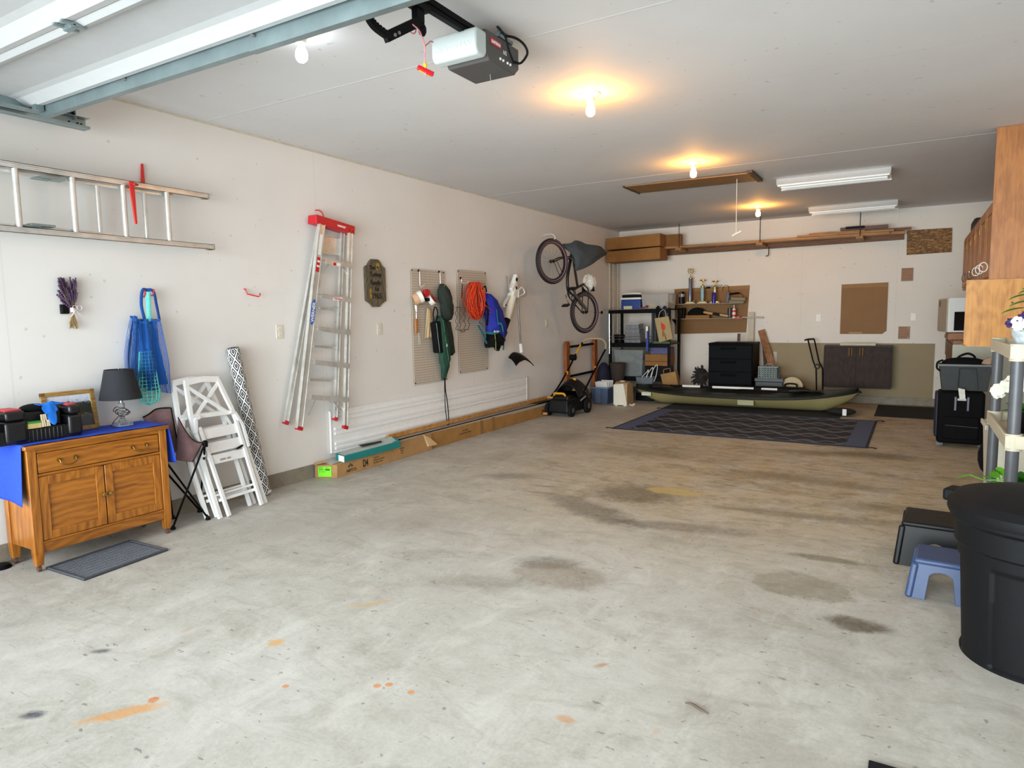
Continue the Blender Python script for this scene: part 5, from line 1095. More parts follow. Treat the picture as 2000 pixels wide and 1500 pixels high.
# storage bin with papers
bn2 = thing('storage_bin', 'slate blue plastic storage bin full of papers on the floor behind the mower', 'bin', (-3.93, 9.3, 0))
bgm = M('slate_blue_bin', '#4b5c78', .5, var=.1)
def tub_(g, x0, x1, y0, y1, z0, z1, tp_, th=.008):
    o0 = [(x0 + tp_, y0 + tp_), (x1 - tp_, y0 + tp_), (x1 - tp_, y1 - tp_), (x0 + tp_, y1 - tp_)]; o1 = [(x0, y0), (x1, y0), (x1, y1), (x0, y1)]
    i1 = [(x0 + th, y0 + th), (x1 - th, y0 + th), (x1 - th, y1 - th), (x0 + th, y1 - th)]; i0 = [(x0 + tp_ + th, y0 + tp_ + th), (x1 - tp_ - th, y0 + tp_ + th), (x1 - tp_ - th, y1 - tp_ - th), (x0 + tp_ + th, y1 - tp_ - th)]
    R = [[g._v(V((a, b, z))) for a, b in pts] for pts, z in ((o0, z0), (o1, z1), (i1, z1), (i0, z0 + th))]
    g.skin(R); return g
tub_(G(), -4.07, -3.80, 9.12, 9.52, 0, .25, .02).build('tub', bgm, bn2, bevel=.004)
G().box(-4.08, -3.79, 9.11, 9.125, .232, .252).box(-3.80, -3.785, 9.11, 9.53, .232, .252).build('rim_lip', M('bin_rim', '#70809a', .5, var=.05), bn2)
g = G().box(-3.995, -3.91, 9.105, 9.122, .02, .23); g.build('front_rib', M('bin_rib', '#5b6c88', .5, var=.05), bn2)
for k in range(4):
    y = 9.2 + .07 * k; one(G().box(-4.03, -3.84, -.002, .002, -.07, .07, Matrix.Translation((0, y, .255 + .015 * math.sin(k * 3))) @ Matrix.Rotation(.25 - .15 * k, 4, 'X')), 'paper_sheet', paper, 'loose white paper sheet sticking out of the slate blue bin', 'paper', 'papers in the slate blue bin')
one(G().ell((-4.12, 9.72, .29), (.12, .15, .29), 18), 'laundry_sack', M('navy_sack', '#10142e', .8, var=.25), 'dark navy sack slumped behind the slate blue bin', 'sack', smooth=True)
# white heater
ac = thing('space_heater', 'white upright space heater with a beige tapered side on the floor beside the kayak', 'heater', (-3.6, 9.2, 0))
G().prism([(9.06, .012), (9.06, .30), (9.085, .33), (9.17, .35), (9.30, .30), (9.34, .012)], (-3.68, 0, 0), (0, 1, 0), (0, 0, 1), (.20, 0, 0)).build('casing', M('heater_beige', '#a58b66', .5, var=.05), ac, bevel=.008)
G().hexa([P_(-3.685, 9.045, .012), P_(-3.475, 9.045, .012), P_(-3.475, 9.06, .012), P_(-3.685, 9.06, .012), P_(-3.685, 9.045, .31), P_(-3.53, 9.045, .325), P_(-3.53, 9.06, .325), P_(-3.685, 9.06, .31)]).build('front_panel', ivory, ac, bevel=.006)
G().box(-3.66, -3.62, 9.05, 9.32, 0, .012).box(-3.53, -3.49, 9.05, 9.32, 0, .012).build('feet', ivory, ac); G().box(-3.62, -3.55, 9.14, 9.19, .345, .358).build('grip', ivory, ac, bevel=.004)
one(G().tube([(-3.42 + .035 * math.cos(a) * (1 + .2 * math.sin(3 * a)), 9.10 + .04 * math.sin(a), .01 + .012 * (1 + math.sin(2 * a))) for a in [2 * PI * i / 24 for i in range(24)]], .006, n=6, closed=True), 'power_lead', white_plastic, 'coiled white power lead on the floor beside the space heater', 'lead', smooth=True)
# conduits
for i, y in enumerate((10.27, 10.42, 10.62)):
    one(G().cyl((XL + .022, y, 1.0), (XL + .022, y, 2.165), .017, n=12), 'conduit_pipe', M('beige_pipe', '#c9bda6', .5, var=.05), ('beige vertical pipe in the back left corner, farthest from the corner', 'beige vertical pipe in the back left corner, middle of the three', 'beige vertical pipe tight in the back left corner')[i], 'pipe', smooth=True)
# wire shelving rack
rk = thing('storage_rack', 'black metal storage rack loaded with bins in the back left corner', 'shelving', (-3.62, 10.15, 0))
RX0, RX1, RY0, RY1 = -4.09, -3.14, 9.92, 10.42
for x in (RX0, RX1):
    for y in (RY0, RY1): G().box(x - .02, x + .02, y - .016, y + .016, 0, 1.40).build('post', black_metal, rk)
for z in (1.385, .86, .34):
    g = G().box(RX0 - .02, RX1 + .02, RY0 - .02, RY1 + .02, z - .012, z + .006)
    g.build('shelf', black_metal, rk)
    G().box(RX0 - .02, RX1 + .02, RY0 - .026, RY0 - .02, z - .055, z + .01).build('shelf_beam', black_metal, rk)
G().cyl((RX0 - .10, RY0 - .04, 1.388), (RX1 - .38, RY0 - .04, 1.392), .006, n=8).build('top_rod', chrome, rk)
G().cyl((RX0 + .0, RY0 - .035, .70), (RX0 + .0, RY0 - .035, 1.33), .007, n=8).build('side_rod', chrome, rk)
for z in (.975, .93, .80, .76): G().cyl((RX0, RY0 - .03, z), (RX1 - .25, RY0 - .03, z), .0035, n=6).build('wire_rail', chrome, rk)
# things on it
cl2 = thing('cooler', 'small blue picnic cooler with a white lid and handle on top of the rack', 'cooler', (-3.76, 10.1, 1.392))
G().box(-3.93, -3.61, 9.97, 10.2, 1.392, 1.545).build('cooler_body', M('cooler_blue', '#173a80', .4, var=.06), cl2, bevel=.012, seg=3)
G().box(-3.94, -3.60, 9.96, 10.21, 1.545, 1.575).build('lid', white_plastic, cl2, bevel=.006); G().box(-3.92, -3.62, 9.98, 10.19, 1.575, 1.62).build('lid_recess', black_plastic, cl2, bevel=.01)
G().tube(curve([(-3.94, 10.08, 1.575), (-3.935, 10.08, 1.61), (-3.90, 10.06, 1.635), (-3.77, 10.05, 1.64), (-3.65, 10.06, 1.63), (-3.605, 10.08, 1.585)], 6), .014, n=10).build('handle', white_plastic, cl2, smooth=True)
one(G().box(-3.87, -3.735, 9.925, 9.955, 1.392, 1.445), 'label_carton', M('print_carton', '#c9c5ae', .7, var=.3, vs=70), 'small printed carton standing in front of the blue cooler', 'box', bevel=.002)
clr = M('clear_bin', '#c9c6be', .15, var=0, alpha=.38)
cb2 = thing('clear_bin', 'large clear plastic bin with yellow cloth inside on top of the rack', 'bin', (-3.35, 10.15, 1.392))
tub_(G(), -3.59, -3.17, 9.96, 10.35, 1.392, 1.62, .012, .004).build('bin_walls', clr, cb2, bevel=.003); G().box(-3.60, -3.16, 9.95, 10.36, 1.62, 1.628).build('lid', M('clear_lid', '#b9b6ae', .3, var=0, alpha=.5), cb2)
one(G().ell((-3.47, 10.1, 1.455), (.10, .10, .055), 16), 'yellow_cloth', M('yellow_cloth', '#d8ad3d', .8, var=.15), 'folded yellow cloth inside the clear bin on the rack top', 'cloth', smooth=True)
one(G().box(-3.33, -3.22, 10.0, 10.2, 1.40, 1.50), 'inner_box', M('clear_white', '#b8b2a6', .5, var=.15), 'small whitish container inside the clear bin on the rack top', 'container', bevel=.01)
one(G().bar((-3.63, 9.93, 1.40), (-3.50, 9.93, 1.425), .02, .02).ell((-3.495, 9.93, 1.43), (.022, .014, .022), 8), 'hand_tool', M('red_black_tool', '#6e1d16', .5, var=.3), 'dark red hand tool lying at the front edge of the rack top', 'tool')
for k in range(4):
    z0 = .868 + k * .075; t = thing('clear_container', ['clear food container at the bottom of the stack in the rack', 'clear food container second from the bottom in the rack stack', 'clear food container third from the bottom in the rack stack', 'clear food container with a white lid topping the rack stack'][k], 'container', (-3.76, 10.12, z0))
    G().box(-3.90 + .01 * k, -3.63 - .01 * k, 10.02, 10.24, z0, z0 + .065).build('tub', M('grey_clear', '#8c8f92', .2, var=.3, vs=30, alpha=.75), t, bevel=.01)
    G().box(-3.91 + .01 * k, -3.62 - .01 * k, 10.01, 10.25, z0 + .065, z0 + .073).build('lid', M('grey_lid', '#a5a7a8', .3, var=.1) if k < 3 else white_plastic, t, bevel=.003)
one(G().lathe([(.001, 0), (.085, 0), (.095, .13), (.088, .13), (.08, .01), (.001, .01)], (-4.0, 10.1, .868), n=24), 'cooking_pot', black_metal, 'black cooking pot at the left of the middle rack shelf', 'pot', smooth=True)
one(G().lathe([(.001, 0), (.022, 0), (.022, .05), (.001, .055)], (-3.50, 9.98, .868), n=14), 'chrome_cup', chrome, 'small chrome cup at the front of the middle rack shelf', 'cup', smooth=True)
for i, (x, hh_, c_, lb_) in enumerate(((-3.455, .38, '#1c3f86', 'tall blue binder leaning at the right of the middle rack shelf'), (-3.41, .50, '#15161c', 'tall black portfolio beside the blue binder on the rack'), (-3.37, .48, '#201c1c', 'dark portfolio between the black one and the cardinal bag'))):
    one(G().box(x - .018, x + .018, 9.95 if i else 9.83, 10.3 if i else 9.885, .867 if i else .75, (.867 if i else .75) + hh_), 'folder', M('folder_%d' % i, c_, .5, var=.05), lb_, 'folder', bevel=.004)
one(G().box(-3.47, -3.435, 9.815, 9.83, 1.06, 1.13).box(-3.47, -3.462, 9.815, 9.83, .95, 1.06), 'white_bracket', white_plastic, 'white plastic clip at the top of the blue binder', 'clip')
cbg = thing('paper_bag', 'tan bag printed with a red cardinal hanging on the right side of the rack', 'bag', (-3.18, 9.82, .9))
q = [P_(-3.34, 9.83, 1.25), P_(-3.12, 9.80, 1.28), P_(-3.045, 9.80, .945), P_(-3.265, 9.83, .885)]
G().hexa([p for p in q[::-1]] + [p + V((0, .05, 0)) for p in q[::-1]]).build('bag_body', M('tan_bag', '#a89468', .8, var=.06), cbg, bevel=.004)
def cb_(a, b): return q[0].lerp(q[1], a).lerp(q[3].lerp(q[2], a), b) + V((0, -.003, 0))
red_c = M('cardinal_red', '#c93c1d', .7, var=.1)
pr_ = [(.42, .17), (.47, .26), (.60, .30), (.66, .42), (.60, .52), (.50, .58), (.40, .55), (.36, .45), (.37, .32)]
g = G(); vs = [g._v(cb_(a, b)) for a, b in pr_]; vs2 = [g._v(cb_(a, b) + V((0, .003, 0))) for a, b in pr_]; g.face(vs); g.face(vs2[::-1]); g.build('bird_print', red_c, cbg)
br_c = M('cardinal_brown', '#8a3a18', .7, var=.1)
for pr2 in ([(.40, .58), (.47, .58), (.40, .80), (.33, .80)], [(.47, .66), (.52, .66), (.58, .98), (.50, .98)]):
    g = G(); vs = [g._v(cb_(a, b)) for a, b in pr2]; vs2 = [g._v(cb_(a, b) + V((0, .003, 0))) for a, b in pr2]; g.face(vs); g.face(vs2[::-1]); g.build('branch_print', br_c, cbg)
G().tube(curve([(-3.28, 9.85, 1.255), (-3.27, 9.86, 1.33), (-3.22, 9.87, 1.38), (-3.18, 9.86, 1.34), (-3.17, 9.84, 1.27)], 5), .009, n=6, flat=.4).build('handle', white_plastic, cbg, smooth=True)
for x0_, x1_, lb_ in ((-3.34, -3.27, 'black strap bag hung over the upper right corner of the rack'), (-3.235, -3.17, 'navy strap bag hung over the upper right corner of the rack')):
    one(G().ell(((x0_ + x1_) / 2, 9.885, 1.35), (.04, .02, .09), 12), 'hanging_bag', M('navy_black', '#0f1322', .8, var=.2) if x0_ > -3.3 else black_cloth, lb_, 'bag', smooth=True)
one(G().box(-3.37, -3.12, 9.88, 10.25, .868, .90), 'green_tray', M('dark_green_card', '#3f5638', .6, var=.1), 'flat green box under the cardinal bag on the rack', 'box')
lt = thing('clear_tote', 'clear plastic tote of clothes on the lower rack shelf', 'bin', (-3.8, 10.1, .346))
tub_(G(), -4.04, -3.56, 9.95, 10.38, .346, .75, .03, .004).build('tote_walls', M('clear_tote_m', '#aab0ae', .15, var=0, alpha=.35), lt, bevel=.004); G().box(-4.05, -3.55, 9.94, 10.39, .75, .765).build('lid', M('tote_lid', '#b5bcba', .3, var=.05), lt, bevel=.003)
one(G().ell((-3.88, 10.14, .62), (.13, .13, .09), 16), 'folded_clothes', M('khaki_clothes', '#8f8b6c', .85, var=.2), 'khaki clothes pile inside the clear tote on the rack', 'clothes', smooth=True)
one(G().ell((-3.64, 10.10, .64), (.06, .10, .055), 14), 'blue_cloth', M('blue_clothes', '#2a4f93', .85, var=.1), 'blue cloth bundle inside the clear tote on the rack', 'cloth', smooth=True)
one(G().ell((-3.84, 10.14, .46), (.16, .14, .10), 16), 'dark_clothes', black_cloth, 'dark clothes at the bottom of the clear tote on the rack', 'clothes', smooth=True)
cx1 = thing('cardboard_box', 'small brown cardboard box on the lower right of the rack', 'box', (-3.48, 10.0, .50))
G().box(-3.54, -3.17, 9.98, 10.3, .52, .70).build('box_body', cardboard2, cx1, bevel=.003); G().box(-3.5405, -3.1695, 9.976, 9.98, .585, .592).build('flap_line', ink, cx1)
one(G().box(-3.54, -3.18, 9.98, 10.3, .346, .518), 'dark_crate', black_plastic, 'black crate under the small cardboard box on the rack', 'crate', bevel=.008)
one(G().box(-3.45, -3.17, 9.98, 10.28, .705, .80), 'purple_box', M('purple_card', '#55557f', .7, var=.1), 'muted purple box on top of the small cardboard box', 'box')
wkb = thing('waste_basket', 'dark brown woven waste basket under the rack behind the space heater', 'basket', (-3.87, 9.86, 0))
G().lathe([(.001, .22), (.085, .22), (.125, .56), (.115, .56), (.078, .24), (.001, .24)], (-3.90, 9.76, 0), n=28).build('basket_shell', M('woven_brown', '#3a2f26', .9, var=.35, vs=90, bmp=.8), wkb, smooth=True)
G().lathe([(.12, .555), (.13, .56), (.12, .572), (.11, .56)], (-3.90, 9.76, 0), n=28, cap=False, closed=True).build('basket_rim', M('woven_brown'), wkb, smooth=True)
one(G().box(-3.99, -3.78, 9.66, 9.86, 0, .22), 'dark_tub', M('dark_navy_tub', '#14161f', .6, var=.1), 'dark tub on the floor carrying the woven waste basket', 'tub', bevel=.01)
sm2 = thing('wire_hanger_tub', 'grey plastic tub holding white coat hangers behind the kayak', 'tub', (-3.45, 9.93, 0))
tub_(G(), -3.60, -3.33, 9.74, 9.95, .12, .36, .03).build('tub', M('grey_tub', '#6a7078', .5, var=.2), sm2, bevel=.006)
one(G().box(-3.6, -3.33, 9.74, 9.95, 0, .118), 'black_box', black_plastic, 'black box on the floor under the grey tub of hangers', 'box', bevel=.006)
for k in range(3):
    x = -3.55 + .07 * k
    one(G().tube(curve([(x, 9.82, .26), (x + .03, 9.81, .36 + .02 * k), (x + .09, 9.80, .42 + .05 * k), (x + .13, 9.80, .47 + .035 * k), (x + .11, 9.80, .38), (x + .06, 9.81, .27)], 6), .005, n=6), 'coat_hanger', white_plastic, ['white plastic coat hanger, leftmost in the grey tub', 'white plastic coat hanger, middle one in the grey tub', 'white plastic coat hanger standing tallest in the grey tub'][k], 'hanger', smooth=True)
one(G().ell((-3.70, 9.66, .12), (.10, .07, .14), 14), 'grey_sack', M('slate_sack', '#3c4654', .8, var=.2), 'slate grey sack slumped between the heater and the kayak', 'sack', smooth=True)
bb3 = thing('shopping_bag', 'tilted brown paper shopping bag behind the kayak', 'bag', (-3.1, 9.9, 0))
q = [P_(-3.15, 9.76, .13), P_(-2.92, 9.76, .13), P_(-2.99, 9.76, .46), P_(-3.22, 9.76, .41)]
G().hexa(q + [p + V((0, .12, 0)) for p in q]).build('bag_body', M('kraft_paper', '#9c7545', .85, var=.15, vs=12), bb3, bevel=.003)
G().tube(curve([(-3.17, 9.77, .42), (-3.17, 9.77, .48), (-3.08, 9.77, .50), (-3.07, 9.77, .44)], 5), .005, n=6).build('handle', M('kraft_paper'), bb3)
one(G().box(-3.15, -2.92, 9.86, 9.895, 0, .125), 'dark_case', black_plastic, 'thin black case on the floor behind the brown shopping bag', 'case', bevel=.006)
# dark feather / palm ornament
ft = thing('feather_bunch', 'bunch of dark curled feathers or leaves between the kayak and black drawers', 'feathers', (-2.7, 10.0, .0))
dkf = M('dark_feather', '#1f1a16', .8, var=.4, vs=20); g = G(); random.seed(3)
for k in range(60):
    a = random.uniform(0, 2 * PI); L = random.uniform(.10, .17); c = V((-2.68, 10.02, .38)); ph = random.uniform(-.5, .9)
    d_ = V((math.cos(a) * math.cos(ph), -abs(math.sin(ph)) * .5, math.sin(a))); p1 = c + d_ * L * .3; p2 = c + d_ * L + V((0, -.02, 0)); p3 = p2 + V((.01, 0, -.03))
    g.tube([p1, p1.lerp(p2, .5), p2, p3], [.004, .013, .009, .001], n=5, flat=.25, up=V((0, 1, 0)))
g.ell((-2.68, 10.06, .38), (.10, .05, .12), 12); g.build('leaf_cluster', dkf, ft)
G().cyl((-2.68, 10.08, 0), (-2.68, 10.06, .32), .02, n=10).build('stem', dkf, ft)
# black drawers
db = thing('drawer_tower', 'black plastic drawer tower with wide drawers against the back wall', 'drawers', (-2.25, 10.2, 0))
dbm = M('drawer_black', '#07080a', .5, var=.15, spec=.06); dft = M('drawer_front', '#0b0f13', .6, var=.12, spec=.08)
G().box(-2.56, -1.935, 9.975, 10.47, .03, .88).build('cabinet_shell', dbm, db, bevel=.006)
G().box(-2.565, -1.93, 9.965, 10.475, .85, .875).build('top', dbm, db, bevel=.008)
for i, (z0, z1) in enumerate(((.655, .845), (.465, .645), (.275, .455), (.085, .265))):
    d_ = G().box(-2.55, -1.945, 9.955, 9.99, z0, z1).build('drawer', dft, db, bevel=.005)
    G().box(-2.38, -2.16, 9.945, 9.957, z1 - .06, z1 - .025).build('pull', M('pull_black', '#050506', .7, var=0, spec=.1), d_, bevel=.006)
for x in (-2.50, -2.0): G().cyl((x, 10.0, 0), (x, 10.0, .04), .02, n=12).cyl((x, 10.44, 0), (x, 10.44, .04), .02, n=12).build('foot', dbm, db)
one(G().bar((-2.235, 10.45, .885), (-2.232, 10.45, 1.0), .04, .02, up=(0, 1, 0)), 'dark_stick', wood('dark_brown_stick', '#4a2f1d', '#2d1b10', 'z', .6), 'short dark wood stick standing on the black drawer tower', 'stick')
# white wooden T
wt2 = thing('white_wood_cross', 'off-white wooden cross brace of two boards leaning on the back wall', 'boards', (-2.1, 10.64, 0))
G().bar((-2.10, 10.60, 0), (-2.105, 10.69, 1.32), .085, .02, up=(0, 1, 0)).build('upright', M('offwhite_wood', '#b9ae9c', .6, var=.08), wt2, bevel=.002)
G().bar((-2.36, 10.672, 1.245), (-1.93, 10.672, 1.235), .02, .05, up=(0, 1, 0)).build('crossbar', M('offwhite_wood2', '#aca190', .6, var=.08), wt2, bevel=.002)
pb_ = wood('brown_plank', '#94602c', '#6b4018', 'z', .55)
one(G().bar((-1.60, 10.50, 0), (-1.96, 10.70, 1.045), .10, .02, up=(0, 1, 0)), 'wood_plank', pb_, 'brown wood plank leaning on the back wall right of the drawers', 'plank', bevel=.002)
one(G().bar((-1.83, 10.60, 0), (-1.935, 10.735, .93), .04, .02, up=(0, 1, 0)), 'wood_plank', wood('dark_plank', '#4a2d18', '#2f1c0e', 'z', .6), 'narrow dark plank behind the brown leaning plank', 'plank')
one(G().bar((-1.76, 10.735, 0), (-1.76, 10.745, .72), .05, .012, up=(0, 1, 0)), 'white_board', M('offwhite_wood'), 'short off-white slat behind the leaning planks', 'slat')
tt = thing('tool_tray', 'grey plastic tool box tray with handle behind the kayak', 'tool box', (-1.7, 10.1, 0))
G().box(-1.90, -1.53, 10.0, 10.2, .12, .33).build('box_body', M('tray_grey', '#3e4244', .5, var=.1), tt, bevel=.01); G().box(-1.91, -1.52, 9.99, 10.21, .33, .38).build('lid', M('tray_grey2', '#4b4f51', .5, var=.08), tt, bevel=.008)
one(G().box(-1.9, -1.5, 9.98, 10.25, 0, .118), 'flat_crate', black_plastic, 'black flat crate under the grey tool box', 'crate', bevel=.006)
wc = thing('wire_crate', 'small teal-grey plastic lattice crate on top of the grey tool box', 'crate', (-1.74, 10.1, .382))
def lattice(g, o, ex_, ey_, nu, nv, r):
    o = V(o); ex_ = V(ex_); ey_ = V(ey_)
    for i in range(nu + 1): g.bar(o + ex_ * i / nu, o + ex_ * i / nu + ey_, r, r)
    for j in range(nv + 1): g.bar(o + ey_ * j / nv, o + ey_ * j / nv + ex_, r, r)
g = G(); lattice(g, (-1.86, 10.02, .385), (.26, 0, 0), (0, 0, .15), 7, 5, .009); g.build('front_lattice', M('crate_teal', '#7f8f8c', .5, var=.1), wc)
g = G(); lattice(g, (-1.60, 10.02, .385), (0, .16, 0), (0, 0, .15), 5, 5, .009); g.build('side_lattice', M('crate_teal'), wc)
g = G(); lattice(g, (-1.86, 10.18, .385), (.26, 0, 0), (0, 0, .15), 7, 5, .009); g.build('back_lattice', M('crate_teal'), wc)
G().box(-1.865, -1.595, 10.015, 10.185, .533, .545).tube(curve([(-1.78, 10.1, .545), (-1.76, 10.1, .575), (-1.70, 10.1, .575), (-1.68, 10.1, .545)], 4), .006, n=6).build('top_frame', M('crate_teal'), wc)
one(G().prism([(.145 * math.cos(PI * k / 16), .14 * math.sin(PI * k / 16)) for k in range(17)], (-1.42, 10.1, .26), (1, 0, 0), (0, 0, 1), (0, .03, 0)), 'round_seat_lid', M('cream_disc', '#b79f74', .5, var=.06), 'cream half-round lid standing behind the kayak right of the crate', 'lid', bevel=.004)
one(G().box(-1.57, -1.27, 10.02, 10.3, 0, .258), 'dark_box', black_plastic, 'black box behind the kayak carrying the cream round lid', 'box', bevel=.01)
one(G().tube(curve([(-1.50, 10.0, .262), (-1.49, 10.0, .305), (-1.42, 10.0, .315), (-1.35, 10.0, .305), (-1.34, 10.0, .262)], 5), .011, n=8), 'grab_handle', black_plastic, 'black grab handle in front of the cream round lid', 'handle', smooth=True)
# hand truck
ht2 = thing('luggage_cart', 'black folding luggage cart leaning upright on the back wall', 'cart', (-1.15, 10.4, 0))
for o in (0, .085):
    G().tube([(-1.285 + o, 10.55, .915), (-1.20 + o * .9, 10.50, .60), (-1.155 + o, 10.47, .50), (-1.125 + o * .9, 10.40, 0.02)], .010, n=8).build('side_tube', black_metal, ht2, smooth=True)
G().tube([(-1.33, 10.55, .90), (-1.285, 10.55, .915), (-1.20, 10.55, .92)], .011, n=8).build('top_grip', black_plastic, ht2, smooth=True)
G().lathe([(.022, -.01), (.04, -.01), (.04, .01), (.022, .01)], (-1.14, 10.46, .53), V((0, 1, 0)), 18, cap=False, closed=True).build('hinge_hub', black_plastic, ht2); G().box(-1.16, -1.0, 10.25, 10.42, .0, .02).build('toe_plate', black_metal, ht2)

# ================================================================== KAYAK, RUG
hull = M('khaki_hull', '#978a5c', .5, var=.06, vs=4); deckm = M('dark_olive_deck', '#1a1f1c', .45, var=.3, vs=5)
ky = thing('kayak', 'kayak with khaki hull and black-green deck lying by the back wall', 'kayak', (-2.02, 9.6, .02))
KX0, KX1, KY = -3.52, -.55, 9.55
def kay(t):   # t 0..1 -> x, half beam, gunwale z, keel z
    x = KX0 + (KX1 - KX0) * t; s = max(0.0, 4 * t * (1 - t)); hb = .345 * s ** .62
    gz = .185 + .115 * abs(2 * t - 1) ** 3 * (1 if t > .5 else .45)
    kz = .02 + (gz - .05) * max(0, abs(2 * t - 1) - .72) ** 1.3 / (.28 ** 1.3) * .93
    return x, hb, gz, kz
NS = 48; g = G(); rings = []
for i in range(NS + 1):
    t = i / NS; x, hb, gz, kz = kay(t); R = []
    for j in range(17):
        a = PI * j / 16; yy = -math.cos(a) * hb; f = abs(math.cos(a)); zz = kz + (gz - kz) * (f ** 2.6) 
        R.append(g._v(V((x, KY + yy * (1 - .12 * (1 - f) * 0), zz))))
    rings.append(R)
g.skin(rings, loop=False, cap=False); hu = g.build('hull', hull, ky, smooth=True, ang=80)
g = G(); rings = []
for i in range(NS + 1):
    t = i / NS; x, hb, gz, kz = kay(t); R = []; cockpit = max(0, 1 - ((t - .52) / .16) ** 2)
    for j in range(17):
        a = PI * j / 16; yy = -math.cos(a) * (hb + .012); f = abs(math.cos(a)); crown = .075 * (1 - f ** 2) * (.5 + .5 * math.sin(PI * t)) 
        dip = -.10 * (cockpit ** .4) * max(0, 1 - (yy / .24) ** 4) if abs(yy) < .24 and cockpit > 0 else 0
        R.append(g._v(V((x, KY + yy, gz + crown + dip + .004))))
    rings.append(R)
g.skin(rings, loop=False, cap=False); g.build('deck', deckm, ky, smooth=True, ang=70, solid=.006)
for s in (-1, 1):
    g = G().tube([V((kay(i / NS)[0], KY + s * (kay(i / NS)[1] + .01), kay(i / NS)[2] - .012)) for i in range(NS + 1)], .012, n=8); g.build('gunwale_strip', deckm, ky, smooth=True)
G().box(-1.97, -1.76, KY - .357, KY - .341, .085, .155).build('side_pad', M('pale_khaki', '#9a9870', .5, var=.05), ky, bevel=.004)
G().box(-3.36, -3.22, KY - .218, KY - .19, .135, .185).build('registration_sticker', M('sticker_white', '#c9c9b4', .5, var=.25, vs=80), ky)
G().tube(curve([(-2.05, KY - .17, .26), (-1.9, KY - .24, .275), (-1.6, KY - .25, .275), (-1.25, KY - .22, .27), (-1.1, KY, .27), (-1.25, KY + .22, .27), (-1.7, KY + .25, .275), (-2.0, KY + .2, .27)], 6), .014, n=8).build('cockpit_rim', black_plastic, ky, smooth=True)
G().tube(curve([(-.60, KY, .30), (-.55, KY - .02, .31), (-.52, KY, .28), (-.55, KY + .02, .27)], 5), .007, n=6).build('bow_handle', black_rubber, ky, smooth=True)
for x in (-2.9, -2.55, -.95): G().lathe([(.001, 0), (.055, 0), (.055, .012), (.001, .014)], (x, KY - .02, .262 + (.0 if x < -1 else .01)), n=20).build('deck_hatch', black_plastic, ky, smooth=True)
G().ell((-3.27, KY - .08, .262), (.03, .03, .03), 10).build('bow_cleat', black_plastic, ky, smooth=True)
pd = thing('kayak_paddle', 'kayak paddle with white shaft sections lying along the kayak deck', 'paddle', (-2.1, 9.4, .26))
G().cyl((-2.95, KY - .16, .290), (-1.35, KY - .16, .292), .013, n=12).build('shaft', black_plastic, pd, smooth=True)
for a, b in ((-2.77, -2.52), (-2.35, -1.80), (-1.70, -1.50)): G().cyl((a, KY - .16, .2905), (b, KY - .16, .2915), .0165, n=12).build('white_grip', white_plastic, pd, smooth=True)
for s, x in ((-1, -3.12), (1, -1.15)): G().ell((x, KY - .14, .29), (.22, .08, .008), 18).build('blade', black_plastic, pd, smooth=True)
one(G().box(-2.95, -.72, 9.03, 9.9, .001, .012), 'floor_pad', M('black_pad', '#141516', .85, var=.2), 'black rubber pad on the floor under the kayak', 'mat', bevel=.002)
gs = thing('mesh_sack', 'black mesh sack with a white tag under the right end of the kayak', 'sack', (-.68, 9.3, .01))
G().ell((-.72, 9.32, .055), (.17, .12, .045), 16).build('sack_body', M('sack_black', '#1b1a18', .8, var=.3, vs=30), gs, smooth=True); G().box(-.70, -.655, 9.195, 9.20, .02, .10).build('tag', paper, gs)
# rug
m_, n_, b_s = base('outdoor_rug_weave'); t_ = n_.nodes.new('ShaderNodeTexCoord'); s_ = n_.nodes.new('ShaderNodeSeparateXYZ'); n_.links.new(t_.outputs['Object'], s_.inputs[0])
X_, Y_ = s_.outputs[0], s_.outputs[1]
sn = math_(n_, 'SINE', math_(n_, 'MULTIPLY', X_, 2 * PI / .42)); ph = math_(n_, 'MULTIPLY', sn, .10)
def lines(off, sign):
    yv = math_(n_, 'ADD', Y_, math_(n_, 'MULTIPLY', ph, sign)); d = math_(n_, 'PINGPONG', math_(n_, 'ADD', yv, off), .20)
    return math_(n_, 'LESS_THAN', d, .014)
ln_ = math_(n_, 'MAXIMUM', lines(0, 1), lines(.0, -1)); ln_ = math_(n_, 'MAXIMUM', ln_, lines(.05, 1))
col = mix(n_, ln_, lin('#10131d'), lin('#777b8c')); bx = math_(n_, 'GREATER_THAN', math_(n_, 'ABSOLUTE', X_), 1.12); by = math_(n_, 'GREATER_THAN', math_(n_, 'ABSOLUTE', Y_), .83)
col = mix(n_, math_(n_, 'MAXIMUM', bx, by), col, lin('#4b5676')); n_.links.new(col, b_s.inputs['Base Color']); b_s.inputs['Roughness'].default_value = .75
rg_ = thing('outdoor_rug', 'large navy outdoor rug with a wavy oval pattern in front of the kayak', 'rug', (-1.63, 8.09, 0), (0, 0, -.005))
G().box(-1.30, 1.30, -.90, .90, .001, .007).build('woven_field', m_, rg_, local=True)
edge_m = M('rug_edge', '#14151a', .8, var=.1)
for x0_, x1_, y0_, y1_ in ((-1.315, -1.295, -.91, .91), (1.295, 1.315, -.91, .91), (-1.3, 1.3, -.91, -.895), (-1.3, 1.3, .895, .91)): G().box(x0_, x1_, y0_, y1_, .001, .009).build('binding', edge_m, rg_, local=True)
for sx_, sy_ in ((-1, -1), (1, -1), (-1, 1), (1, 1)): G().tube(curve([(sx_ * 1.31, sy_ * .90, .008), (sx_ * 1.36, sy_ * .91, .012), (sx_ * 1.39, sy_ * .905, .006), (sx_ * 1.36, sy_ * .895, .008)], 4), .005, n=6).build('corner_loop', edge_m, rg_, local=True)
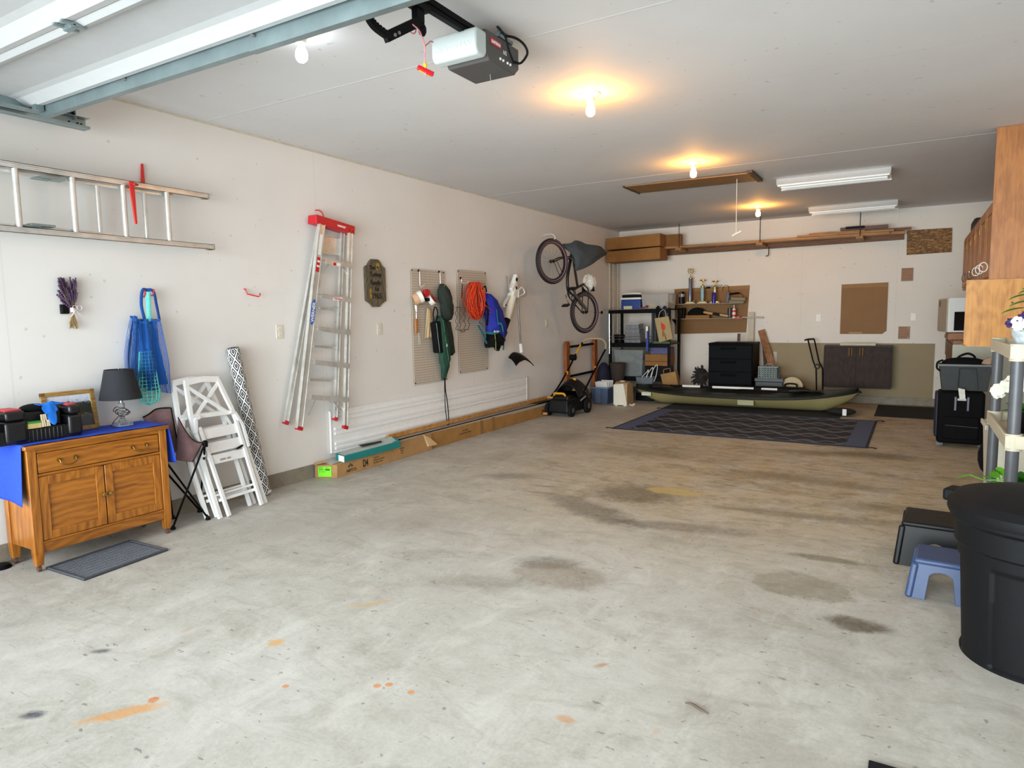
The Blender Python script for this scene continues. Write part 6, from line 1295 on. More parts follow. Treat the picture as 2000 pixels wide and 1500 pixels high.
one(G().box(-.36, .80, 9.42, 10.55, .001, .008), 'entry_mat', M('black_mat', '#151311', .9, var=.3), 'black floor mat in the back right corner of the garage', 'mat', bevel=.002)
one(G().box(-.06, .30, 1.70, 2.105, .001, .012), 'door_mat', black_rubber, 'black rubber mat whose corner peeks in at the bottom edge', 'mat', bevel=.003)
one(G().tube(curve([(-.612, 2.137, .006), (-.59, 2.138, .008), (-.56, 2.126, .006), (-.528, 2.113, .006)], 5), [.002 + .0028 * math.sin(PI * i / 15) for i in range(16)], n=6), 'twig', M('twig_brown', '#5d4c3e', .8, var=.2), 'small brown twig lying alone on the near concrete floor', 'twig', smooth=True)

# ================================================================== BACK WALL
hb_ = M('brown_hardboard', '#7c5214', .6, var=.07, vs=4)
bbd = thing('hardboard_panel', 'brown hardboard panel screwed to the back wall above the dark cabinet', 'board', (-.59, YB, .98))
G().prism([(-.885, .985), (-.35, .985), (-.30, 1.03), (-.30, 1.70), (-.883, 1.692)], (0, YB - .012, 0), (1, 0, 0), (0, 0, 1), (0, .012, 0)).build('panel', hb_, bbd)
G().box(-.883, -.30, YB - .018, YB - .012, 1.64, 1.692).build('top_strip', M('strip_brown', '#8d6226', .6, var=.06), bbd); G().box(-.77, -.60, YB - .014, YB - .012, .995, 1.01).build('peeled_tape', M('tan_peel', '#b98f55', .7, var=0), bbd)
kn = wood('knotty_square', '#8f5b22', '#6a3d12', 'x', .5)
for x0_, x1_, z0_, z1_, lb_ in ((-.147, -.008, 1.71, 1.885, 'small brown wood square on the back wall, the upper of two'), (-.155, -.018, .917, 1.087, 'small brown wood square on the back wall, the lower of two')):
    t = thing('wood_square', lb_, 'board', ((x0_ + x1_) / 2, YB, z0_)); G().box(x0_, x1_, YB - .012, YB, z0_, z1_).build('square', kn, t)
    if z0_ < 1:
        for z in (z0_ + .02, z1_ - .02): G().cyl((x1_ - .018, YB - .014, z), (x1_ - .018, YB - .011, z), .006, n=10).build('screw', paper, t)
m_, n_, b_s = base('oriented_strand_board'); t_ = n_.nodes.new('ShaderNodeTexCoord'); vo = n_.nodes.new('ShaderNodeTexVoronoi'); mp = n_.nodes.new('ShaderNodeMapping'); mp.inputs['Scale'].default_value = (30, 30, 90); mp.inputs['Rotation'].default_value = (0, .5, 0); n_.links.new(t_.outputs['Object'], mp.inputs[0]); n_.links.new(mp.outputs[0], vo.inputs[0]); vo.inputs['Scale'].default_value = 1.2
sv = n_.nodes.new('ShaderNodeSeparateXYZ'); n_.links.new(vo.outputs['Color'], sv.inputs[0]); n_.links.new(ramp(n_, sv.outputs[0], [(0, '#4f3518'), (.6, '#7a5527'), (1, '#a77c42')]), b_s.inputs['Base Color']); b_s.inputs['Roughness'].default_value = .7
one(G().hexa([P_(-.095, YB - .014, 2.062), P_(.42, YB - .014, 2.07), P_(.42, YB, 2.07), P_(-.095, YB, 2.062), P_(-.103, YB - .014, 2.394), P_(.415, YB - .014, 2.388), P_(.415, YB, 2.388), P_(-.103, YB, 2.394)]), 'strand_board', m_, 'flaked strand board patch high on the right of the back wall', 'board')
one(G().box(-1.88, .282, YB - .012, YB, .10, .853), 'wall_board', M('beige_hardboard', '#8d7b58', .6, var=.05, vs=3), 'beige hardboard sheet along the lower back wall behind the dark cabinet', 'board')
# rail beam and lumber rack
bm_ = wood('rack_beam', '#7a4c22', '#553012', 'x', .6); lum = wood('lumber', '#a87434', '#7e521f', 'x', .55)
one(G().hexa([P_(-3.56, YB - .04, 2.25), P_(-.132, YB - .04, 2.272), P_(-.132, YB, 2.272), P_(-3.56, YB, 2.25), P_(-3.56, YB - .04, 2.395), P_(-.135, YB - .04, 2.395), P_(-.135, YB, 2.395), P_(-3.56, YB, 2.395)]), 'ledger_beam', bm_, 'long dark brown ledger beam fixed across the back wall', 'beam', bevel=.003)
for i, x in enumerate((-3.14, -1.945, -.65)):
    t = thing('lumber_hanger', ['threaded rod and wood arm holding lumber near the flat cartons', 'threaded rod and wood arm in the middle of the lumber rack', 'threaded rod and wood arm at the right of the lumber rack'][i], 'hanger', (x, 10.4, 2.28))
    G().cyl((x, 10.38, 2.30), (x, 10.38, H), .006, n=8).build('rod', M('dark_rod', '#3a3532', .5, .5, var=0), t); G().box(x - .045, x + .045, 10.33, YB - .04, 2.285, 2.325).build('arm', wood('arm_wood', '#a3773f', '#7c5526', 'y', .6), t, bevel=.004)
for i, (x0_, x1_, y, z, w_, h_, lb_) in enumerate(((-3.42, -.30, 10.42, 2.345, .05, .03, 'long front lumber board on the rack above the back wall shelf'), (-2.6, -.12, 10.50, 2.345, .06, .038, 'second long board behind the front one on the lumber rack'), (-3.40, -.9, 10.59, 2.348, .08, .04, 'wide board at the back of the lumber rack'), (-1.45, -.25, 10.44, 2.378, .05, .025, 'pale thin board lying on top at the right of the lumber rack'), (-1.30, -.60, 10.5, 2.405, .06, .02, 'short yellow board in the upper layer of the lumber rack'), (-.85, -.05, 10.56, 2.40, .04, .03, 'thin dark strip poking right out of the lumber rack'))):
    one(G().box(x0_, x1_, y - w_ / 2, y + w_ / 2, z - h_ / 2, z + h_ / 2), 'lumber_board', lum if i in (0, 1, 3, 4) else bm_, lb_, 'board')
one(G().box(-.90, -.32, 10.46, 10.52, 2.42, 2.462), 'red_brown_board', wood('red_brown', '#5c2f1c', '#3d1c0f', 'x', .5), 'short red-brown board on top of the lumber rack at right', 'board')
one(G().box(-.83, -.60, 10.42, 10.46, 2.435, 2.465), 'black_clamp', black_metal, 'black clamp resting on the red-brown board', 'clamp')
one(G().tube(curve([(-1.87, 10.70, 2.28), (-1.87, 10.66, 2.26), (-1.87, 10.655, 2.19), (-1.88, 10.65, 2.15), (-1.91, 10.65, 2.15)], 5), .007, n=7), 'beam_hook', M('rust_hook', '#5b3a27', .6, .3, var=0), 'rusty hook under the middle of the ledger beam', 'hook', smooth=True)
for i, (z0_, z1_, y) in enumerate(((2.345, 2.545, 10.13), (2.145, 2.338, 10.13))):
    t = thing('flat_carton', ['upper flat brown carton stored on the lumber rack in the left corner', 'lower flat brown carton stored under the upper one in the left corner'][i], 'box', (-3.8, 10.25, z0_))
    G().hexa([P_(-4.25, y, z0_), P_(-3.36, y, z0_ + .01), P_(-3.36, 10.5, z0_ + .01), P_(-4.25, 10.5, z0_), P_(-4.25, y, z1_ - .02), P_(-3.36, y, z1_), P_(-3.36, 10.5, z1_), P_(-4.25, 10.5, z1_ - .02)]).build('carton_body', cardboard2, t, bevel=.004)
one(G().box(-3.37, -3.12, 10.42, 10.5, 2.36, 2.545), 'carton_end', M('end_cardboard', '#7c5328', .85, var=.12), 'shorter brown carton sticking out behind the upper flat carton', 'box', bevel=.004)
# trophy shelf
ts = thing('wall_shelf', 'brown hardboard shelf unit with two shelves on the back wall', 'shelf', (-2.75, YB, .99))
G().hexa([P_(-3.31, YB - .012, .985), P_(-2.19, YB - .012, 1.01), P_(-2.19, YB, 1.01), P_(-3.31, YB, .985), P_(-3.317, YB - .012, 1.71), P_(-2.15, YB - .012, 1.73), P_(-2.15, YB, 1.73), P_(-3.317, YB, 1.71)]).build('back_panel', hb_, ts)
G().hexa([P_(-3.317, YB - .02, 1.655), P_(-2.15, YB - .02, 1.675), P_(-2.15, YB - .012, 1.675), P_(-3.317, YB - .012, 1.655), P_(-3.317, YB - .02, 1.71), P_(-2.15, YB - .02, 1.73), P_(-2.15, YB - .012, 1.73), P_(-3.317, YB - .012, 1.71)]).build('top_strip', M('strip_brown'), ts)
for z in (1.468, 1.235):
    s_h = G().box(-3.30, -2.20, 10.54, YB - .012, z - .012, z).build('shelf_board', M('shelf_edge', '#8d7c66', .6, var=.05), ts); G().prism([(10.54, z - .012), (YB - .012, z - .012), (YB - .012, z - .10)], (-3.295, 0, 0), (0, 1, 0), (0, 0, 1), (.006, 0, 0)).build('bracket', black_metal, s_h)
gold = M('trophy_gold', '#b79a4a', .25, .9, var=.1)
def lz_(c, prof, mat_, name, label, cat, **k): return one(G().lathe(prof, c, n=k.pop('n', 20)), name, mat_, label, cat, smooth=True, **k)
t = thing('black_tumbler', 'tall black bottle with a silver stripe at the left of the upper wall shelf', 'bottle', (-3.16, 10.62, 1.468))
G().lathe([(.001, 0), (.042, 0), (.044, .12), (.036, .16), (.034, .19), (.001, .195)], (-3.16, 10.62, 1.468), n=22).build('bottle_body', black_plastic, t, smooth=True); G().box(-3.166, -3.154, 10.574, 10.578, 1.48, 1.65).build('silver_stripe', chrome, t)
G().lathe([(.045, .11), (.0455, .155), (.037, .155)], (-3.16, 10.62, 1.468), n=22, cap=False).build('grey_band', M('band_grey', '#8f959c', .4, .3, var=.2), t, smooth=True)
def trophy(x, hcol, wcol, cm_, fig, label, y=10.62, z=1.468):
    t = thing('trophy', label, 'trophy', (x, y, z)); marble = M('trophy_marble', '#c9b9a4', .3, var=.08)
    G().box(-.075, .075, -.04, .04, 0, .018).build('base', marble, t, local=True, bevel=.003)
    G().box(-.05, .05, -.03, .03, .018, .03).build('plinth', gold if fig else marble, t, local=True)
    G().box(-wcol / 2, wcol / 2, -wcol / 2, wcol / 2, .03, .03 + hcol).build('column', cm_, t, local=True, bevel=.006)
    G().box(-.006, .002, -wcol / 2 - .003, -wcol / 2, .035, .025 + hcol).build('highlight_strip', chrome, t, local=True)
    h0 = .03 + hcol
    G().lathe([(.035, 0), (.035, .012), (.012, .02), (.01, .04)], (0, 0, h0), n=14).build('cap', gold, t, local=True, smooth=True)
    for s in (-1, 1): G().ell((s * .056, 0, .04), (.011, .011, .022), 8).build('side_figure', gold, t, local=True, smooth=True)
    g = G()
    if fig == 'wreath':
        g.cyl((0, 0, h0 + .03), (0, 0, h0 + .075), .007, n=8)
        for s in (-1, 1): g.tube([V((s * .043 * math.sin(a), 0, h0 + .125 - .05 * math.cos(a))) for a in [PI * k / 12 for k in range(1, 11)]], [.004 + .010 * math.sin(PI * k / 11) for k in range(1, 11)], n=6, flat=.4)
        g.ell((0, 0, h0 + .125), (.017, .01, .03), 10)
    else:
        g.cyl((0, 0, h0 + .03), (.006, 0, h0 + .07), .006, n=8).bar((.006, 0, h0 + .06), (-.012, 0, h0 + .085), .016, .014).bar((-.012, 0, h0 + .082), (.012, 0, h0 + .10), .016, .014).ell((0, 0, h0 + .105), (.055, .03, .012), 14)
    g.build('top_figure', gold, t, local=True, smooth=True); return t
trophy(-3.02, .36, .05, M('column_dark', '#3c3a4d', .3, .3, var=.1), 'wreath', 'tallest trophy with a gold wreath top on the wall shelf')
trophy(-2.83, .225, .055, M('column_blue', '#6e8a8a', .25, .5, var=.15), 'car', 'trophy with a teal column and gold figure, second from the left', )
trophy(-2.64, .20, .035, M('column_silver', '#b3a98e', .25, .6, var=.1), 'car', 'trophy with a silver column behind the blue can')
t = thing('spray_can', 'blue and red spray can on the upper wall shelf between trophies', 'can', (-2.64, 10.575, 1.468)); G().lathe([(.001, 0), (.031, 0), (.031, .145), (.02, .165), (.001, .168)], (-2.645, 10.575, 1.468), n=22).build('can_body', M('can_blue', '#1c2e9a', .3, .3, var=.05), t, smooth=True); G().bar((-2.645, 10.543, 1.50), (-2.635, 10.543, 1.59), .014, .004, up=(1, 0, 0)).build('red_mark', M('can_red', '#cc3333', .4, var=0), t)
ag = thing('air_gun', 'grey air tool lying along the back edge of the upper shelf', 'tool', (-2.7, 10.69, 1.7)); G().bar((-2.80, 10.72, 1.735), (-2.56, 10.72, 1.742), .02, .045, up=(0, 1, 0)).build('level_body', M('tool_chrome', '#8a8578', .35, .6, var=.1), ag, bevel=.004); G().box(-2.80, -2.74, 10.705, 10.735, 1.70, 1.73).build('trigger_block', black_plastic, ag)
dr2 = thing('power_drill', 'olive and grey power tool with a looped cord at the right of the upper shelf', 'power tool', (-2.36, 10.62, 1.468))
G().bar((-2.40, 10.62, 1.53), (-2.18, 10.62, 1.515), .06, .055, up=(0, 1, 0)).bar((-2.43, 10.62, 1.475), (-2.20, 10.62, 1.49), .07, .03, up=(0, 1, 0)).build('tool_body', M('tool_olive', '#6f6540', .5, var=.1), dr2, bevel=.01)
G().bar((-2.46, 10.62, 1.47), (-2.43, 10.62, 1.63), .05, .035, up=(0, 1, 0)).build('grip', M('grip_grey', '#55555c', .5, var=.05), dr2, bevel=.008); G().cyl((-2.42, 10.60, 1.60), (-2.27, 10.60, 1.61), .014, n=12).build('barrel', black_metal, dr2, smooth=True)
G().tube(curve([(-2.53, 10.62, 1.66), (-2.50, 10.62, 1.73), (-2.44, 10.62, 1.72), (-2.42, 10.62, 1.62), (-2.30, 10.62, 1.62), (-2.22, 10.62, 1.57), (-2.2, 10.62, 1.50)], 6), .004, n=6).build('cord', black_rubber, dr2, smooth=True)
lz_((-3.13, 10.62, 1.235), [(.001, 0), (.036, 0), (.038, .08), (.034, .09), (.036, .16), (.03, .17), (.001, .172)], black_plastic, 'black_jar', 'black jar at the left of the lower wall shelf', 'jar')
one(G().box(-3.08, -2.71, 10.56, 10.7, 1.235, 1.285), 'kraft_box', cardboard2, 'flat brown box under the black helmet on the lower wall shelf', 'box')
one(G().grid(lambda u, v: (-2.92 + .15 * math.cos(2 * PI * u) * math.sin(PI * v / 2), 10.63 + .06 * math.sin(2 * PI * u) * math.sin(PI * v / 2), 1.287 + .115 * math.cos(PI * v / 2)), 24, 8, loop=True), 'black_helmet', black_cloth, 'black rounded cap lying on the flat brown box', 'cap', smooth=True, solid=.006)
sh = thing('brown_scabbard', 'cream handled tool in a black sheath lying on the lower wall shelf', 'tool', (-2.6, 10.58, 1.25)); G().tube(curve([(-2.80, 10.58, 1.33), (-2.72, 10.58, 1.315), (-2.62, 10.58, 1.30)], 5), .018, n=10).build('handle', M('cream_handle', '#b49a70', .5, var=.08), sh, smooth=True); G().bar((-2.66, 10.58, 1.305), (-2.55, 10.58, 1.285), .04, .045, up=(0, 1, 0)).build('sheath', black_plastic, sh, bevel=.008); G().bar((-2.56, 10.58, 1.29), (-2.42, 10.58, 1.265), .03, .035, up=(0, 1, 0)).build('blade_guard', M('cream_handle'), sh, bevel=.01)
lz_((-2.415, 10.64, 1.235), [(.001, 0), (.034, 0), (.034, .15), (.001, .155)], M('dark_grey_can', '#3a3c3a', .4, .2, var=.1), 'grey_can', 'dark grey can near the right of the lower wall shelf', 'can')
t = thing('oil_bottle', 'white and red squeeze bottle on the lower wall shelf', 'bottle', (-2.345, 10.6, 1.235)); G().lathe([(.001, 0), (.028, 0), (.028, .13), (.008, .155), (.006, .20), (.001, .20)], (-2.345, 10.6, 1.235), n=20).build('bottle_body', ivory, t, smooth=True); G().lathe([(.0285, .02), (.0285, .05), (.028, .05)], (-2.345, 10.6, 1.235), n=20, cap=False).build('red_band', red_plastic, t); G().lathe([(.0285, .09), (.0285, .12), (.028, .12)], (-2.345, 10.6, 1.235), n=20, cap=False).build('red_band', red_plastic, t)
one(G().box(-2.30, -2.24, 10.55, 10.64, 1.2355, 1.262), 'red_dish', red_plastic, 'small red dish at the right end of the lower wall shelf', 'dish', bevel=.004)
# dark cabinet
dc = thing('wall_cabinet', 'dark brown two-door cabinet mounted low on the back wall', 'cabinet', (-.64, 10.6, .235))
dcm = wood('dark_walnut', '#3a2a22', '#271a15', 'z', .5); dcm.node_tree.nodes['Principled BSDF'].inputs['Specular IOR Level'].default_value = .12
G().box(-1.06, -.215, 10.47, YB - .012, .238, .83).build('carcass', M('cabinet_black', '#0f0d0c', .6, var=.1), dc)
for x0_, x1_, xs in ((-1.055, -.645, (-.70, -.735)), (-.635, -.225, (-.60, -.565))):
    d_ = G().box(x0_, x1_, 10.455, 10.475, .25, .815).build('door', dcm, dc, bevel=.003)
    for x in xs: G().tube([(x, 10.455, .69), (x, 10.432, .695), (x, 10.432, .795), (x, 10.455, .80)], .008, n=8).build('handle', M('brass_pull', '#c7a75e', .3, .9, var=.05), d_, smooth=True)
one(G().box(-.86, -.415, 10.50, 10.53, .831, .865), 'wood_level', M('pale_level', '#b7ab84', .5, var=.08), 'pale wooden level lying on top of the dark wall cabinet', 'level', bevel=.002)

# ================================================================== RIGHT SIDE
oak2 = wood('cabinet_oak', '#b07236', '#8d5524', 'z', .45, 1.2); ply = wood('pine_plywood', '#cc8f3c', '#a86a20', 'z', .45, 1.1)
oc2 = thing('upper_cabinet', 'tall oak wall cabinet run hung high along the right wall', 'cabinet', (.82, 8.3, 1.54))
G().box(.505, XR - .005, 6.45, 6.47, 1.545, H - .003).build('end_panel', oak2, oc2)
G().box(.545, XR - .005, 6.47, 10.0, 1.545, 2.18).build('carcass', oak2, oc2)
for i in range(6):
    y0_ = 6.50 + i * .58; y1_ = y0_ + .56
    d_ = G().box(.52, .545, y0_, y1_, 1.54, 2.165).build('door', oak2, oc2, bevel=.003)
    g = G()
    for a, b, c, e in ((y0_ + .03, y0_ + .09, 1.57, 2.135), (y1_ - .09, y1_ - .03, 1.57, 2.135), (y0_ + .09, y1_ - .09, 1.57, 1.63), (y0_ + .09, y1_ - .09, 2.075, 2.135)): g.box(.512, .52, a, b, c, e)
    g.build('door_frame', oak2, d_, bevel=.002)
    G().box(.508, .52, y0_ + .005, y0_ + .02, 2.0, 2.05).build('hinge', brass, d_)
for i in range(7):
    y = 6.75 + i * .38
    one(G().tube([V((.487 - .028 * math.sin(a), y, 1.655 + .038 * math.cos(a))) for a in [2 * PI * k / 20 for k in range(20)]], .0045, n=6, closed=True), 'hanging_ring', chrome if i > 2 else white_plastic, 'small metal ring hanging along the bottom of the oak cabinet doors', 'ring', 'rings on the oak cabinet doors', smooth=True)
one(G().box(.56, .80, 9.3, 9.75, 2.181, 2.34), 'cable_pile', M('pile_dark', '#2c2622', .8, var=.4, vs=25), 'dark pile of gear on top of the far end of the oak cabinet', 'gear', bevel=.03)
px = thing('plywood_box', 'golden plywood shelf box hanging below the oak cabinet', 'shelf box', (.72, 6.6, 1.02))
G().prism([(.36, 1.543), (XR - .005, 1.543), (XR - .005, 1.02), (.385, 1.02), (.385, 1.035), (.36, 1.035)], (0, 6.43, 0), (1, 0, 0), (0, 0, 1), (0, .02, 0)).build('side_panel', ply, px)
G().box(.37, XR - .005, 6.45, 7.05, 1.02, 1.035).build('bottom_panel', ply, px); G().box(.37, XR - .005, 6.45, 7.05, 1.525, 1.543).build('top_panel', ply, px)
for x, z in ((.66, 1.36), (.64, 1.235)): G().cyl((x, 6.428, z), (x, 6.431, z), .007, n=8).build('knot', M('knot_dark', '#4a2c10', .6, var=0), px)
# bench and microwave
be = thing('workbench', 'wooden workbench with brown top and white end panel in the back right', 'workbench', (.77, 9.6, 0))
G().box(.385, XR - .005, 8.55, YB - .04, .94, .985).build('worktop', wood('bench_top', '#8a5a2c', '#5f3a18', 'y', .5), be, bevel=.003)
G().box(.385, XR - .005, 8.55, 8.575, 0, .94).build('end_panel', M('pale_green_paint', '#b5b7a6', .6, var=.05), be); G().box(.41, .43, 8.575, YB - .04, .10, .94).build('face_frame', wood('bench_face', '#7a4f26', '#573415', 'z', .5), be)
for i in range(4): G().box(.397, .41, 8.62 + i * .52, 9.10 + i * .52, .72, .92).build('drawer', MATS['bench_face'], be, bevel=.003)
mw = thing('microwave', 'white countertop microwave turned slightly on the workbench', 'microwave', (.335, 8.62, .987), (0, 0, .16))
G().box(0, .50, 0, .46, .08, .45).build('casing', M('microwave_white', '#d9dcda', .35, var=.03), mw, local=True, bevel=.008)
G().box(.055, .48, -.012, .0, .10, .30).build('door_window', M('dark_glass', '#0c0d10', .15, var=0), mw, local=True); G().box(-.012, .0, .02, .44, .09, .44).build('side_panel', M('microwave_beige', '#a89b86', .5, var=.04), mw, local=True)
G().box(-.0135, -.012, .32, .40, .36, .42).build('vent', M('vent_dark', '#6b6257', .6, var=0), mw, local=True)
wcr = thing('wooden_crate', 'low brown wooden crate under the microwave on the workbench', 'crate', (.6, 8.8, .987)); G().box(.34, .86, 8.64, 9.2, .987, 1.06).build('crate_box', wood('crate_wood', '#93591f', '#6b3c12', 'x', .5), wcr, bevel=.003)
# suitcase, tote
sc_ = thing('suitcase', 'large black suitcase with a paper tag standing on the right of the floor', 'suitcase', (.43, 7.72, 0))
G().box(.245, .62, 7.57, 7.86, .035, .535).build('shell', M('suitcase_black', '#060608', .8, var=.2, bmp=.3, spec=.15), sc_, bevel=.03, seg=4)
G().box(.285, .58, 7.555, 7.58, .08, .30).build('front_pocket', M('suitcase_black'), sc_, bevel=.015)
for x in (.385, .485): G().box(x - .008, x + .008, 7.553, 7.572, .36, .49).build('handle_post', M('post_grey', '#5a5a60', .4, .4, var=0), sc_)
G().box(.40, .47, 7.556, 7.57, .455, .475).build('badge', M('badge_grey', '#9c9ca0', .4, .4, var=0), sc_); G().tube([(.31, 7.553, .215), (.45, 7.551, .21), (.57, 7.553, .205)], .003, n=5).build('zip', M('post_grey'), sc_)
for x, y in ((.262, 7.60), (.28, 7.62), (.60, 7.62), (.28, 7.83), (.60, 7.83)): G().cyl((x, y - .012, .028), (x, y + .012, .024), .022, n=16).build('wheel', M('wheel_grey', '#3a3a3e', .4, .3, var=.1), sc_)
G().hexa([P_(.40, 7.548, .575), P_(.452, 7.548, .565), P_(.462, 7.545, .47), P_(.415, 7.545, .47), P_(.40, 7.551, .575), P_(.452, 7.551, .565), P_(.462, 7.548, .47), P_(.415, 7.548, .47)]).build('luggage_tag', M('tag_print', '#d8d5cb', .7, var=.2, vs=60), sc_)
G().box(.225, .26, 7.60, 7.84, .09, .52).build('side_bumper', M('navy_trim', '#15162e', .6, var=.1), sc_, bevel=.015)
gt = thing('grey_tote', 'grey plastic storage tote stacked on the black suitcase', 'bin', (.46, 7.75, .54))
tub_(G(), .245, .665, 7.62, 7.90, .54, .79, .03).build('tub', M('tote_grey', '#3b3f3f', .55, var=.08, spec=.25), gt, bevel=.012)
G().box(.235, .675, 7.61, 7.622, .775, .795).build('rim', M('tote_rim', '#6a6e6e', .5, var=.05), gt, bevel=.003)
G().tube(curve([(.40, 7.628, .56), (.405, 7.615, .74), (.42, 7.612, .755), (.52, 7.612, .755), (.535, 7.615, .74), (.555, 7.63, .56)], 6), .005, n=6).build('moulded_rib', M('tote_dark', '#303333', .5, var=0), gt)
bgg = thing('black_duffel', 'black duffel bag stuffed in the grey tote', 'bag', (.45, 7.75, .74))
G().ell((.45, 7.76, .80), (.185, .10, .055), 20).build('duffel_body', black_cloth, bgg, smooth=True)
G().tube(curve([(.38, 7.70, .83), (.41, 7.68, .87), (.47, 7.67, .895), (.52, 7.68, .87), (.53, 7.70, .83)], 6), .011, n=8).tube(curve([(.27, 7.66, .83), (.23, 7.62, .81), (.225, 7.61, .76), (.25, 7.61, .73)], 6), .009, n=8).build('strap', black_cloth, bgg, smooth=True)
one(G().hexa([P_(.58, 7.68, .80), P_(.65, 7.68, .79), P_(.65, 7.72, .79), P_(.58, 7.72, .80), P_(.60, 7.68, .84), P_(.65, 7.68, .86), P_(.65, 7.72, .86), P_(.60, 7.72, .84)]), 'tan_pouch', M('rose_tan', '#a8876f', .7, var=.1), 'small tan pouch at the right edge of the grey tote', 'pouch')
# white bin behind rack
wb = thing('white_wastebin', 'tall white plastic wastebin behind the grey plastic plant rack', 'bin', (.62, 5.6, 0))
tub_(G(), .465, .75, 5.45, 5.80, 0, .53, .025).build('bin_shell', M('bin_cream', '#d3d0bd', .5, var=.05), wb, bevel=.012); G().box(.455, .76, 5.44, 5.455, .505, .535).box(.452, .467, 5.44, 5.81, .505, .535).build('rim', M('bin_cream'), wb, bevel=.004)
one(G().ell((.585, 6.35, .16), (.10, .12, .16), 14), 'black_sack', black_cloth, 'black sack on the floor between the suitcase and the white wastebin', 'sack', smooth=True)
# plant rack
pr = thing('plastic_shelf_rack', 'beige and grey plastic shelf rack holding potted plants at the right edge', 'shelving', (.68, 4.43, 0))
pbg = M('rack_beige', '#c6bda6', .5, var=.04); pgy = M('rack_grey', '#55575a', .4, .1, var=.08)
for x in (.445, .87):
    for y in (4.0, 4.86): G().cyl((x, y, 0), (x, y, 1.14), .0275, n=20).build('post', pgy, pr, smooth=True)
for z in (1.125, .69, .26):
    g = G()
    tub_(g, .41, .905, 3.965, 4.895, z - .05, z + .015, 0, .014); g.build('shelf', pbg, pr, bevel=.004)
    for x in (.445, .87):
        for y in (4.0, 4.86): G().cyl((x, y, z - .06), (x, y, z + .022), .036, n=20).build('collar', pbg, pr, smooth=True)
leafm = M('leaf_green', '#2f7a1e', .45, var=.25, vs=15); lime2 = M('leaf_lime', '#7fb52a', .45, var=.2, vs=15)
def leafg(g, p, d, L, W_, droop=.3):
    p = V(p); d = V(d).normalized(); s = d.cross(V((0, 0, 1))); s = s.normalized() if s.length > .01 else V((1, 0, 0)); N = 6; rows = []
    for i in range(N + 1):
        t = i / N; c = p + d * L * t + V((0, 0, -droop * L * t * t)); w_ = W_ * math.sin(PI * min(1, t * .92 + .06)) ** .8
        rows.append([g._v(c - s * w_), g._v(c + V((0, 0, -w_ * .25))), g._v(c + s * w_)])
    for a, b in zip(rows, rows[1:]):
        g.face((a[0], a[1], b[1], b[0])); g.face((a[1], a[2], b[2], b[1]))
def flower(g, c, d, R, n=5, w_=.55):
    c = V(c); d = V(d).normalized(); a, b = frame_of(d)
    for k in range(n):
        t = 2 * PI * k / n; e = a * math.cos(t) + b * math.sin(t); f = a * -math.sin(t) + b * math.cos(t)
        pts = [c, c + e * R * .55 + f * R * w_ * .9 + d * R * .15, c + e * R * .95 + f * R * w_ * .5, c + e * R * 1.0 - f * R * w_ * .5, c + e * R * .55 - f * R * w_ * .9 + d * R * .15]
        g.face([g._v(q_ + d * .001 * k) for q_ in pts])
random.seed(11)
pv = thing('pansy_pot', 'pale blue ceramic bowl of purple and white pansies on the top rack shelf', 'potted plant', (.53, 4.15, 1.075))
G().lathe([(.001, 0), (.06, 0), (.075, .02), (.105, .10), (.108, .125), (.098, .125), (.09, .10), (.001, .10)], (.53, 4.12, 1.09), n=28).build('bowl', M('blue_white_ceramic', '#c2cdd2', .25, var=.3, vs=22), pv, smooth=True)
g = G()
for k in range(60): a = random.uniform(0, 2 * PI); leafg(g, (.53 + .05 * math.cos(a), 4.12 + .05 * math.sin(a), 1.20), (math.cos(a), math.sin(a), random.uniform(.3, 1.4)), random.uniform(.05, .09), .014)
g.build('foliage', leafm, pv)
for nm, cc3, pts3 in (('purple_flower', '#2c1150', [(-.11, -.02, .075), (-.075, -.05, .095), (-.04, -.07, .10), (-.01, -.08, .115), (-.055, -.03, .11), (.02, -.06, .12), (-.02, .0, .125)]), ('white_flower', '#d9d9ee', [(-.085, -.06, .06), (-.055, -.075, .075), (-.03, -.085, .085), (-.09, -.05, .085)])):
    for dx, dy, dz in pts3: g = G(); flower(g, (.53 + dx, 4.12 + dy, 1.17 + dz), (-.4, -.9, .3), .026); g.build(nm, M(nm + '_m', cc3, .6, var=.1), pv)
hp = thing('trailing_plant', 'leafy green plant with lime leaves at the back of the top rack shelf', 'potted plant', (.62, 4.45, 1.075))
G().lathe([(.001, 0), (.06, 0), (.08, .11), (.07, .11), (.001, .09)], (.66, 4.40, 1.09), n=20).build('pot', black_plastic, hp, smooth=True)
g = G(); g2 = G()
for L_, dx, dy, dz in ((.11, -.35, -.1, .20), (.11, -.30, -.25, .26), (.12, -.26, .05, .32), (.10, -.24, -.2, .36), (.11, -.2, -.1, .16), (.10, -.28, -.05, .12)): leafg(g, (.66 + dx * .45, 4.38 + dy * .5, 1.20 + dz * .6), (-1, -.3, .15), L_, .026, .4)
for L_, dz in ((.10, .04), (.08, .01), (.09, .09)): leafg(g2, (.56, 4.32, 1.22 + dz), (-.8, -.5, .2), L_, .03, .5)
for k in range(16): a = random.uniform(0, 6.3); leafg(g, (.66, 4.4, 1.2), (math.cos(a), math.sin(a), random.uniform(.6, 2)), .14, .025)
g.tube(curve([(.66, 4.4, 1.18), (.58, 4.34, 1.32), (.48, 4.30, 1.42)], 5), .003, n=5)
g.build('green_leaves', leafm, hp); g2.build('lime_leaves', lime2, hp)
pe = thing('petunia_pot', 'white petunias in a black pot on the middle rack shelf', 'potted plant', (.58, 4.5, .64))
G().lathe([(.001, 0), (.075, 0), (.10, .13), (.092, .13), (.001, .11)], (.58, 4.45, .655), n=24).build('pot', black_plastic, pe, smooth=True)
g = G()
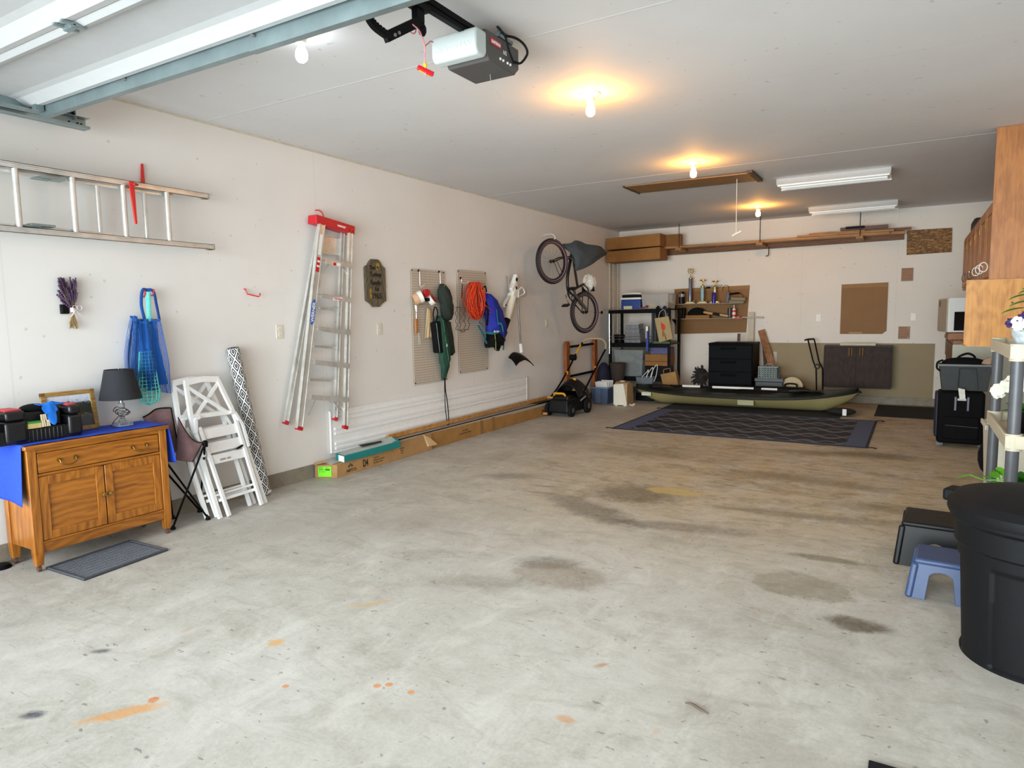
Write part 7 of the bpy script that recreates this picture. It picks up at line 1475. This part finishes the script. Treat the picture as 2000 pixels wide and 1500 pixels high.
for k in range(50): a = random.uniform(0, 6.3); leafg(g, (.58 + .04 * math.cos(a), 4.45 + .04 * math.sin(a), .77), (math.cos(a), math.sin(a), random.uniform(.2, 1.2)), random.uniform(.07, .13), .022)
g.build('foliage', leafm, pe)
for dx, dy, dz in ((-.16, .0, .115), (-.14, -.05, .15), (-.11, -.02, .175), (-.06, -.06, .16), (-.04, -.05, .20), (.03, -.1, .17), (-.17, -.04, .13), (.0, -.08, .13)): g = G(); flower(g, (.58 + dx, 4.45 + dy, .75 + dz), (-.5, -.85, .2), .037, 5, .6); g.build('white_petal', M('petunia_white', '#dcdccb', .6, var=.04), pe)
vp = thing('vine_pot', 'trailing lime green vine in a black pot on the bottom rack shelf', 'potted plant', (.56, 4.7, .21))
G().lathe([(.001, 0), (.07, 0), (.09, .12), (.082, .12), (.001, .10)], (.58, 4.62, .225), n=24).build('pot', black_plastic, vp, smooth=True)
g = G()
g.tube(curve([(.55, 4.60, .34), (.46, 4.6, .35), (.39, 4.62, .34), (.33, 4.7, .345)], 6), .004, n=5)
for p, d_ in (((.34, 4.7, .345), (-1, .1, -.1)), ((.42, 4.6, .35), (-.6, -.4, .6)), ((.44, 4.6, .36), (-.2, -.6, .9)), ((.46, 4.58, .36), (-.5, -.2, 1.2)), ((.50, 4.58, .35), (-.2, -.5, 1)), ((.48, 4.6, .34), (-.7, -.5, .1)), ((.47, 4.6, .38), (-.2, -.4, 1)), ((.50, 4.55, .34), (-.6, -.6, .2))): leafg(g, p, d_, .085, .027, .3)
g.build('vine_leaves', M('vine_lime', '#67ab2b', .45, var=.2, vs=15), vp)
g = G()
for k in range(22): a = random.uniform(0, 6.3); leafg(g, (.58, 4.62, .34), (math.cos(a), math.sin(a), random.uniform(.3, 1.6)), .13, .022)
g.build('foliage', leafm, vp)
one(G().box(.55, .62, 4.2, 4.206, .30, .42), 'plant_label', paper, 'white plant label standing in a pot on the bottom rack shelf', 'label')
bp2 = thing('nursery_pot', 'black nursery pot near the front of the bottom rack shelf', 'pot', (.6, 4.22, .21)); G().lathe([(.001, 0), (.07, 0), (.095, .10), (.087, .10), (.001, .085)], (.60, 4.22, .225), n=24).build('pot_shell', black_plastic, bp2, smooth=True)
g = G()
for k in range(20): a = random.uniform(0, 6.3); leafg(g, (.60, 4.22, .31), (math.cos(a), math.sin(a), random.uniform(.4, 1.6)), .12, .024)
g.build('foliage', leafm, bp2)
# trash can
tcm = M('trash_can_black', '#0b0c0f', .6, spec=.22, var=.12, vs=30, bmp=.15, bs_=200)
tc_ = thing('trash_can', 'large round black plastic trash can with a domed lid at the right edge', 'trash can', (.445, 3.065, 0))
def can_(u, v):
    a = 2 * PI * u; z = v * .55; r = .237 + .030 * v
    if .03 < v < .70 and math.cos(a * 4 + 1.0) > -.25: r -= .011
    return (r * math.cos(a), r * math.sin(a), z)
g = G().grid(can_, 180, 60, loop=True); g.face([v for v in g.b.verts][:180][::-1]); g.build('can_body', tcm, tc_, local=True, smooth=True, ang=50)
G().lathe([(.262, .43), (.272, .44), (.274, .52), (.29, .535), (.292, .565), (.27, .57), (.26, .52)], n=64, cap=False, closed=True).build('collar_band', tcm, tc_, local=True, smooth=True)
G().lathe([(.296, .548), (.300, .560), (.298, .585), (.275, .612), (.24, .622), (.20, .632), (.10, .648), (.001, .652), (.001, .64), (.2, .62), (.27, .59), (.285, .56)], n=64, cap=False).build('lid', tcm, tc_, local=True, smooth=True, ang=30)
for a in (2.75, -.4): G().box(-.045, .045, -.03, .03, -.02, .03, Matrix.Rotation(a, 4, 'Z') @ Matrix.Translation((.292, 0, .575)) @ Matrix.Rotation(PI / 2, 4, 'Z')).build('lid_grip', tcm, tc_, local=True, bevel=.012, seg=3)
# stools
def stool(name, label, m_, loc, wx, wy, h, rot, leg=.055, splay=.022, arch=.6):
    t = thing(name, label, 'step stool', loc, (0, 0, rot)); hx, hy = wx / 2, wy / 2; zt = h - .022
    G().box(-hx + splay, hx - splay, -hy + splay, hy - splay, h - .028, h).build('tread', m_, t, local=True, bevel=.012, seg=3)
    def side(a, b, n_):   # panel with arch between two top corners
        a = V(a); b = V(b); n_ = V(n_); Ld = (b - a).length; d_ = (b - a).normalized(); out = []
        pts = [(-splay, 0), (leg, 0), (leg + .012, h * arch * .8)] + [(Ld / 2 - (Ld / 2 - leg - .012) * math.cos(q_), h * arch * .8 + h * .14 * math.sin(q_)) for q_ in [PI * k / 8 for k in range(1, 8)]] + [(Ld - leg - .012, h * arch * .8), (Ld - leg, 0), (Ld + splay, 0), (Ld, zt), (0, zt)]
        g = G(); f = lambda s, z: a + d_ * s + n_ * splay * (1 - z / zt) + V((0, 0, z))
        v1 = [g._v(f(s, z)) for s, z in pts]; v2 = [g._v(f(s, z) - n_ * .007) for s, z in pts]; g.face(v1); g.face(v2[::-1]); N = len(pts)
        for i in range(N): g.face((v1[i], v1[(i + 1) % N], v2[(i + 1) % N], v2[i]))
        return g
    ix, iy = hx - splay, hy - splay
    for a, b, n_ in (((-ix, -iy, 0), (ix, -iy, 0), (0, -1, 0)), ((ix, -iy, 0), (ix, iy, 0), (1, 0, 0)), ((ix, iy, 0), (-ix, iy, 0), (0, 1, 0)), ((-ix, iy, 0), (-ix, -iy, 0), (-1, 0, 0))): side(a, b, n_).build('side_wall', m_, t, local=True, bevel=.002)
    g = G()
    for sx_ in (-1, 1):
        for sy_ in (-1, 1): g = G(); g.bar((sx_ * (hx - .006), sy_ * (hy - .006), 0), (sx_ * (ix - .006), sy_ * (iy - .006), zt), .03, .03); g.build('corner_leg', m_, t, local=True, bevel=.01)
    return t
bs1 = stool('step_stool', 'black plastic step stool standing behind the blue one', M('stool_black', '#09090b', .45, spec=.3, var=.15), (.155, 4.09, 0), .35, .36, .228, -.06, leg=.10, arch=.55)
g = G().box(.0, .03, -.02, .015, .2282, .229); g.build('grip_hole', ink, bs1, local=True)
stool('step_stool', 'small slate blue plastic step stool beside the trash can', M('stool_blue', '#33466a', .45, var=.08), (.165, 3.62, 0), .26, .29, .182, -.06, leg=.05, arch=.72)
